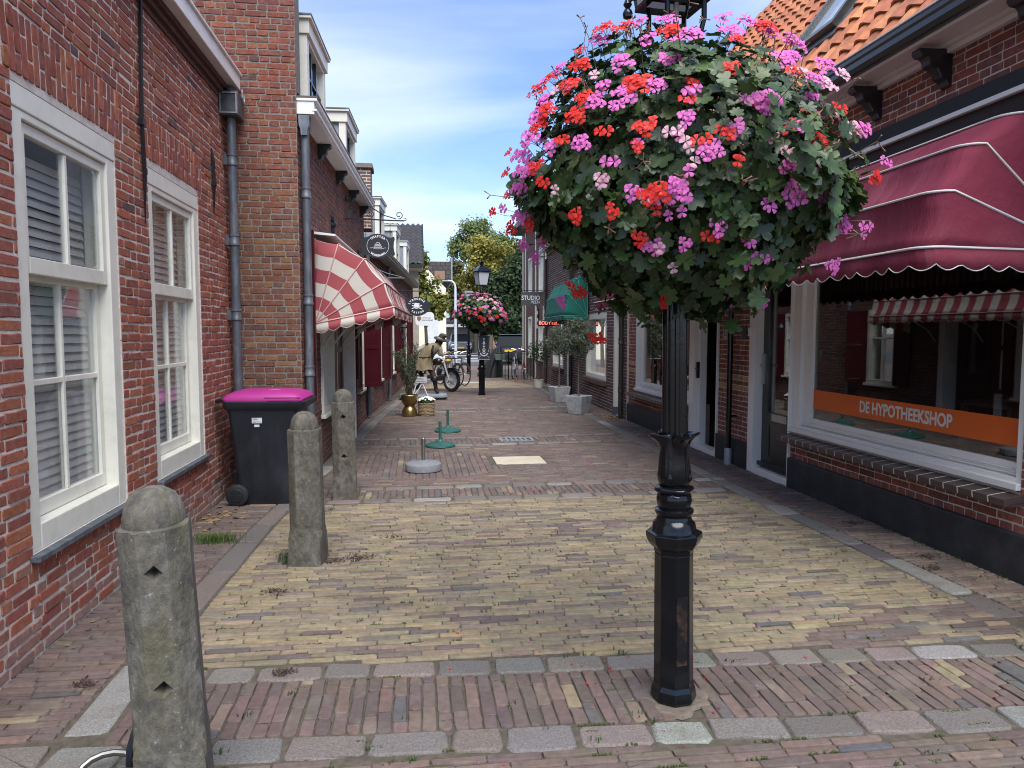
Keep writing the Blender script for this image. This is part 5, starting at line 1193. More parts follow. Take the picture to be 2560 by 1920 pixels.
b = MB(); loft(b, [rrect(-.33, .36, -.285, .285, .05, .895), rrect(-.345, .385, -.295, .295, .05, .91), rrect(-.35, .40, -.30, .30, .05, .965), rrect(-.345, .395, -.295, .295, .05, .97)]); b.build('rim', PLASTIC, WB, smooth=40)
b = MB(); loft(b, [rrect(-.35, .37, -.29, .29, .05, .972), rrect(-.355, .372, -.292, .292, .05, .99), rrect(-.33, .34, -.27, .27, .06, 1.03), rrect(-.27, .26, -.22, .22, .08, 1.055), rrect(-.18, .17, -.14, .14, .08, 1.065)]); lid = b.build('lid', PINKLID, WB, smooth=40)
b = MB(); b.box(.06, -.298, .975, .375, -.285, .995); b.box(.03, -.292, 1.0, .36, -.27, 1.012); b.build('lid_ridge', PINKLID, lid, bevel=.004)
b = MB(); b.tube([(-.37, -.25, .99), (-.405, -.25, .97), (-.405, .25, .97), (-.37, .25, .99)], .016, 8); b.build('handle', PLASTIC, WB, smooth=True)
b = MB(); b.prism([(.03, -.12), (.10, -.10), (.14, -.08), (.10, -.075), (.06, -.09)], 2, 1.0655, 1.0665); b.build('lid_mark', mat('pale_print', (.6, .45, .55), .5), lid)
for sy in (-1, 1):
    b = MB(); b.lathe([(.05, -.03), (.085, -.032), (.1, -.022), (.1, .022), (.085, .032), (.05, .03)], 28, M=Matrix.Translation((-.235, sy*.27, .1)) @ Matrix.Rotation(PI/2, 4, 'X')); w_ = b.build('wheel', RUBBER, WB, smooth=40)
    b = MB(); M = Matrix.Translation((-.235, sy*.30, .1)) @ Matrix.Rotation(PI/2, 4, 'X'); b.lathe([(.058, -.006), (.062, .0), (.058, .006)], 20, M=M)
    for k in range(6): b.box(.01, -.008, -.012, .055, .008, .012, 0, M @ Matrix.Rotation(k*PI/3, 4, 'Z'))
    b.lathe([(.018, -.014), (.018, .014)], 12, M=M); b.build('hub', PLASTIC, w_)
STK = mat('sticker_white', (.62, .63, .64), .4)
b = MB(); b.box(-.085, -.2785, .77, .005, -.2745, .82); s1 = b.build('sticker', STK, WB); s1.rotation_euler = (0, 0, 0)
b = MB(); b.box(-.065, -.2745, .735, -.02, -.2705, .757); b.build('sticker', STK, WB)
b = MB()
for i in range(3): b.box(-.078, -.2795, .812-i*.006, -.035, -.2787, .814-i*.006)
for i in range(9): b.box(-.075+i*.0035, -.2795, .776, -.0735+i*.0035, -.2787, .786)
b.tube([(-.03+.008*math.cos(a), -.279, .783+.008*math.sin(a)) for a in [i*.5 for i in range(10)]], .001, 4); b.box(-.018, -.2795, .778, .0, -.2787, .781); b.build('print', IRON, s1)
# ---------------------------------------------------------------- parasol bases
GREENM = mat('green_metal', (.018, .085, .065), .45, noise=.15, nscale=10, dirt=(.05, .12, .1), dirt_amt=.4)
u1 = empty('parasol_base', (.052, 8.25, 0), label='grey round concrete parasol base with steel tube, nearest of the three', cat='parasol base', group='parasol bases')
b = MB(); b.lathe([(.20, .0), (.213, .012), (.213, .06), (.205, .085), (.18, .10), (.03, .112)], 40); b.build('weight', mat('grey_weight', (.17, .175, .185), .7, noise=.12, nscale=20, bump=.4, bscale=150), u1, smooth=35)
b = MB(); b.lathe([(.023, .11), (.023, .375), (.019, .38), (.019, .39)], 16); b.build('tube', mat('dull_steel', (.30, .29, .28), .35, metal=.9), u1, smooth=35)
b = MB(); b.lathe([(.045, .105), (.045, .116), (.026, .12)], 20); b.build('washer', ZINCL, u1, smooth=35)
def gbase(loc, label):
    o = empty('parasol_base', loc, label=label, cat='parasol base', group='parasol bases')
    b = MB(); b.lathe([(.205, .0), (.215, .01), (.21, .028), (.195, .034), (.15, .045), (.09, .06), (.04, .085), (.03, .10)], 72, mod=lambda a, z: 1+(.012*math.cos(36*a) if z > .03 else 0)); b.build('plate', GREENM, o, smooth=30)
    b = MB(); b.lathe([(.0205, .09), (.0205, .355)], 16); b.build('tube', GREENM, o, smooth=35)
    b = MB(); b.tube([(-.02, 0, .26), (-.05, 0, .26)], .008, 8); b.build('screw', IRON, o)
gbase((.30, 10.0, 0), 'green ribbed parasol base, middle of the three'); gbase((.47, 11.5, 0), 'green ribbed parasol base with side screw, farthest of the three')
# ---------------------------------------------------------------- planted pots
def leaves_np(pos, nrm, size, ratio, cols, seed=0, fold=0.0):
    """narrow leaf cards: rhombus of 4 verts bent along the middle"""
    r_ = np.random.default_rng(seed); n = len(pos); nrm = nrm/np.linalg.norm(nrm, axis=1, keepdims=True)
    t = r_.normal(size=(n, 3)); t -= (t*nrm).sum(1, keepdims=True)*nrm; t /= np.linalg.norm(t, axis=1, keepdims=True); s = np.cross(nrm, t)
    L = size[:, None]; V = np.stack([pos-t*L*.5, pos+s*L*ratio*.5+nrm*L*.06, pos+t*L*.5, pos-s*L*ratio*.5+nrm*L*.06], 1).reshape(-1, 3)
    F_ = [(4*i, 4*i+1, 4*i+2, 4*i+3) for i in range(n)]
    return V, F_, np.repeat(cols, 4, 0)
FOL = mat('foliage', (0, 0, 0), .6, noise=.25, nscale=12, attr='Col', trans=.3, spec=.3)
def cloud(n, c, r, seed, shell=.55):
    r_ = np.random.default_rng(seed); d = r_.normal(size=(n, 3)); d /= np.linalg.norm(d, axis=1, keepdims=True); k = shell+(1-shell)*r_.random((n, 1))**.7
    return np.array(c)+d*k*np.array(r), d
def colmix(n, cols, seed, jit=.18):
    r_ = np.random.default_rng(seed); c = np.array(cols)[r_.integers(0, len(cols), n)]; return np.clip(c*(1+r_.uniform(-jit, jit, (n, 1))), 0, 1)
def folmesh(name, V, F_, C, parent, m=FOL, kind=None):
    o = bpy.data.objects.new(name, mesh_np(name, V, F_, [m], C, False)); link(o, parent)
    if kind: o['kind'] = kind
    return o
OLV = [(.13, .155, .095), (.18, .205, .135), (.095, .12, .07), (.25, .27, .20)]
BARK = mat('bark', (.12, .095, .07), .9, noise=.4, nscale=20, bump=1)
GALV = mat('grey_stone_pot', (.40, .41, .41), .8, noise=.25, nscale=14, bump=.5, bscale=60, dirt=(.16, .165, .16), dirt_amt=.6, dscale=5)
SOIL = mat('soil', (.03, .022, .016), .95, bump=1, bscale=60)
def olive(loc, label, crown, zc, seed, rot, h=.36):
    o = empty('potted_olive', loc, R(rot), label=label, cat='potted tree', group='olive trees in grey pots')
    b = MB(); b0, t0 = .145, .205
    def ring(a, z): return [(-a, -a, z), (a, -a, z), (a, a, z), (-a, a, z)]
    loft(b, [ring(b0, 0), ring(t0, h), ring(t0-.025, h), ring(t0-.04, h-.05)]); b.build('pot', GALV, o, bevel=.008)
    b = MB(); b.lathe([(.12, h-.045), (.02, h-.03)], 10); b.build('soil', SOIL, o)
    b = MB(); pts = [(0, 0, h-.05), (.012, .01, h+.3), (-.005, 0, zc-crown[2]*.8)]
    b.tube(pts, [.022, .018, .015], 8)
    r_ = random.Random(seed)
    for k in range(9):
        a = r_.uniform(0, 6.28); st = pts[2]; e = (crown[0]*.7*math.cos(a), crown[1]*.7*math.sin(a), zc+r_.uniform(-.2, .8)*crown[2]); m_ = (e[0]*.4, e[1]*.4, st[2]+(e[2]-st[2])*.6)
        b.tube([st, m_, e], [.010, .007, .003], 5)
    b.build('trunk', BARK, o, smooth=True)
    n = 4200; P, D = cloud(n, (0, 0, zc), crown, seed, .25); rr = np.random.default_rng(seed)
    nz = np.sin(P[:, 0]*23+seed)+np.sin(P[:, 2]*19+1.7*seed)+np.sin(P[:, 1]*21); keep = nz > -1.1; P, D = P[keep], D[keep]; n = len(P)
    P += rr.normal(0, .02, P.shape)
    V, F_, C = leaves_np(P, D*.5+rr.normal(0, .7, D.shape)+np.array([0, 0, .3]), rr.uniform(.05, .085, n), .26, colmix(n, OLV, seed), seed)
    folmesh('crown', V, F_, C, o)
olive((3.15, 13.75, 0), 'olive tree in the nearest grey square pot on the right', (.33, .33, .40), 1.50, 3, 45)
olive((3.24, 16.15, 0), 'olive tree in the second grey square pot on the right', (.34, .34, .36), 1.42, 4, 15)
# bucket shrub
o = empty('potted_shrub', (3.49, 20.4, 0), label='glossy green shrub in a cream plastic bucket near the fence', cat='potted plant')
b = MB(); b.lathe([(.115, 0), (.125, .01), (.14, .22), (.148, .222), (.148, .245), (.135, .245), (.13, .2)], 24); b.build('bucket', mat('cream_plastic', (.62, .58, .47), .5), o, smooth=35)
b = MB()
for k in range(6): a = k*1.05; b.tube([(.03*math.cos(a), .03*math.sin(a), .2), (.06*math.cos(a), .06*math.sin(a), .6), (.15*math.cos(a), .15*math.sin(a), 1.0)], [.010, .008, .005], 5)
b.build('stems', BARK, o)
P, D = cloud(1100, (0, 0, 1.05), (.38, .38, .36), 9, .3); rr = np.random.default_rng(9); V, F_, C = leaves_np(P, D+rr.normal(0, .5, D.shape), rr.uniform(.07, .11, 1100), .4, colmix(1100, [(.03, .07, .022), (.05, .095, .03), (.02, .045, .018)], 9), 9); folmesh('crown', V, F_, C, o)
# brass pot
o = empty('brass_planter', (-.17, 13.75, 0), label='golden hourglass planter with a feathery green shrub', cat='planter')
BRASS = mat('brass', (.30, .205, .075), .32, metal=.85, noise=.3, nscale=7, dirt=(.10, .07, .03), dirt_amt=.5)
b = MB(); b.lathe([(.13, 0), (.142, .005), (.146, .05), (.14, .11), (.115, .16), (.095, .185), (.095, .21), (.12, .235), (.15, .29), (.162, .36), (.165, .40), (.172, .405), (.165, .415), (.15, .40), (.14, .36)], 36); b.build('pot', BRASS, o, smooth=40)
b = MB(); b.lathe([(.145, .37), (.02, .385)], 12); b.build('soil', SOIL, o)
b = MB(); r_ = random.Random(5); Pm = []; Dm = []
for k in range(30):
    a = r_.uniform(0, 6.28); lean = r_.uniform(.03, .36); hh = r_.uniform(.45, 1.12)*(1-.9*max(0, lean-.15)); st = Vector((.04*math.cos(a), .04*math.sin(a), .38)); e = Vector((lean*math.cos(a), lean*math.sin(a), .38+hh)); m_ = st.lerp(e, .5)+Vector((0, 0, .06)); b.tube([st, m_, e], [.005, .0035, .0015], 4)
    for j in range(80):
        t = r_.uniform(.3, 1); p = st.lerp(e, t)+Vector((0, 0, .06*math.sin(PI*t))); dd = Vector((r_.gauss(0, 1), r_.gauss(0, 1), .5)).normalized(); Pm.append(tuple(p+dd*.025)); Dm.append((r_.gauss(0, 1), r_.gauss(0, 1), r_.gauss(0, .6)))
b.build('stems', mat('green_stem', (.09, .08, .04), .8), o)
n = len(Pm); V, F_, C = leaves_np(np.array(Pm), np.array(Dm), np.random.default_rng(1).uniform(.055, .09, n), .2, colmix(n, [(.10, .14, .075), (.07, .105, .05), (.15, .18, .11), (.17, .12, .10)], 5), 5); folmesh('crown', V, F_, C, o)
# wicker basket
o = empty('wicker_basket', (.15, 13.80, 0), label='round wicker basket full of small white flowers', cat='basket')
WICK = mat('wicker', (.27, .19, .105), .8, noise=.35, nscale=30, bump=1, bscale=90)
b = MB(); b.lathe([(.135, 0), (.15, .01), (.158, .12), (.155, .235), (.16, .25), (.15, .255), (.14, .24), (.135, .2)], 40, mod=lambda a, z: 1+.02*math.sin(20*a)*math.sin(90*z)); b.build('body', WICK, o, smooth=40)
for zz in range(9):
    b = MB(); z = .02+zz*.027; b.tube([((.158-.01*(zz == 0))*math.cos(a)+.002, .158*math.sin(a), z+.005*math.sin(10*a+zz*PI)) for a in [i*2*PI/40 for i in range(40)]], .007, 5, closed=True); b.build('weave', WICK, o, smooth=True)
for s in (-1, 1):
    b = MB(); b.tube([(s*(.155+.035*math.sin(t)), .05*math.cos(t), .235+.012*math.sin(t)) for t in [i*PI/8 for i in range(9)]], .008, 6); b.build('handle', WICK, o, smooth=True)
P, D = cloud(600, (0, 0, .25), (.16, .16, .10), 21, .6); k = P[:, 2] > .22; P, D = P[k], D[k]; V, F_, C = leaves_np(P, D+np.random.default_rng(2).normal(0, .4, D.shape), np.full(len(P), .05), .5, colmix(len(P), [(.04, .075, .025), (.06, .1, .03)], 3), 3); folmesh('leaves', V, F_, C, o)
WFL = mat('white_petal', (.78, .78, .74), .6, trans=.2); fm = MB(); fm.lathe([(.017, 0), (.02, .004), (.012, .010), (.002, .012)], 8); fme = fm.mesh('flower', WFL, 40)
for i in range(70):
    a = rng.uniform(0, 6.28); rr_ = .165*math.sqrt(rng.random()); f = bpy.data.objects.new('flower', fme); link(f, o); zz = .30+.055*(1-(rr_/.17)**2)+rng.uniform(-.01, .01)
    f.matrix_basis = Matrix.Translation((rr_*math.cos(a), rr_*math.sin(a), zz)) @ rot_to(Vector((rr_*math.cos(a)*4, rr_*math.sin(a)*4-.3, 1)).normalized(), 0) @ Matrix.Scale(rng.uniform(.8, 1.2), 4)
# ---------------------------------------------------------------- signs
SIGNBK = mat('sign_black', (.014, .016, .02), .5); SIGNW = mat('sign_white', (.68, .69, .72), .5); SIGNG = mat('sign_grey', (.06, .062, .066), .5)
def arc_text(s, c, r0_, a_mid, da, size, m, parent, y, flip=False, sx=1):
    n = len(s)
    for i, chx in enumerate(s):
        a = a_mid+((n-1)/2-i)*da*(1 if not flip else -1); p = (c[0]+r0_[0]*math.cos(a), y, c[1]+r0_[1]*math.sin(a)); tang = a-PI/2 if not flip else a+PI/2
        M = Matrix.Translation(p) @ Matrix.Rotation(PI/2, 4, 'X') @ Matrix.Rotation(tang, 4, 'Z'); text_mesh('letter', chx, size, m, M, parent, .001, sx=sx, bold=.002)
cs = empty('hanging_sign', (-.585, 11.05, 2.91), label='black shaped sign reading CHAPTER VOORBURG hanging from a wrought iron bracket', cat='sign')
prof = []
for sx, sz in ((1, 1), (-1, 1), (-1, -1), (1, -1)):
    q = [(.235, .0), (.24, .06), (.255, .115), (.24, .145), (.19, .125), (.14, .14), (.09, .17), (.0, .185)]
    q = [(sx*a, sz*c) for a, c in q]
    if sx*sz < 0: q = q[::-1]
    prof += q[:-1]
b = MB(); b.prism(prof, 1, -.012, .012); b.build('board', SIGNBK, cs)
b = MB(); 
for a0, a1 in ((-42, 42), (138, 222)): b.tube([(.17*math.cos(R(a))*.96, -.0125, .155*math.sin(R(a))) for a in range(a0, a1+1, 6)], .0035, 4)
b.build('ring', SIGNW, cs)
arc_text('CHAPTER', (0, 0), (.15, .143), PI/2, R(13), .042, SIGNW, cs, -.0128); arc_text('VOORBURG', (0, 0), (.15, .143), -PI/2, R(11.5), .042, SIGNW, cs, -.0128, True)
b = MB()
for z0, wd in ((-.045, .062), (-.02, .054), (.003, .046)):
    b.box(-wd, -.0145, z0, wd, -.0125, z0+.005); b.box(-wd, -.0145, z0+.016, wd, -.0125, z0+.020); b.box(-wd, -.0145, z0+.005, -wd+.005, -.0125, z0+.016); b.box(wd-.005, -.0145, z0+.005, wd, -.0125, z0+.016)
b.tube([(.03*math.cos(a), -.0135, .035+.013*math.sin(a)) for a in [i*2*PI/14 for i in range(14)]], .004, 4, closed=True); b.tube([(-.03, -.0135, .03), (-.02, -.0135, .022), (.02, -.0135, .022), (.03, -.0135, .03)], .003, 4)
b.tube([(-.12, -.0135, -.03), (-.10, -.0135, -.033), (-.08, -.0135, -.02), (-.06, -.0135, -.022)], .0025, 4); b.tube([(.06, -.0135, -.035), (.08, -.0135, -.04), (.10, -.0135, -.028), (.12, -.0135, -.03)], .0025, 4); b.build('book_emblem', SIGNW, cs)
# bracket
def spiral(c, r0_, r1_, a0, turns, n=26): return [(c[0]+(r0_+(r1_-r0_)*i/n)*math.cos(a0+turns*2*PI*i/n), 0, c[1]+(r0_+(r1_-r0_)*i/n)*math.sin(a0+turns*2*PI*i/n)) for i in range(n+1)]
br = MB(); br.tube([(-.50, 0, .80), (-.495, 0, .58), (-.49, 0, .36)], .018, 6); br.tube([(-.49, 0, .40), (-.2, 0, .40), (.25, 0, .385), (.40, 0, .385)], .011, 6)
br.tube([(.40, 0, .385), (.43, 0, .395), (.425, 0, .42), (.40, 0, .42)], .007, 5)
br.tube([(-.49, 0, .70), (-.42, 0, .66), (-.30, 0, .66), (-.10, 0, .58), (.10, 0, .46), (.28, 0, .41)], .008, 6); br.tube(spiral((.32, .47), .06, .02, -1.9, 1.2), .007, 5)
br.tube(spiral((-.37, .52), .085, .015, 0, 2.0), .008, 5); br.tube(spiral((-.44, .69), .05, .015, -1.4, 1.4), .007, 5); br.tube(spiral((-.10, .48), .06, .015, 2.6, 1.5), .006, 5)
br.build('bracket', IRON, cs, smooth=True)
for x in (-.185, .185):
    b = MB()
    for k in range(6): b.tube([(x+.006*math.cos(t)*(k % 2 == 0), .006*math.cos(t)*(k % 2), .155+k*.041+.022*math.sin(t)) for t in [i*PI/4 for i in range(8)]], .0022, 4, closed=True)
    b.build('chain', IRON, cs)
# small scroll bracket with nothing on it
o = empty('scroll_bracket', (-.42, 12.6, 2.55), label='thin pale wrought iron scroll bracket under the black sign', cat='bracket')
b = MB(); b.tube([(-.55, 0, .2), (-.55, 0, 0), (.2, 0, 0)], .007, 5); b.tube([(-.55, 0, .12), (-.4, 0, .2), (-.1, 0, .08), (.15, 0, .02)], .006, 5); b.tube(spiral((-.38, .07), .06, .012, 0, 1.8), .005, 5); b.build('ironwork', ZINCL, o, smooth=True)
# tattoo sign
ts = empty('hanging_sign', (.0, 15.6, 2.17), label='black round sign with skull emblem and white curved lettering behind the striped awning', cat='sign')
b = MB(); pr_ = [(.27*math.cos(a)*(1+.04*math.sin(5*a)), .20*math.sin(a)*(1+.05*math.cos(4*a))) for a in [i*2*PI/40 for i in range(40)]]; b.prism(pr_, 1, -.012, .012); b.build('board', SIGNBK, ts)
arc_text('LYROGENE', (0, -.03), (.20, .19), R(98), R(15), .06, SIGNW, ts, -.0128); arc_text('TATTOO', (0, .0), (.17, .14), -PI/2, R(17), .055, SIGNW, ts, -.0128, True)
b = MB(); b.lathe([(.002, -.004), (.05, -.003), (.055, 0), (.05, .003), (.002, .004)], 18, M=Matrix.Translation((-.02, -.016, .02)) @ Matrix.Rotation(PI/2, 4, 'X')); b.box(-.05, -.018, -.05, .01, -.013, -.01)
b.tube([(-.12, -.015, -.05), (.10, -.015, .02)], .012, 5); b.tube([(-.12, -.015, .02), (.10, -.015, -.06)], .012, 5); b.tube([(-.11, -.015, .055), (-.05, -.015, .07), (.04, -.015, .06), (.05, -.015, .03)], .006, 4); b.build('skull_emblem', SIGNW, ts)
b = MB(); b.tube([(-.75, 0, .33), (.33, 0, .33)], .010, 6); b.tube([(.2, 0, .33), (.2, 0, .17)], .005, 5); b.tube([(-.2, 0, .33), (-.2, 0, .17)], .005, 5); b.build('bracket', IRON, ts)
bs = empty('hanging_sign', (.17, 17.0, 1.92), label='white rounded sign with brown shield below the black skull sign', cat='sign')
b = MB(); b.prism([(p[0], p[2]) for p in [(x, y, z) for x, z, y in rrect(-.22, .22, -.16, .17, .09, 0)]] if False else [(p[0], p[1]) for p in rrect(-.22, .22, -.15, .17, .09, 0)], 1, -.012, .012); b.build('board', mat('sign_pale', (.70, .74, .76), .4), bs)
b = MB(); b.prism([(-.18, .06), (-.135, .07), (-.09, .06), (-.09, .0), (-.135, -.05), (-.18, .0)], 1, -.016, -.0125); b.build('shield', mat('shield_brown', (.26, .11, .06), .5), bs)
GT = mat('sign_text_grey', (.16, .17, .18), .6)
text_mesh('lettering', 'Voorburgs', .05, GT, basis((.03, -.0128, .035), (1, 0, 0), (0, 0, 1)), bs, .001); text_mesh('lettering', 'bierwinkel', .062, GT, basis((.055, -.0128, -.02), (1, 0, 0), (0, 0, 1)), bs, .001, bold=.001)
b = MB(); b.tube([(-.1, 0, .17), (-.1, 0, .3)], .004, 5); b.tube([(.1, 0, .17), (.1, 0, .3)], .004, 5); b.tube([(-1.0, .0, .3), (.2, .0, .3)], .008, 6); b.build('hanger', IRON, bs)
# STUDIO VEEN
sv_ = empty('projecting_sign', (3.50, 22.0, 2.66), label='grey square sign reading STUDIO VEEN', cat='sign')
b = MB(); b.box(-.30, -.02, -.21, .30, .02, .21); b.build('board', SIGNG, sv_)
text_mesh('lettering', 'STUDIO', .19, SIGNW, basis((.0, -.021, .02), (1, 0, 0), (0, 0, 1)), sv_, .001, sx=.86, bold=.002); text_mesh('lettering', 'VEEN', .13, SIGNW, basis((.14, -.021, -.11), (1, 0, 0), (0, 0, 1)), sv_, .001, sx=.9)
b = MB(); b.tube([(-.28, 0, .25), (.62, 0, .25)], .01, 6); b.tube([(-.2, 0, .25), (-.2, 0, .2)], .006, 5); b.tube([(.2, 0, .25), (.2, 0, .2)], .006, 5); b.build('bracket', IRON, sv_)
# BODYTEC neon
bt = empty('neon_sign', (3.56, 19.25, 1.865), label='black box sign with red lit letters BODYTEC below the teal awning', cat='sign')
b = MB(); b.box(-.30, -.04, -.085, .30, .04, .085); b.build('box', SIGNBK, bt, bevel=.02)
NEON = bpy.data.materials.new('neon_red'); NEON.use_nodes = True; q = NEON.node_tree.nodes['Principled BSDF']; q.inputs['Base Color'].default_value = (.8, .2, .18, 1); q.inputs['Emission Color'].default_value = (1, .18, .15, 1); q.inputs['Emission Strength'].default_value = .25
text_mesh('lettering', 'BODYTEC', .135, NEON, basis((0, -.0415, 0), (1, 0, 0), (0, 0, 1)), bt, .002, sx=.9, bold=.006)
b = MB(); b.box(.30, -.015, -.02, .46, .015, .02); b.build('bracket', IRON, bt)
# panel on the far lamp post
tp = empty('sign_panel', (1.66, 17.98, 1.22), label='black panel reading TATTOO in upright letters fixed to the distant lamp post', cat='sign')
b = MB(); b.box(-.15, -.02, -.28, .15, .02, .30); b.build('board', SIGNBK, tp)
b = MB(); b.box(-.15, -.03, -.30, .15, .03, -.281); b.build('ledge', ZINCL, tp)
for i, c in enumerate('TATTOO'): text_mesh('letter', c, .092, SIGNW, basis((0, -.021, .20-i*.064), (1, 0, 0), (0, 0, 1)), tp, .001, bold=.003)
arc_text('VOORBURG', (0, -.10), (.10, .10), -PI/2, R(18), .045, SIGNW, tp, -.021, True)
b = MB()
for s in (-1, 1):
    b.tube([(s*.13, -.021, .28), (s*.135, -.021, 0), (s*.12, -.021, -.06), (s*.10, -.021, -.08), (s*.11, -.021, -.10), (s*.13, -.021, -.09)], .004, 4); b.tube([(s*.12, -.021, -.26), (s*.13, -.021, -.21), (s*.10, -.021, -.20), (s*.095, -.021, -.23)], .005, 4)
b.build('scrollwork', SIGNW, tp)
# wall lantern on the left
wl = empty('wall_lantern', (-.30, 15.2, 1.45), label='small black wall lantern below the striped awning', cat='lantern')
b = MB(); b.lathe([(.03, 0), (.05, .01), (.05, .03)], 8); b.lathe([(.09, .25), (.095, .27), (.05, .33), (.02, .36)], 8); 
for k in range(6): a = k*PI/3; b.tube([(.048*math.cos(a), .048*math.sin(a), .03), (.088*math.cos(a), .088*math.sin(a), .25)], .005, 4)
b.tube([(0, 0, .36), (-.1, 0, .42), (-.52, 0, .40)], .008, 5); b.build('frame', IRON, wl)
b = MB(); b.lathe([(.045, .03), (.082, .25)], 6); b.build('glass', GLASS, wl)
# ---------------------------------------------------------------- figure on a plinth, leaning over
def skin(name, verts, edges, mt, parent, sub=2, root=0):
    me = bpy.data.meshes.new(name); me.from_pydata([v[:3] for v in verts], edges, []); o = bpy.data.objects.new(name, me); COL.objects.link(o)
    o.modifiers.new('skin', 'SKIN'); 
    if not me.skin_vertices: 
        bpy.context.view_layer.objects.active = o; bpy.ops.mesh.customdata_skin_add()
    for i, v in enumerate(verts):
        r_ = v[3]; me.skin_vertices[0].data[i].radius = (r_, v[4] if len(v) > 4 else r_)
    me.skin_vertices[0].data[root].use_root = True
    s = o.modifiers.new('sub', 'SUBSURF'); s.levels = sub; s.render_levels = sub
    bpy.context.view_layer.update(); dg = bpy.context.evaluated_depsgraph_get(); m2 = bpy.data.meshes.new_from_object(o.evaluated_get(dg)); bpy.data.objects.remove(o)
    m2.materials.clear(); m2.materials.append(mt); m2.polygons.foreach_set('use_smooth', [True]*len(m2.polygons))
    o = bpy.data.objects.new(name, m2); link(o, parent); return o
st = empty('statue', (.10, 17.25, .13), label='statue of a man in wide hat, tan tunic and tall boots on a grey base', cat='statue')
TUN = mat('tan_tunic', (.20, .155, .09), .8, noise=.35, nscale=9, bump=1, bscale=25, stretch=(1, 1, .3)); SHIRT = mat('cream_sleeve', (.50, .46, .37), .8, noise=.15, nscale=12, bump=1, bscale=30); BRE = mat('brown_breeches', (.05, .03, .025), .8, noise=.3, nscale=12); BOOT = mat('boot_leather', (.012, .012, .013), .35, noise=.2); SKINM = mat('skin', (.42, .27, .2), .6); HATM = mat('hat_felt', (.05, .042, .036), .9)
# body (one continuous figure): pelvis, torso, neck, head, arms, legs
bv = [(.0, 0, .78, .14, .11), (.03, -.01, .95, .15, .11), (.09, -.02, 1.12, .17, .12), (.14, -.02, 1.22, .12, .10), (.19, -.03, 1.28, .055), (.24, -.04, 1.36, .085, .095), (.25, -.05, 1.42, .08, .09),
      (-.10, .0, .74, .10), (-.20, -.01, .48, .075), (-.27, -.01, .22, .055), (-.30, -.01, .06, .05), (-.31, -.13, .035, .04),
      (.13, .0, .72, .10), (.26, -.01, .48, .075), (.31, -.01, .22, .055), (.33, -.01, .06, .05), (.38, -.11, .035, .04),
      (-.06, 0, 1.22, .09), (-.20, .03, 1.10, .07), (-.22, .12, .92, .05), (-.16, .22, .86, .035),
      (.30, -.02, 1.16, .08), (.37, .05, .97, .06), (.47, .16, .99, .045), (.54, .22, 1.04, .033)]
be = [(0, 1), (1, 2), (2, 3), (3, 4), (4, 5), (5, 6), (0, 7), (7, 8), (8, 9), (9, 10), (10, 11), (0, 12), (12, 13), (13, 14), (14, 15), (15, 16), (3, 17), (17, 18), (18, 19), (19, 20), (3, 21), (21, 22), (22, 23), (23, 24)]
body = skin('body', bv, be, SHIRT, st)
me = body.data; 
for m_ in (BOOT, BRE, SKINM): me.materials.append(m_)
for p in me.polygons:
    c = p.center
    if c.z < .40: p.material_index = 1
    elif c.z < .78 and abs(c.x-.05) < .32: p.material_index = 2
    elif c.z > 1.27: p.material_index = 3
    elif c.x > .50 or (c.y > .19 and c.x < 0): p.material_index = 3
rings = []
for z, cx, cy, rx, ry in ((.58, -.01, 0, .29, .20), (.66, -.01, 0, .265, .185), (.78, .0, 0, .225, .165), (.92, .03, -.01, .19, .145), (1.02, .06, -.015, .205, .15), (1.14, .10, -.02, .225, .155), (1.22, .125, -.02, .205, .14), (1.28, .15, -.025, .14, .11), (1.31, .17, -.03, .075, .07)):
    rings.append([(cx+rx*math.cos(t)*(1+(.05*math.sin(9*t) if z < .95 else .015*math.sin(7*t))), cy+ry*math.sin(t)*(1+(.06*math.sin(9*t+1) if z < .95 else 0)), z+(.015*math.sin(5*t) if z < .6 else 0)) for t in [k*2*PI/44 for k in range(44)]])
b = MB(); loft(b, rings); b.build('tunic', TUN, st, smooth=60)
for s, x0, x1 in ((-1, -.25, -.27), (1, .295, .31)):
    b = MB(); b.lathe([(.062, 0), (.10, .02), (.105, .08), (.085, .12)], 16, (x0, -.01, .30)); b.build('boot_cuff', BOOT, st, smooth=True)
b = MB(); b.tube([(-.15, -.06, .91), (-.05, -.15, .90), (.10, -.15, .91), (.19, -.05, .92), (.1, .13, .92), (-.08, .13, .91)], .017, 6, closed=True); b.build('belt', BOOT, st, smooth=True)
b = MB(); b.tube([(.12, -.15, 1.24), (.13, -.175, 1.1), (.17, -.16, .98), (.20, -.10, .88)], [.028, .03, .026, .022], 6); b.build('strap', BOOT, st, smooth=True)
M = Matrix.Translation((.25, -.05, 1.42)) @ Matrix.Rotation(R(20), 4, 'Y') @ Matrix.Rotation(R(14), 4, 'X')
b = MB(); b.lathe([(.155, -.03), (.16, -.01), (.14, .012), (.10, .015), (.10, .06), (.094, .125), (.05, .14)], 28, mod=lambda a, z: 1+(.12*math.cos(2*a) if z < .005 else 0), M=M); b.build('hat', HATM, st, smooth=40)
b = MB(); b.lathe([(.101, .015), (.102, .04)], 24, M=M); b.build('hat_band', SHIRT, st)
b = MB(); r_ = random.Random(4)
for i in range(60): a = r_.uniform(0, 6.28); b.tube([(.24+.075*math.cos(a), -.04+.075*math.sin(a), 1.40), (.23+.10*math.cos(a), -.04+.10*math.sin(a), 1.25)], [.012, .003], 4)
b.build('hair', mat('dark_hair', (.02, .015, .012), .6), st)
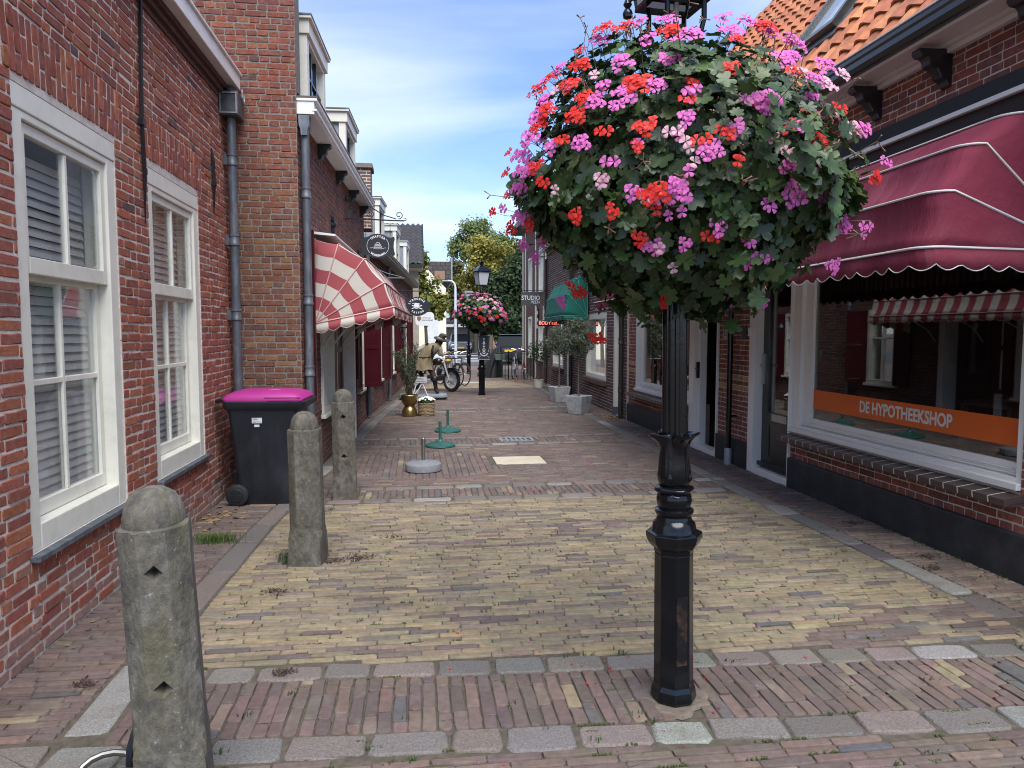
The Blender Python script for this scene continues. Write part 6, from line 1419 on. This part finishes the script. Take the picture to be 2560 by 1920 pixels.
for hx, hy, hz, dx in ((.54, .22, 1.04, 1), (-.16, .22, .86, 1)):
    for k in range(5):
        a = (k-2)*.016; b = MB(); ln = (.05, .075, .08, .075, .06)[k]; b.tube([(hx, hy+a*.6, hz), (hx+dx*ln*.55, hy+a+.02, hz+.006-(.012 if k == 0 else 0)), (hx+dx*ln, hy+a*.8+.03, hz-.02)], [.012, .010, .007], 6); b.build('finger', SKINM, st, smooth=True)
for ch_ in st.children:
    for v in ch_.data.vertices:
        if v.co.z > .72: k_ = v.co.z-.72; v.co.x += .28*k_; v.co.z -= .13*k_
b = MB(); pts = rrect(-.55, .60, -.30, .32, .12, 0); loft(b, [[(x*.96, y*.96, -.085) for x, y, z in pts], [(x, y, -.06) for x, y, z in pts], [(x*.98, y*.98, -.015) for x, y, z in pts], [(x*.93, y*.93, .0) for x, y, z in pts]]); b.build('plinth', mat('grey_plinth', (.19, .21, .23), .8, noise=.3, nscale=6, bump=2, bscale=14), st, smooth=40)
for x in (-.42, .45):
    for y in (-.22, .22):
        b = MB(); b.lathe([(.022, -.012), (.022, .012)], 12, M=Matrix.Translation((x, y, -.108)) @ Matrix.Rotation(PI/2, 4, 'X')); b.box(x-.015, y-.02, -.10, x+.015, y+.02, -.084); b.build('castor', RUBBER, st)
# ---------------------------------------------------------------- two-wheelers
CHROME = mat('chrome', (.62, .63, .65), .12, metal=1); SILVER = mat('silver_rim', (.55, .56, .57), .3, metal=.25); BIKEBLK = mat('bike_black', (.012, .012, .014), .25, coat=.5)
def wheel(parent, c, r0_, axis_rot, tyre=.03, spokes=18, rimm=None, disc=False):
    M = Matrix.Translation(c) @ Matrix.Rotation(axis_rot, 4, 'Z'); n = 32
    w_ = MB(); w_.tube([M @ Vector((r0_*math.cos(a), 0, r0_*math.sin(a))) for a in [i*2*PI/n for i in range(n)]], tyre, 8, closed=True); t = w_.build('wheel', RUBBER, parent, smooth=True)
    b = MB(); rr_ = r0_-tyre*.95; b.tube([M @ Vector((rr_*math.cos(a), 0, rr_*math.sin(a))) for a in [i*2*PI/n for i in range(n)]], tyre*.5, 6, closed=True); b.build('rim', rimm or SILVER, t, smooth=True)
    b = MB()
    for k in range(spokes): a = k*2*PI/spokes; b.tube([M @ Vector((.03*math.cos(a+.5), (.02 if k % 2 else -.02), .03*math.sin(a+.5))), M @ Vector((rr_*math.cos(a), 0, rr_*math.sin(a)))], .0022 if not disc else .004, 3, cap=False)
    b.lathe([(.035, -.03), (.035, .03)], 12, M=M @ Matrix.Rotation(PI/2, 4, 'X'))
    if disc: b.lathe([(.06, -.045), (.13, -.045), (.13, -.04), (.06, -.04)], 28, M=M @ Matrix.Rotation(PI/2, 4, 'X'))
    b.build('spokes', SILVER, t)
mc = empty('motorcycle', (.40, 19.9, 0), R(-48), label='black motorcycle with chrome forks and spoked wheels beside the statue', cat='motorcycle')
wheel(mc, (.75, 0, .31), .265, 0, .052, 20, disc=True); wheel(mc, (-.68, 0, .30), .25, 0, .06, 20)
for y in (-.085, .085):
    b = MB(); b.tube([(.75, y, .31), (.58, y, .70), (.50, y, .92)], [.026, .022, .02], 8); b.build('fork', SILVER, mc, smooth=True)
b = MB(); b.tube([(.76, 0, .62), (.60, 0, .58), (.92, 0, .55)][:1]+[(.75+.33*math.cos(a), 0, .31+.33*math.sin(a)) for a in (2.4, 2.0, 1.57, 1.2, .8, .4)][0:0], .01) if False else None
b = MB()
for k in range(9):
    a = .5+k*.22; p = (.75+.335*math.cos(a), 0, .31+.335*math.sin(a)); b.box(p[0]-.045, -.065, p[2]-.012, p[0]+.045, .065, p[2]+.012)
b.build('front_mudguard', BIKEBLK, mc)
skin('tank', [(.38, 0, .80, .10), (.2, 0, .82, .15, .12), (0, 0, .76, .09)], [(0, 1), (1, 2)], BIKEBLK, mc); skin('seat', [(0, 0, .70, .10, .07), (-.25, 0, .66, .13, .07), (-.5, 0, .72, .12, .06), (-.75, 0, .74, .08, .04)], [(0, 1), (1, 2), (2, 3)], BOOT, mc)
b = MB(); b.box(-.1, -.13, .28, .32, .13, .44); b.build('crankcase', mat('engine_grey', (.10, .10, .105), .35, metal=.7), mc, bevel=.03)
for x, rt_ in ((.02, -20), (.22, 22)):
    b = MB(); M = Matrix.Translation((x, 0, .42)) @ Matrix.Rotation(R(rt_), 4, 'Y')
    for k in range(7): b.lathe([(.075, k*.033), (.075, k*.033+.016), (.06, k*.033+.017), (.06, k*.033+.032)], 12, M=M)
    b.build('cylinder', MATS['engine_grey'], mc)
for dz, x1 in ((0, -.85), (-.09, -.75)):
    b = MB(); b.tube([(.25, -.13, .55+dz), (.32, -.17, .42+dz), (.2, -.19, .32+dz*.5), (-.2, -.19, .28+dz*.5), (x1, -.2, .30+dz*.5)], [.022, .024, .026, .035, .042], 8); b.build('exhaust', SILVER, mc, smooth=True)
b = MB(); b.tube([(.42, -.36, 1.02), (.46, -.30, 1.06), (.52, -.1, .95), (.52, .1, .95), (.46, .30, 1.06), (.42, .36, 1.02)], .013, 8); b.build('handlebar', CHROME, mc, smooth=True)
b = MB(); b.lathe([(.02, -.09), (.07, -.06), (.085, 0), (.08, .02)], 18, M=Matrix.Translation((.60, 0, .86)) @ Matrix.Rotation(PI/2, 4, 'Y')); b.build('headlight', CHROME, mc, smooth=True)
for y in (-.13, .13):
    b = MB(); b.lathe([(.008, -.03), (.035, .0), (.02, .03)], 10, M=Matrix.Translation((.54, y, .80))); b.build('indicator', mat('amber', (.6, .28, .02), .3) if 'amber' not in MATS else MATS['amber'], mc, smooth=True)
b = MB()
for k in range(10):
    a = .5+k*.24; p = (-.68+.34*math.cos(a), 0, .30+.34*math.sin(a)); b.box(p[0]-.05, -.08, p[2]-.015, p[0]+.05, .08, p[2]+.015)
b.build('rear_mudguard', BIKEBLK, mc); b = MB(); b.tube([(-.55, -.14, .42), (-.30, -.14, .62)], .022, 8); b.tube([(-.55, .14, .42), (-.30, .14, .62)], .022, 8); b.build('shock', CHROME, mc)
# yellow object on the handlebar
o = empty('yellow_bag', (.80, 18.95, .86), label='small yellow bundle on the motorcycle handlebar', cat='bag')
b = MB(); b.lathe([(.01, -.05), (.07, -.035), (.09, .0), (.075, .035), (.02, .05)], 14, mod=lambda a, z: 1+.1*math.sin(3*a)); b.build('bundle', mat('yellow_cloth', (.62, .42, .05), .6), o, smooth=True)
# folding stand beside the statue
o = empty('folding_sign', (-.02, 16.95, 0), label='small white folding stand with a name board at the feet of the statue', cat='sign')
b = MB(); b.tube([(-.14, 0, 0), (.02, 0, .55)], .014, 4); b.tube([(.28, 0, 0), (.12, 0, .40)], .014, 4); b.tube([(-.05, .1, 0), (.12, 0, .5)], .012, 4); b.tube([(-.1, 0, .08), (.12, 0, .4)], .012, 4); b.build('legs', SIGNW, o)
b = MB(); b.box(-.08, -.03, .42, .22, -.015, .56); b.build('board', mat('notice_grey', (.45, .46, .46), .6), o)
b = MB()
for i in range(3): b.box(-.06, -.032, .45+i*.035, .19-.03*i, -.0302, .462+i*.035)
b.build('text_lines', GT, o)
def bicycle(loc, rz, label, col):
    o = empty('bicycle', loc, rz, label=label, cat='bicycle', group='parked bicycles'); fm_ = mat('frame_'+label[:6], col, .35, coat=.3)
    wheel(o, (.53, 0, .34), .32, 0, .018, 20); wheel(o, (-.53, 0, .34), .32, 0, .018, 20)
    b = MB(); S, Bk, Hd, Hb = (-.18, 0, .78), (-.05, 0, .30), (.36, 0, .86), (.40, 0, .62)
    for p, q, r0_ in ((S, Bk, .016), (Bk, Hb, .018), (S, Hd, .016), (Hd, Hb, .018), (Bk, (-.53, .05, .34), .010), (Bk, (-.53, -.05, .34), .010), (S, (-.53, .05, .34), .009), (S, (-.53, -.05, .34), .009), (Hb, (.53, .05, .34), .011), (Hb, (.53, -.05, .34), .011)): b.tube([p, q], r0_, 6)
    b.build('frame', fm_, o, smooth=True)
    b = MB(); b.tube([(.36, 0, .86), (.34, 0, 1.0), (.36, .18, 1.04), (.22, .28, 1.02)], .011, 6); b.tube([(.34, 0, 1.0), (.36, -.18, 1.04), (.22, -.28, 1.02)], .011, 6); b.build('handlebar', CHROME, o, smooth=True)
    b = MB(); b.tube([S, (-.2, 0, .92)], .012, 6); b.build('seat_post', CHROME, o); skin('saddle', [(-.32, 0, .95, .075, .03), (-.2, 0, .95, .06, .025), (-.05, 0, .94, .025, .02)], [(0, 1), (1, 2)], RUBBER, o, 1)
    for c, ring in (((.53, 0, .34), .36), ((-.53, 0, .34), .36)):
        b = MB(); b.tube([(c[0]+ring*math.cos(a), 0, c[2]+ring*math.sin(a)) for a in [.3+i*.28 for i in range(10)]], .014, 5); b.build('mudguard', RUBBER, o, smooth=True)
    b = MB(); b.tube([(-.05, .06, .30), (-.05, .06, .14)], .008, 5); b.tube([(-.05, -.06, .30), (-.05, -.06, .46)], .008, 5); b.lathe([(.09, -.004), (.09, .004)], 20, M=Matrix.Translation((-.05, -.04, .30)) @ Matrix.Rotation(PI/2, 4, 'X')); b.build('crank', CHROME, o)
bicycle((.92, 21.6, 0), R(-62), 'black parked bicycle behind the motorcycle', (.012, .012, .014))
bicycle((1.12, 21.9, 0), R(-60), 'second dark parked bicycle just behind the first one', (.03, .035, .04))
bicycle((3.40, 24.9, 0), R(75), 'white bicycle parked inside the black railing', (.55, .56, .57))
bicycle((3.72, 24.9, 0), R(82), 'red bicycle parked inside the black railing', (.42, .05, .09))
# railing
rl = empty('railing', (3.5, 24.4, 0), label='black iron railing around the parked bicycles', cat='railing')
def bars(p, q, n, m, H, h=.92):
    p, q = Vector(p), Vector(q)
    for i in range(n):
        c = p.lerp(q, i/(n-1)); b = MB(); rr_ = .018 if i in (0, n-1) else .009; b.tube([c, c+Vector((0, 0, h+(.06 if i in (0, n-1) else 0)))], rr_, 6); b.build('bar' if 0 < i < n-1 else 'post', m, H)
    for z in (.12, h-.04): b = MB(); b.tube([p+Vector((0, 0, z)), q+Vector((0, 0, z))], .012, 4); b.build('rail', m, H)
bars((-.42, -.25, 0), (.45, -.25, 0), 9, IRON, rl); bars((-.42, -.25, 0), (-.72, 2.4, 0), 13, mat('rail_green', (.012, .035, .028), .4), rl)
# covered thing
tv_ = empty('covered_bike', (2.72, 26.4, 0), label='motorbike under a black tarpaulin beside the railing', cat='covered bike')
b = MB(); rings = []; r_ = random.Random(3)
for z, rx, ry, cx in ((0, .46, .75, -.05), (.25, .40, .7, .0), (.55, .30, .62, .08), (.8, .22, .5, .16), (1.0, .14, .35, .24), (1.1, .05, .15, .26)):
    rings.append([(cx+rx*math.cos(a)*(1+.10*math.sin(7*a+z*3)), ry*math.sin(a)*(1+.08*math.sin(9*a)), z) for a in [i*2*PI/48 for i in range(48)]])
loft(b, rings); b.build('tarpaulin', mat('black_tarp', (.016, .016, .018), .5, bump=1, bscale=14), tv_, smooth=60)
o = empty('recycling_crate', (2.95, 25.6, .62), label='grey green crate on the railing beside the tarpaulin', cat='crate')
b = MB(); loft(b, [rrect(-.17, .17, -.13, .13, .02, 0), rrect(-.2, .2, -.16, .16, .02, .2)]); b.build('body', mat('crate_green', (.13, .17, .14), .6), o)
# ---------------------------------------------------------------- cars across the road
def car(loc, rz, label, col, rear=False):
    o = empty('parked_car', loc, rz, label=label, cat='car', group='cars parked across the road'); P_ = mat('paint_'+label[:8], col, .25, metal=.4, coat=.6)
    b = MB(); secs = [(-2.05, .62, .42, .72), (-1.98, .80, .30, .86), (-1.2, .86, .22, .95), (0, .88, .20, .98), (1.1, .87, .22, .95), (1.75, .82, .26, .80), (2.0, .66, .34, .62)]
    rings = []
    for x, hw, z0, z1 in secs: rings.append([(x, -hw, z0+.1), (x, -hw*.9, z0), (x, hw*.9, z0), (x, hw, z0+.1), (x, hw, z1-.15), (x, hw*.85, z1), (x, -hw*.85, z1), (x, -hw, z1-.15)])
    loft(b, rings); b.build('body', P_, o, smooth=40)
    b = MB(); rings = []
    for x, hw, z1 in ((-1.9, .70, .90), (-1.45, .66, 1.42), (-.6, .64, 1.52), (.2, .63, 1.50), (1.15, .72, .96)): rings.append([(x, -.74, .9), (x, .74, .9), (x, hw*.92, z1), (x, -hw*.92, z1)])
    loft(b, rings); b.build('glasshouse', mat('car_glass', (.012, .015, .018), .3, spec=.08) if 'car_glass' not in MATS else MATS['car_glass'], o, bevel=.04)
    b = MB(); b.box(-1.4, -.6, 1.505, .25, .6, 1.53); b.build('roof', P_, o, bevel=.02)
    for sx in (-1.3, 1.25):
        for sy in (-.8, .8):
            b = MB(); M = Matrix.Translation((sx, sy, .32)) @ Matrix.Rotation(PI/2, 4, 'X'); b.lathe([(.2, -.1), (.31, -.1), (.32, -.08), (.32, .08), (.31, .1), (.2, .1)], 24, M=M); w_ = b.build('wheel', RUBBER, o, smooth=40)
            b = MB(); b.lathe([(.2, -.09), (.2, .09)], 16, M=M); b.build('rim', ZINCL, w_)
    LT = mat('car_lamp_white', (.7, .72, .75), .15) if 'car_lamp_white' not in MATS else MATS['car_lamp_white']; RL = mat('car_lamp_red', (.5, .03, .03), .2) if 'car_lamp_red' not in MATS else MATS['car_lamp_red']
    for sy in (-1, 1):
        b = MB(); b.cbox((1.86, sy*.60, .66), (.16, .30, .13)); b.build('headlight', LT, o, bevel=.04)
        b = MB(); b.cbox((1.98, sy*.55, .42), (.06, .26, .08)); b.build('fog_lamp', LT, o, bevel=.02)
        b = MB(); b.cbox((-2.0, sy*.66, .78), (.10, .2, .24)); b.build('tail_light', RL, o, bevel=.03)
        b = MB(); b.cbox((.75, sy*.95, 1.0), (.12, .16, .12)); b.build('mirror', P_, o, bevel=.03)
    YP = mat('yellow_plate', (.70, .45, .02), .5) if 'yellow_plate' not in MATS else MATS['yellow_plate']
    b = MB(); b.cbox((2.01, 0, .48), (.02, .5, .11)); b.build('number_plate', YP, o); b = MB(); b.cbox((-2.06, 0, .7), (.02, .5, .11)); b.build('number_plate', YP, o)
    b = MB(); b.cbox((1.98, 0, .34), (.05, 1.1, .12)); b.build('grille', RUBBER, o)
    return o
car((3.25, 56, 0), R(-90), 'silver grey car facing the viewer across the road', (.16, .165, .18)); car((5.0, 37.5, 0), R(78), 'dark grey car seen from behind, partly hidden by the brown corner house', (.035, .04, .05))
# ---------------------------------------------------------------- road markings
WP = mat('road_paint', (.62, .63, .64), .7, noise=.15, nscale=3)
for i, (x0, x1, y0, y1) in enumerate([(-1, 8, 50, 51.2), (.5, 2.6, 42.0, 42.9), (2.9, 5.6, 43.5, 44.6), (.3, 2.3, 38.8, 39.6), (2.6, 4.4, 40.2, 41.0)]):
    sheet('road_marking', [(x0, y0), (x1, y0), (x1, y1), (x0, y1)], -.007, WP, kind='structure')
sheet('road_marking', [(1.35, 23.1), (2.2, 23.1), (2.2, 23.3), (1.35, 23.3)], -.02, WP, kind='structure')
sheet('far_kerb', [(-40, 52.6), (60, 52.6), (60, 53.4), (-40, 53.4)], .08, mat('kerb_pale', (.42, .42, .41), .85), kind='structure')
# yellow far brick field
b = MB(); b.add([(-.0, 20.7, -.024), (3.6, 20.7, -.024), (3.2, 23.9, -.024), (.6, 23.9, -.024)], [(0, 1, 2, 3)]); b.build('yellow_paving', brick_tex(bpy.data.materials.new('far_yellow'), (.31, .245, .15), (.24, .185, .125), (.13, .11, .08)), kind='structure')
# street lamp (arched) and post
al = empty('arched_lamp', (2.0, 38, 0), label='pale arched street light near the cream house', cat='street lamp')
b = MB(); b.tube([(0, 0, 0), (0, 0, 3.6), (0, 0, 4.0), (-.05, 0, 4.2), (-.18, 0, 4.33), (-.38, 0, 4.35)], [.085, .07, .06, .055, .05, .045], 10); b.build('pole', mat('pale_pole', (.55, .57, .58), .5), al, smooth=True); b = MB(); b.box(-.72, -.09, 4.29, -.36, .09, 4.37); b.build('head', ZINCL, al, bevel=.03)
zp = empty('crossing_pole', (2.07, 40, 0), label='black and white banded pole at the crossing', cat='pole')
for k in range(8):
    b = MB(); b.lathe([(.055, k*.3), (.055, k*.3+.3)], 10); b.build('band', SIGNW if k % 2 else SIGNBK, zp)
tk = empty('wooden_pole', (3.6, 36, 0), label='thick wooden trunk post behind the distant flower basket', cat='post')
b = MB(); b.tube([(0, 0, -.1), (0.02, 0, 1.0), (.0, 0, 2.6)], [.2, .17, .16], 12); b.build('trunk', BARK, tk, smooth=True)
wl2 = empty('garden_wall', (3.6, 60, 0), label='orange brick wall with dark letterbox across the road', cat='wall')
b = MB(); b.box(1.9, 0, 0, 2.9, .2, 2.2); b.build('wall', mat('salmon_brick', (.42, .22, .15), .9, noise=.2), wl2); b = MB(); b.box(2.3, -.1, 1.2, 2.6, -.001, 1.7); b.build('letterbox', IRON, wl2)
# ---------------------------------------------------------------- trees
def tree(loc, label, trunk_h, blobs, cols, seed, n, leaf=(.15, .27), tr=.18, ratio=.75):
    o = empty('tree', loc, label=label, cat='tree', group='trees at the end of the street'); r_ = random.Random(seed); rr = np.random.default_rng(seed)
    b = MB(); b.tube([(0, 0, -.1), (.05, 0, trunk_h*.5), (0, .05, trunk_h)], [tr, tr*.8, tr*.65], 9)
    for c, rad in blobs:
        b.tube([(0, .03, trunk_h*.8), (c[0]*.5, c[1]*.5, (trunk_h*.8+c[2])/2+.1), (c[0]*.9, c[1]*.9, c[2])], [tr*.45, tr*.3, tr*.1], 6)
        for k in range(5):
            e = (c[0]+r_.gauss(0, rad[0]*.5), c[1]+r_.gauss(0, rad[1]*.5), c[2]+r_.gauss(0, rad[2]*.5)); b.tube([(c[0]*.6, c[1]*.6, c[2]*.7+trunk_h*.25), e], [tr*.18, tr*.04], 5)
    b.build('trunk', BARK, o, smooth=True)
    n = int(n*1.9) if leaf[1] > .25 else n
    Vs, Fs, Cs, nb = [], [], [], 0; tot = sum(q[1][0]*q[1][2] for q in blobs)
    for i, (c, rad) in enumerate(blobs):
        k = int(n*rad[0]*rad[2]/tot); 
        # sub-clumps
        m_ = max(6, int(14*rad[0])); cc = rr.normal(size=(m_, 3)); cc /= np.linalg.norm(cc, axis=1, keepdims=True); cc = np.array(c)+cc*np.array(rad)*rr.uniform(.45, .95, (m_, 1)); idx = rr.integers(0, m_, k)
        P = cc[idx]+rr.normal(0, 1, (k, 3))*np.array(rad)*.20; D = P-np.array(c)+rr.normal(0, .6, (k, 3))*np.array(rad); D[:, 2] += .4*rad[2]
        V, F_, C = leaves_np(P, D, rr.uniform(*leaf, k), ratio, colmix(k, cols[i % len(cols)], seed+i, .25), seed+i); Vs.append(V); Fs += [tuple(a+nb for a in f) for f in F_]; nb += len(V); Cs.append(C)
    folmesh('crown', np.concatenate(Vs), Fs, np.concatenate(Cs), o)
GRN = [(.07, .105, .03), (.09, .125, .036), (.05, .08, .025)]; YGR = [(.30, .26, .05), (.36, .30, .07), (.20, .20, .04)]; DGR = [(.045, .075, .03), (.06, .095, .036), (.032, .055, .024)]; OLG = [(.12, .115, .045), (.09, .09, .035), (.14, .125, .045)]; LGR = [(.14, .185, .06), (.17, .21, .07)]
tree((.35, 33, 0), 'young tree with yellow green leaves in front of the cream house', 2.2, [((.15, 0, 3.3), (.8, .7, .9)), ((-.4, 0, 4.6), (.6, .6, .9)), ((.75, 0, 3.0), (.6, .5, .5)), ((.3, 0, 2.5), (.5, .4, .3)), ((-.5, .1, 5.6), (.35, .3, .6))], [[(.20, .22, .045), (.26, .25, .05), (.14, .18, .04)]], 31, 3600, (.14, .24), .10)
tree((4.8, 52, 0), 'tall yellowing tree above the distant lamp', 4, [((.4, 0, 7.2), (1.6, 1.4, 1.4)), ((-.3, 0, 5.5), (1.5, 1.3, 1.2)), ((1.2, 0, 5.2), (1.5, 1.3, 1.4))], [YGR], 32, 7000)
tree((4.6, 58, 0), 'tall light green tree rising behind the yellow one', 5, [((0, 0, 9.3), (1.7, 1.5, 1.5)), ((-.9, 0, 8.0), (1.3, 1.2, 1.2)), ((1.2, 0, 8.6), (1.6, 1.4, 1.5)), ((2.8, 0, 8.2), (1.4, 1.4, 1.4))], [LGR], 33, 8000)
tree((3.0, 56, 0), 'brownish green tree behind the distant lantern', 3, [((-.2, 0, 5.2), (1.2, 1.2, 1.7)), ((.4, 0, 3.6), (1.2, 1.1, 1.2)), ((-.1, 0, 6.4), (.8, .8, .8))], [OLG], 34, 6500)
tree((6.3, 47, 0), 'dark green tree beside the brown corner house', 2.5, [((-.6, 0, 4.2), (1.5, 1.3, 1.5)), ((.4, 0, 2.6), (1.5, 1.2, 1.4)), ((.6, 0, 5.2), (1.3, 1.2, 1.3)), ((-.8, 0, 2.4), (1.0, 1.0, 1.1)), ((1.2, 0, 1.3), (1.2, 1.0, 1.0))], [DGR], 35, 10000)
tree((8.5, 50, 0), 'second dark green tree farther right behind the corner house', 3, [((0, 0, 5.5), (2.2, 1.8, 2.2)), ((-.5, 0, 3.0), (2, 1.6, 1.6))], [DGR, GRN], 36, 7000)
for i, (x, y, s) in enumerate(((3.9, 39.5, .35), (4.6, 44, .7), (4.9, 36, .5))):
    o = empty('bush', (x, y, 0), label=('small clump of grass at the foot of the wooden post', 'brown twiggy bush under the dark tree', 'low green bush beside the dark car')[i], cat='bush')
    P, D = cloud(700, (0, 0, s*.5), (s, s, s*.6), 60+i, .2); V, F_, C = leaves_np(P, D, np.full(700, .16*s+.05), .4, colmix(700, [GRN, [(.13, .09, .05), (.10, .08, .04)], GRN][i], 61+i), 62+i); folmesh('leaves', V, F_, C, o)
# ---------------------------------------------------------------- small things on the ground
def scatter(name, pts, mk, m, label, cat):
    b = MB()
    for p in pts: mk(b, p)
    me = bpy.data.meshes.new(name); me.from_pydata(b.v, [], b.f)
    for q in (m if isinstance(m, list) else [m]): me.materials.append(q)
    if any(b.m): me.polygons.foreach_set('material_index', b.m)
    o = bpy.data.objects.new(name, me); link(o); tag(o, label, cat, None, 'stuff'); return o
GRASS = mat('grass_blade', (.07, .14, .02), .6, noise=.3, nscale=20, trans=.3)
def blade(b, p, h=.07, lean=.04, w_=.004):
    a = rng.uniform(0, 6.28); l = rng.gauss(0, lean); d = (math.cos(a), math.sin(a)); q = rng.uniform(0, 6.28); s = (math.cos(q)*w_/2, math.sin(q)*w_/2); hh = h*rng.uniform(.5, 1.1); z0 = -.01
    b.add([(p[0]-s[0], p[1]-s[1], z0), (p[0]+s[0], p[1]+s[1], z0), (p[0]+d[0]*l*.4+s[0]*.7, p[1]+d[1]*l*.4+s[1]*.7, hh*.6), (p[0]+d[0]*l*.4-s[0]*.7, p[1]+d[1]*l*.4-s[1]*.7, hh*.6), (p[0]+d[0]*l, p[1]+d[1]*l, hh)], [(0, 1, 2, 3), (3, 2, 4)])
scatter('grass', [(-1.565+rng.gauss(0, .085), 5.62+rng.gauss(0, .045)) for _ in range(420)], lambda b, p: blade(b, p, .075, .045), GRASS, 'tuft of bright green grass by the left wall', 'grass')
weed = []
for _ in range(95):
    x, y = rng.uniform(-1.2, 3.7), round((2.1+4.6*rng.random()**1.4)/.0515)*.0515
    for k in range(rng.randint(3, 9)): weed.append((x+rng.gauss(0, .016), y+rng.gauss(0, .008)))
for _ in range(40):
    y = rng.uniform(3.0, 7); 
    for k in range(rng.randint(3, 10)): weed.append((3.80+rng.gauss(0, .02), y+rng.gauss(0, .03)))
scatter('weeds', weed, lambda b, p: blade(b, p, .022, .022, .007), mat('weed_leaf', (.05, .085, .02), .6, trans=.2), 'small green weeds growing between the paving bricks', 'weeds')
mossp = []
for _ in range(330):
    x, y = rng.uniform(-1.2, 3.6), 2.1+4.6*rng.random()**1.3; l = rng.uniform(.03, .12)
    for k in range(int(l/.006)): mossp.append((x+rng.uniform(-l, l)/2, round((y-3.05)/.0515)*.0515+3.05+rng.gauss(0, .003)))
scatter('moss', mossp, lambda b, p: b.lathe([(.004, -.008), (.0045, -.002), (.001, .002)], 5, (p[0], p[1], 0)), mat('moss_green', (.055, .068, .02), .95), 'moss in the joints of the brick paving', 'moss')
def flake(b, p):
    s = p[2]; a = rng.uniform(0, 6.28); M = Matrix.Translation((p[0], p[1], .006)) @ Matrix.Rotation(a, 4, 'Z') @ Matrix.Rotation(rng.gauss(0, .4), 4, 'X')
    b.add([M @ Vector(v) for v in ((-s, 0, 0), (0, -s*.5, .002), (s, 0, .003), (0, s*.5, .0))], [(0, 1, 2, 3)], p[3])
pet = [(1.0+rng.gauss(0, .75), 3.0+rng.gauss(0, .55), rng.uniform(.006, .012), rng.choice([0, 0, 1])) for _ in range(70)]
scatter('fallen_petals', pet, flake, [PET['red'], PET['pink']], 'red and pink petals fallen on the bricks around the lamp post', 'petals')
lit = [(-1.72+rng.gauss(0, .09), 6.35+rng.gauss(0, .22), rng.uniform(.015, .045), 0) for _ in range(26)]+[(3.62+rng.gauss(0, .1), 13.0+rng.gauss(0, .25), rng.uniform(.02, .05), 0) for _ in range(60)]+[(3.2+rng.gauss(0, .3), 23.3+rng.gauss(0, .6), rng.uniform(.02, .05), 0) for _ in range(90)]+[(rng.uniform(-1, 3.3), rng.uniform(3, 14), rng.uniform(.006, .014), 1) for _ in range(50)]+[(-1.8+rng.random()*.06, 3.6+rng.random()*3, rng.uniform(.01, .03), 0) for _ in range(14)]
scatter('leaf_litter', lit, flake, [mat('dry_leaf', (.26, .15, .06), .8), mat('pale_bit', (.30, .26, .21), .8)], 'dry brown leaves scattered along the walls', 'leaves')
def clump(b, p):
    for k in range(p[2]):
        x, y = p[0]+rng.gauss(0, p[3]), p[1]+rng.gauss(0, p[3]*.6); a = rng.uniform(0, 6.28); l = rng.uniform(.006, .02); z = rng.uniform(.002, .016); q = (x+l*math.cos(a), y+l*math.sin(a), max(.002, z+rng.gauss(0, .008)))
        b.tube([(x, y, z), q], [rng.uniform(.001, .004), rng.uniform(.0008, .003)], 4, k % 2)
scatter('dead_flowers', [(-1.52, 3.35, 90, .025), (-.60, 5.0, 120, .045), (-.42, 5.06, 130, .055), (-.9, 4.45, 90, .045), (-.65, 3.36, 90, .035), (3.62, 5.45, 90, .045), (3.60, 4.55, 70, .045), (3.45, 4.3, 50, .03), (-.2, 5.55, 40, .05)], clump, [mat('dead_flower', (.05, .03, .028), .95), mat('dead_stalk', (.10, .065, .045), .95)], 'dark clumps of dried flower heads lying on the paving', 'dried flowers')
o = scatter('weed_plant', [(-.93+rng.gauss(0, .025), 5.03+rng.gauss(0, .02)) for _ in range(40)], lambda b, p: blade(b, p, .09, .05, .022), mat('grey_weed', (.06, .075, .04), .7), 'grey green weed at the foot of the mossy bollard', 'weed')
# mortar collar at the lamp foot
b = MB(); b.lathe([(.10, .0), (.125, .002), (.15, -.006)], 22, (lampx, lampy, .001), mod=lambda a, z: 1+.16*math.sin(3*a+1)+.08*math.sin(7*a)); b.build('mortar_patch', mat('mortar_patch', (.135, .11, .084), .95, noise=.3, nscale=30, bump=1.5, bscale=60), kind='structure')
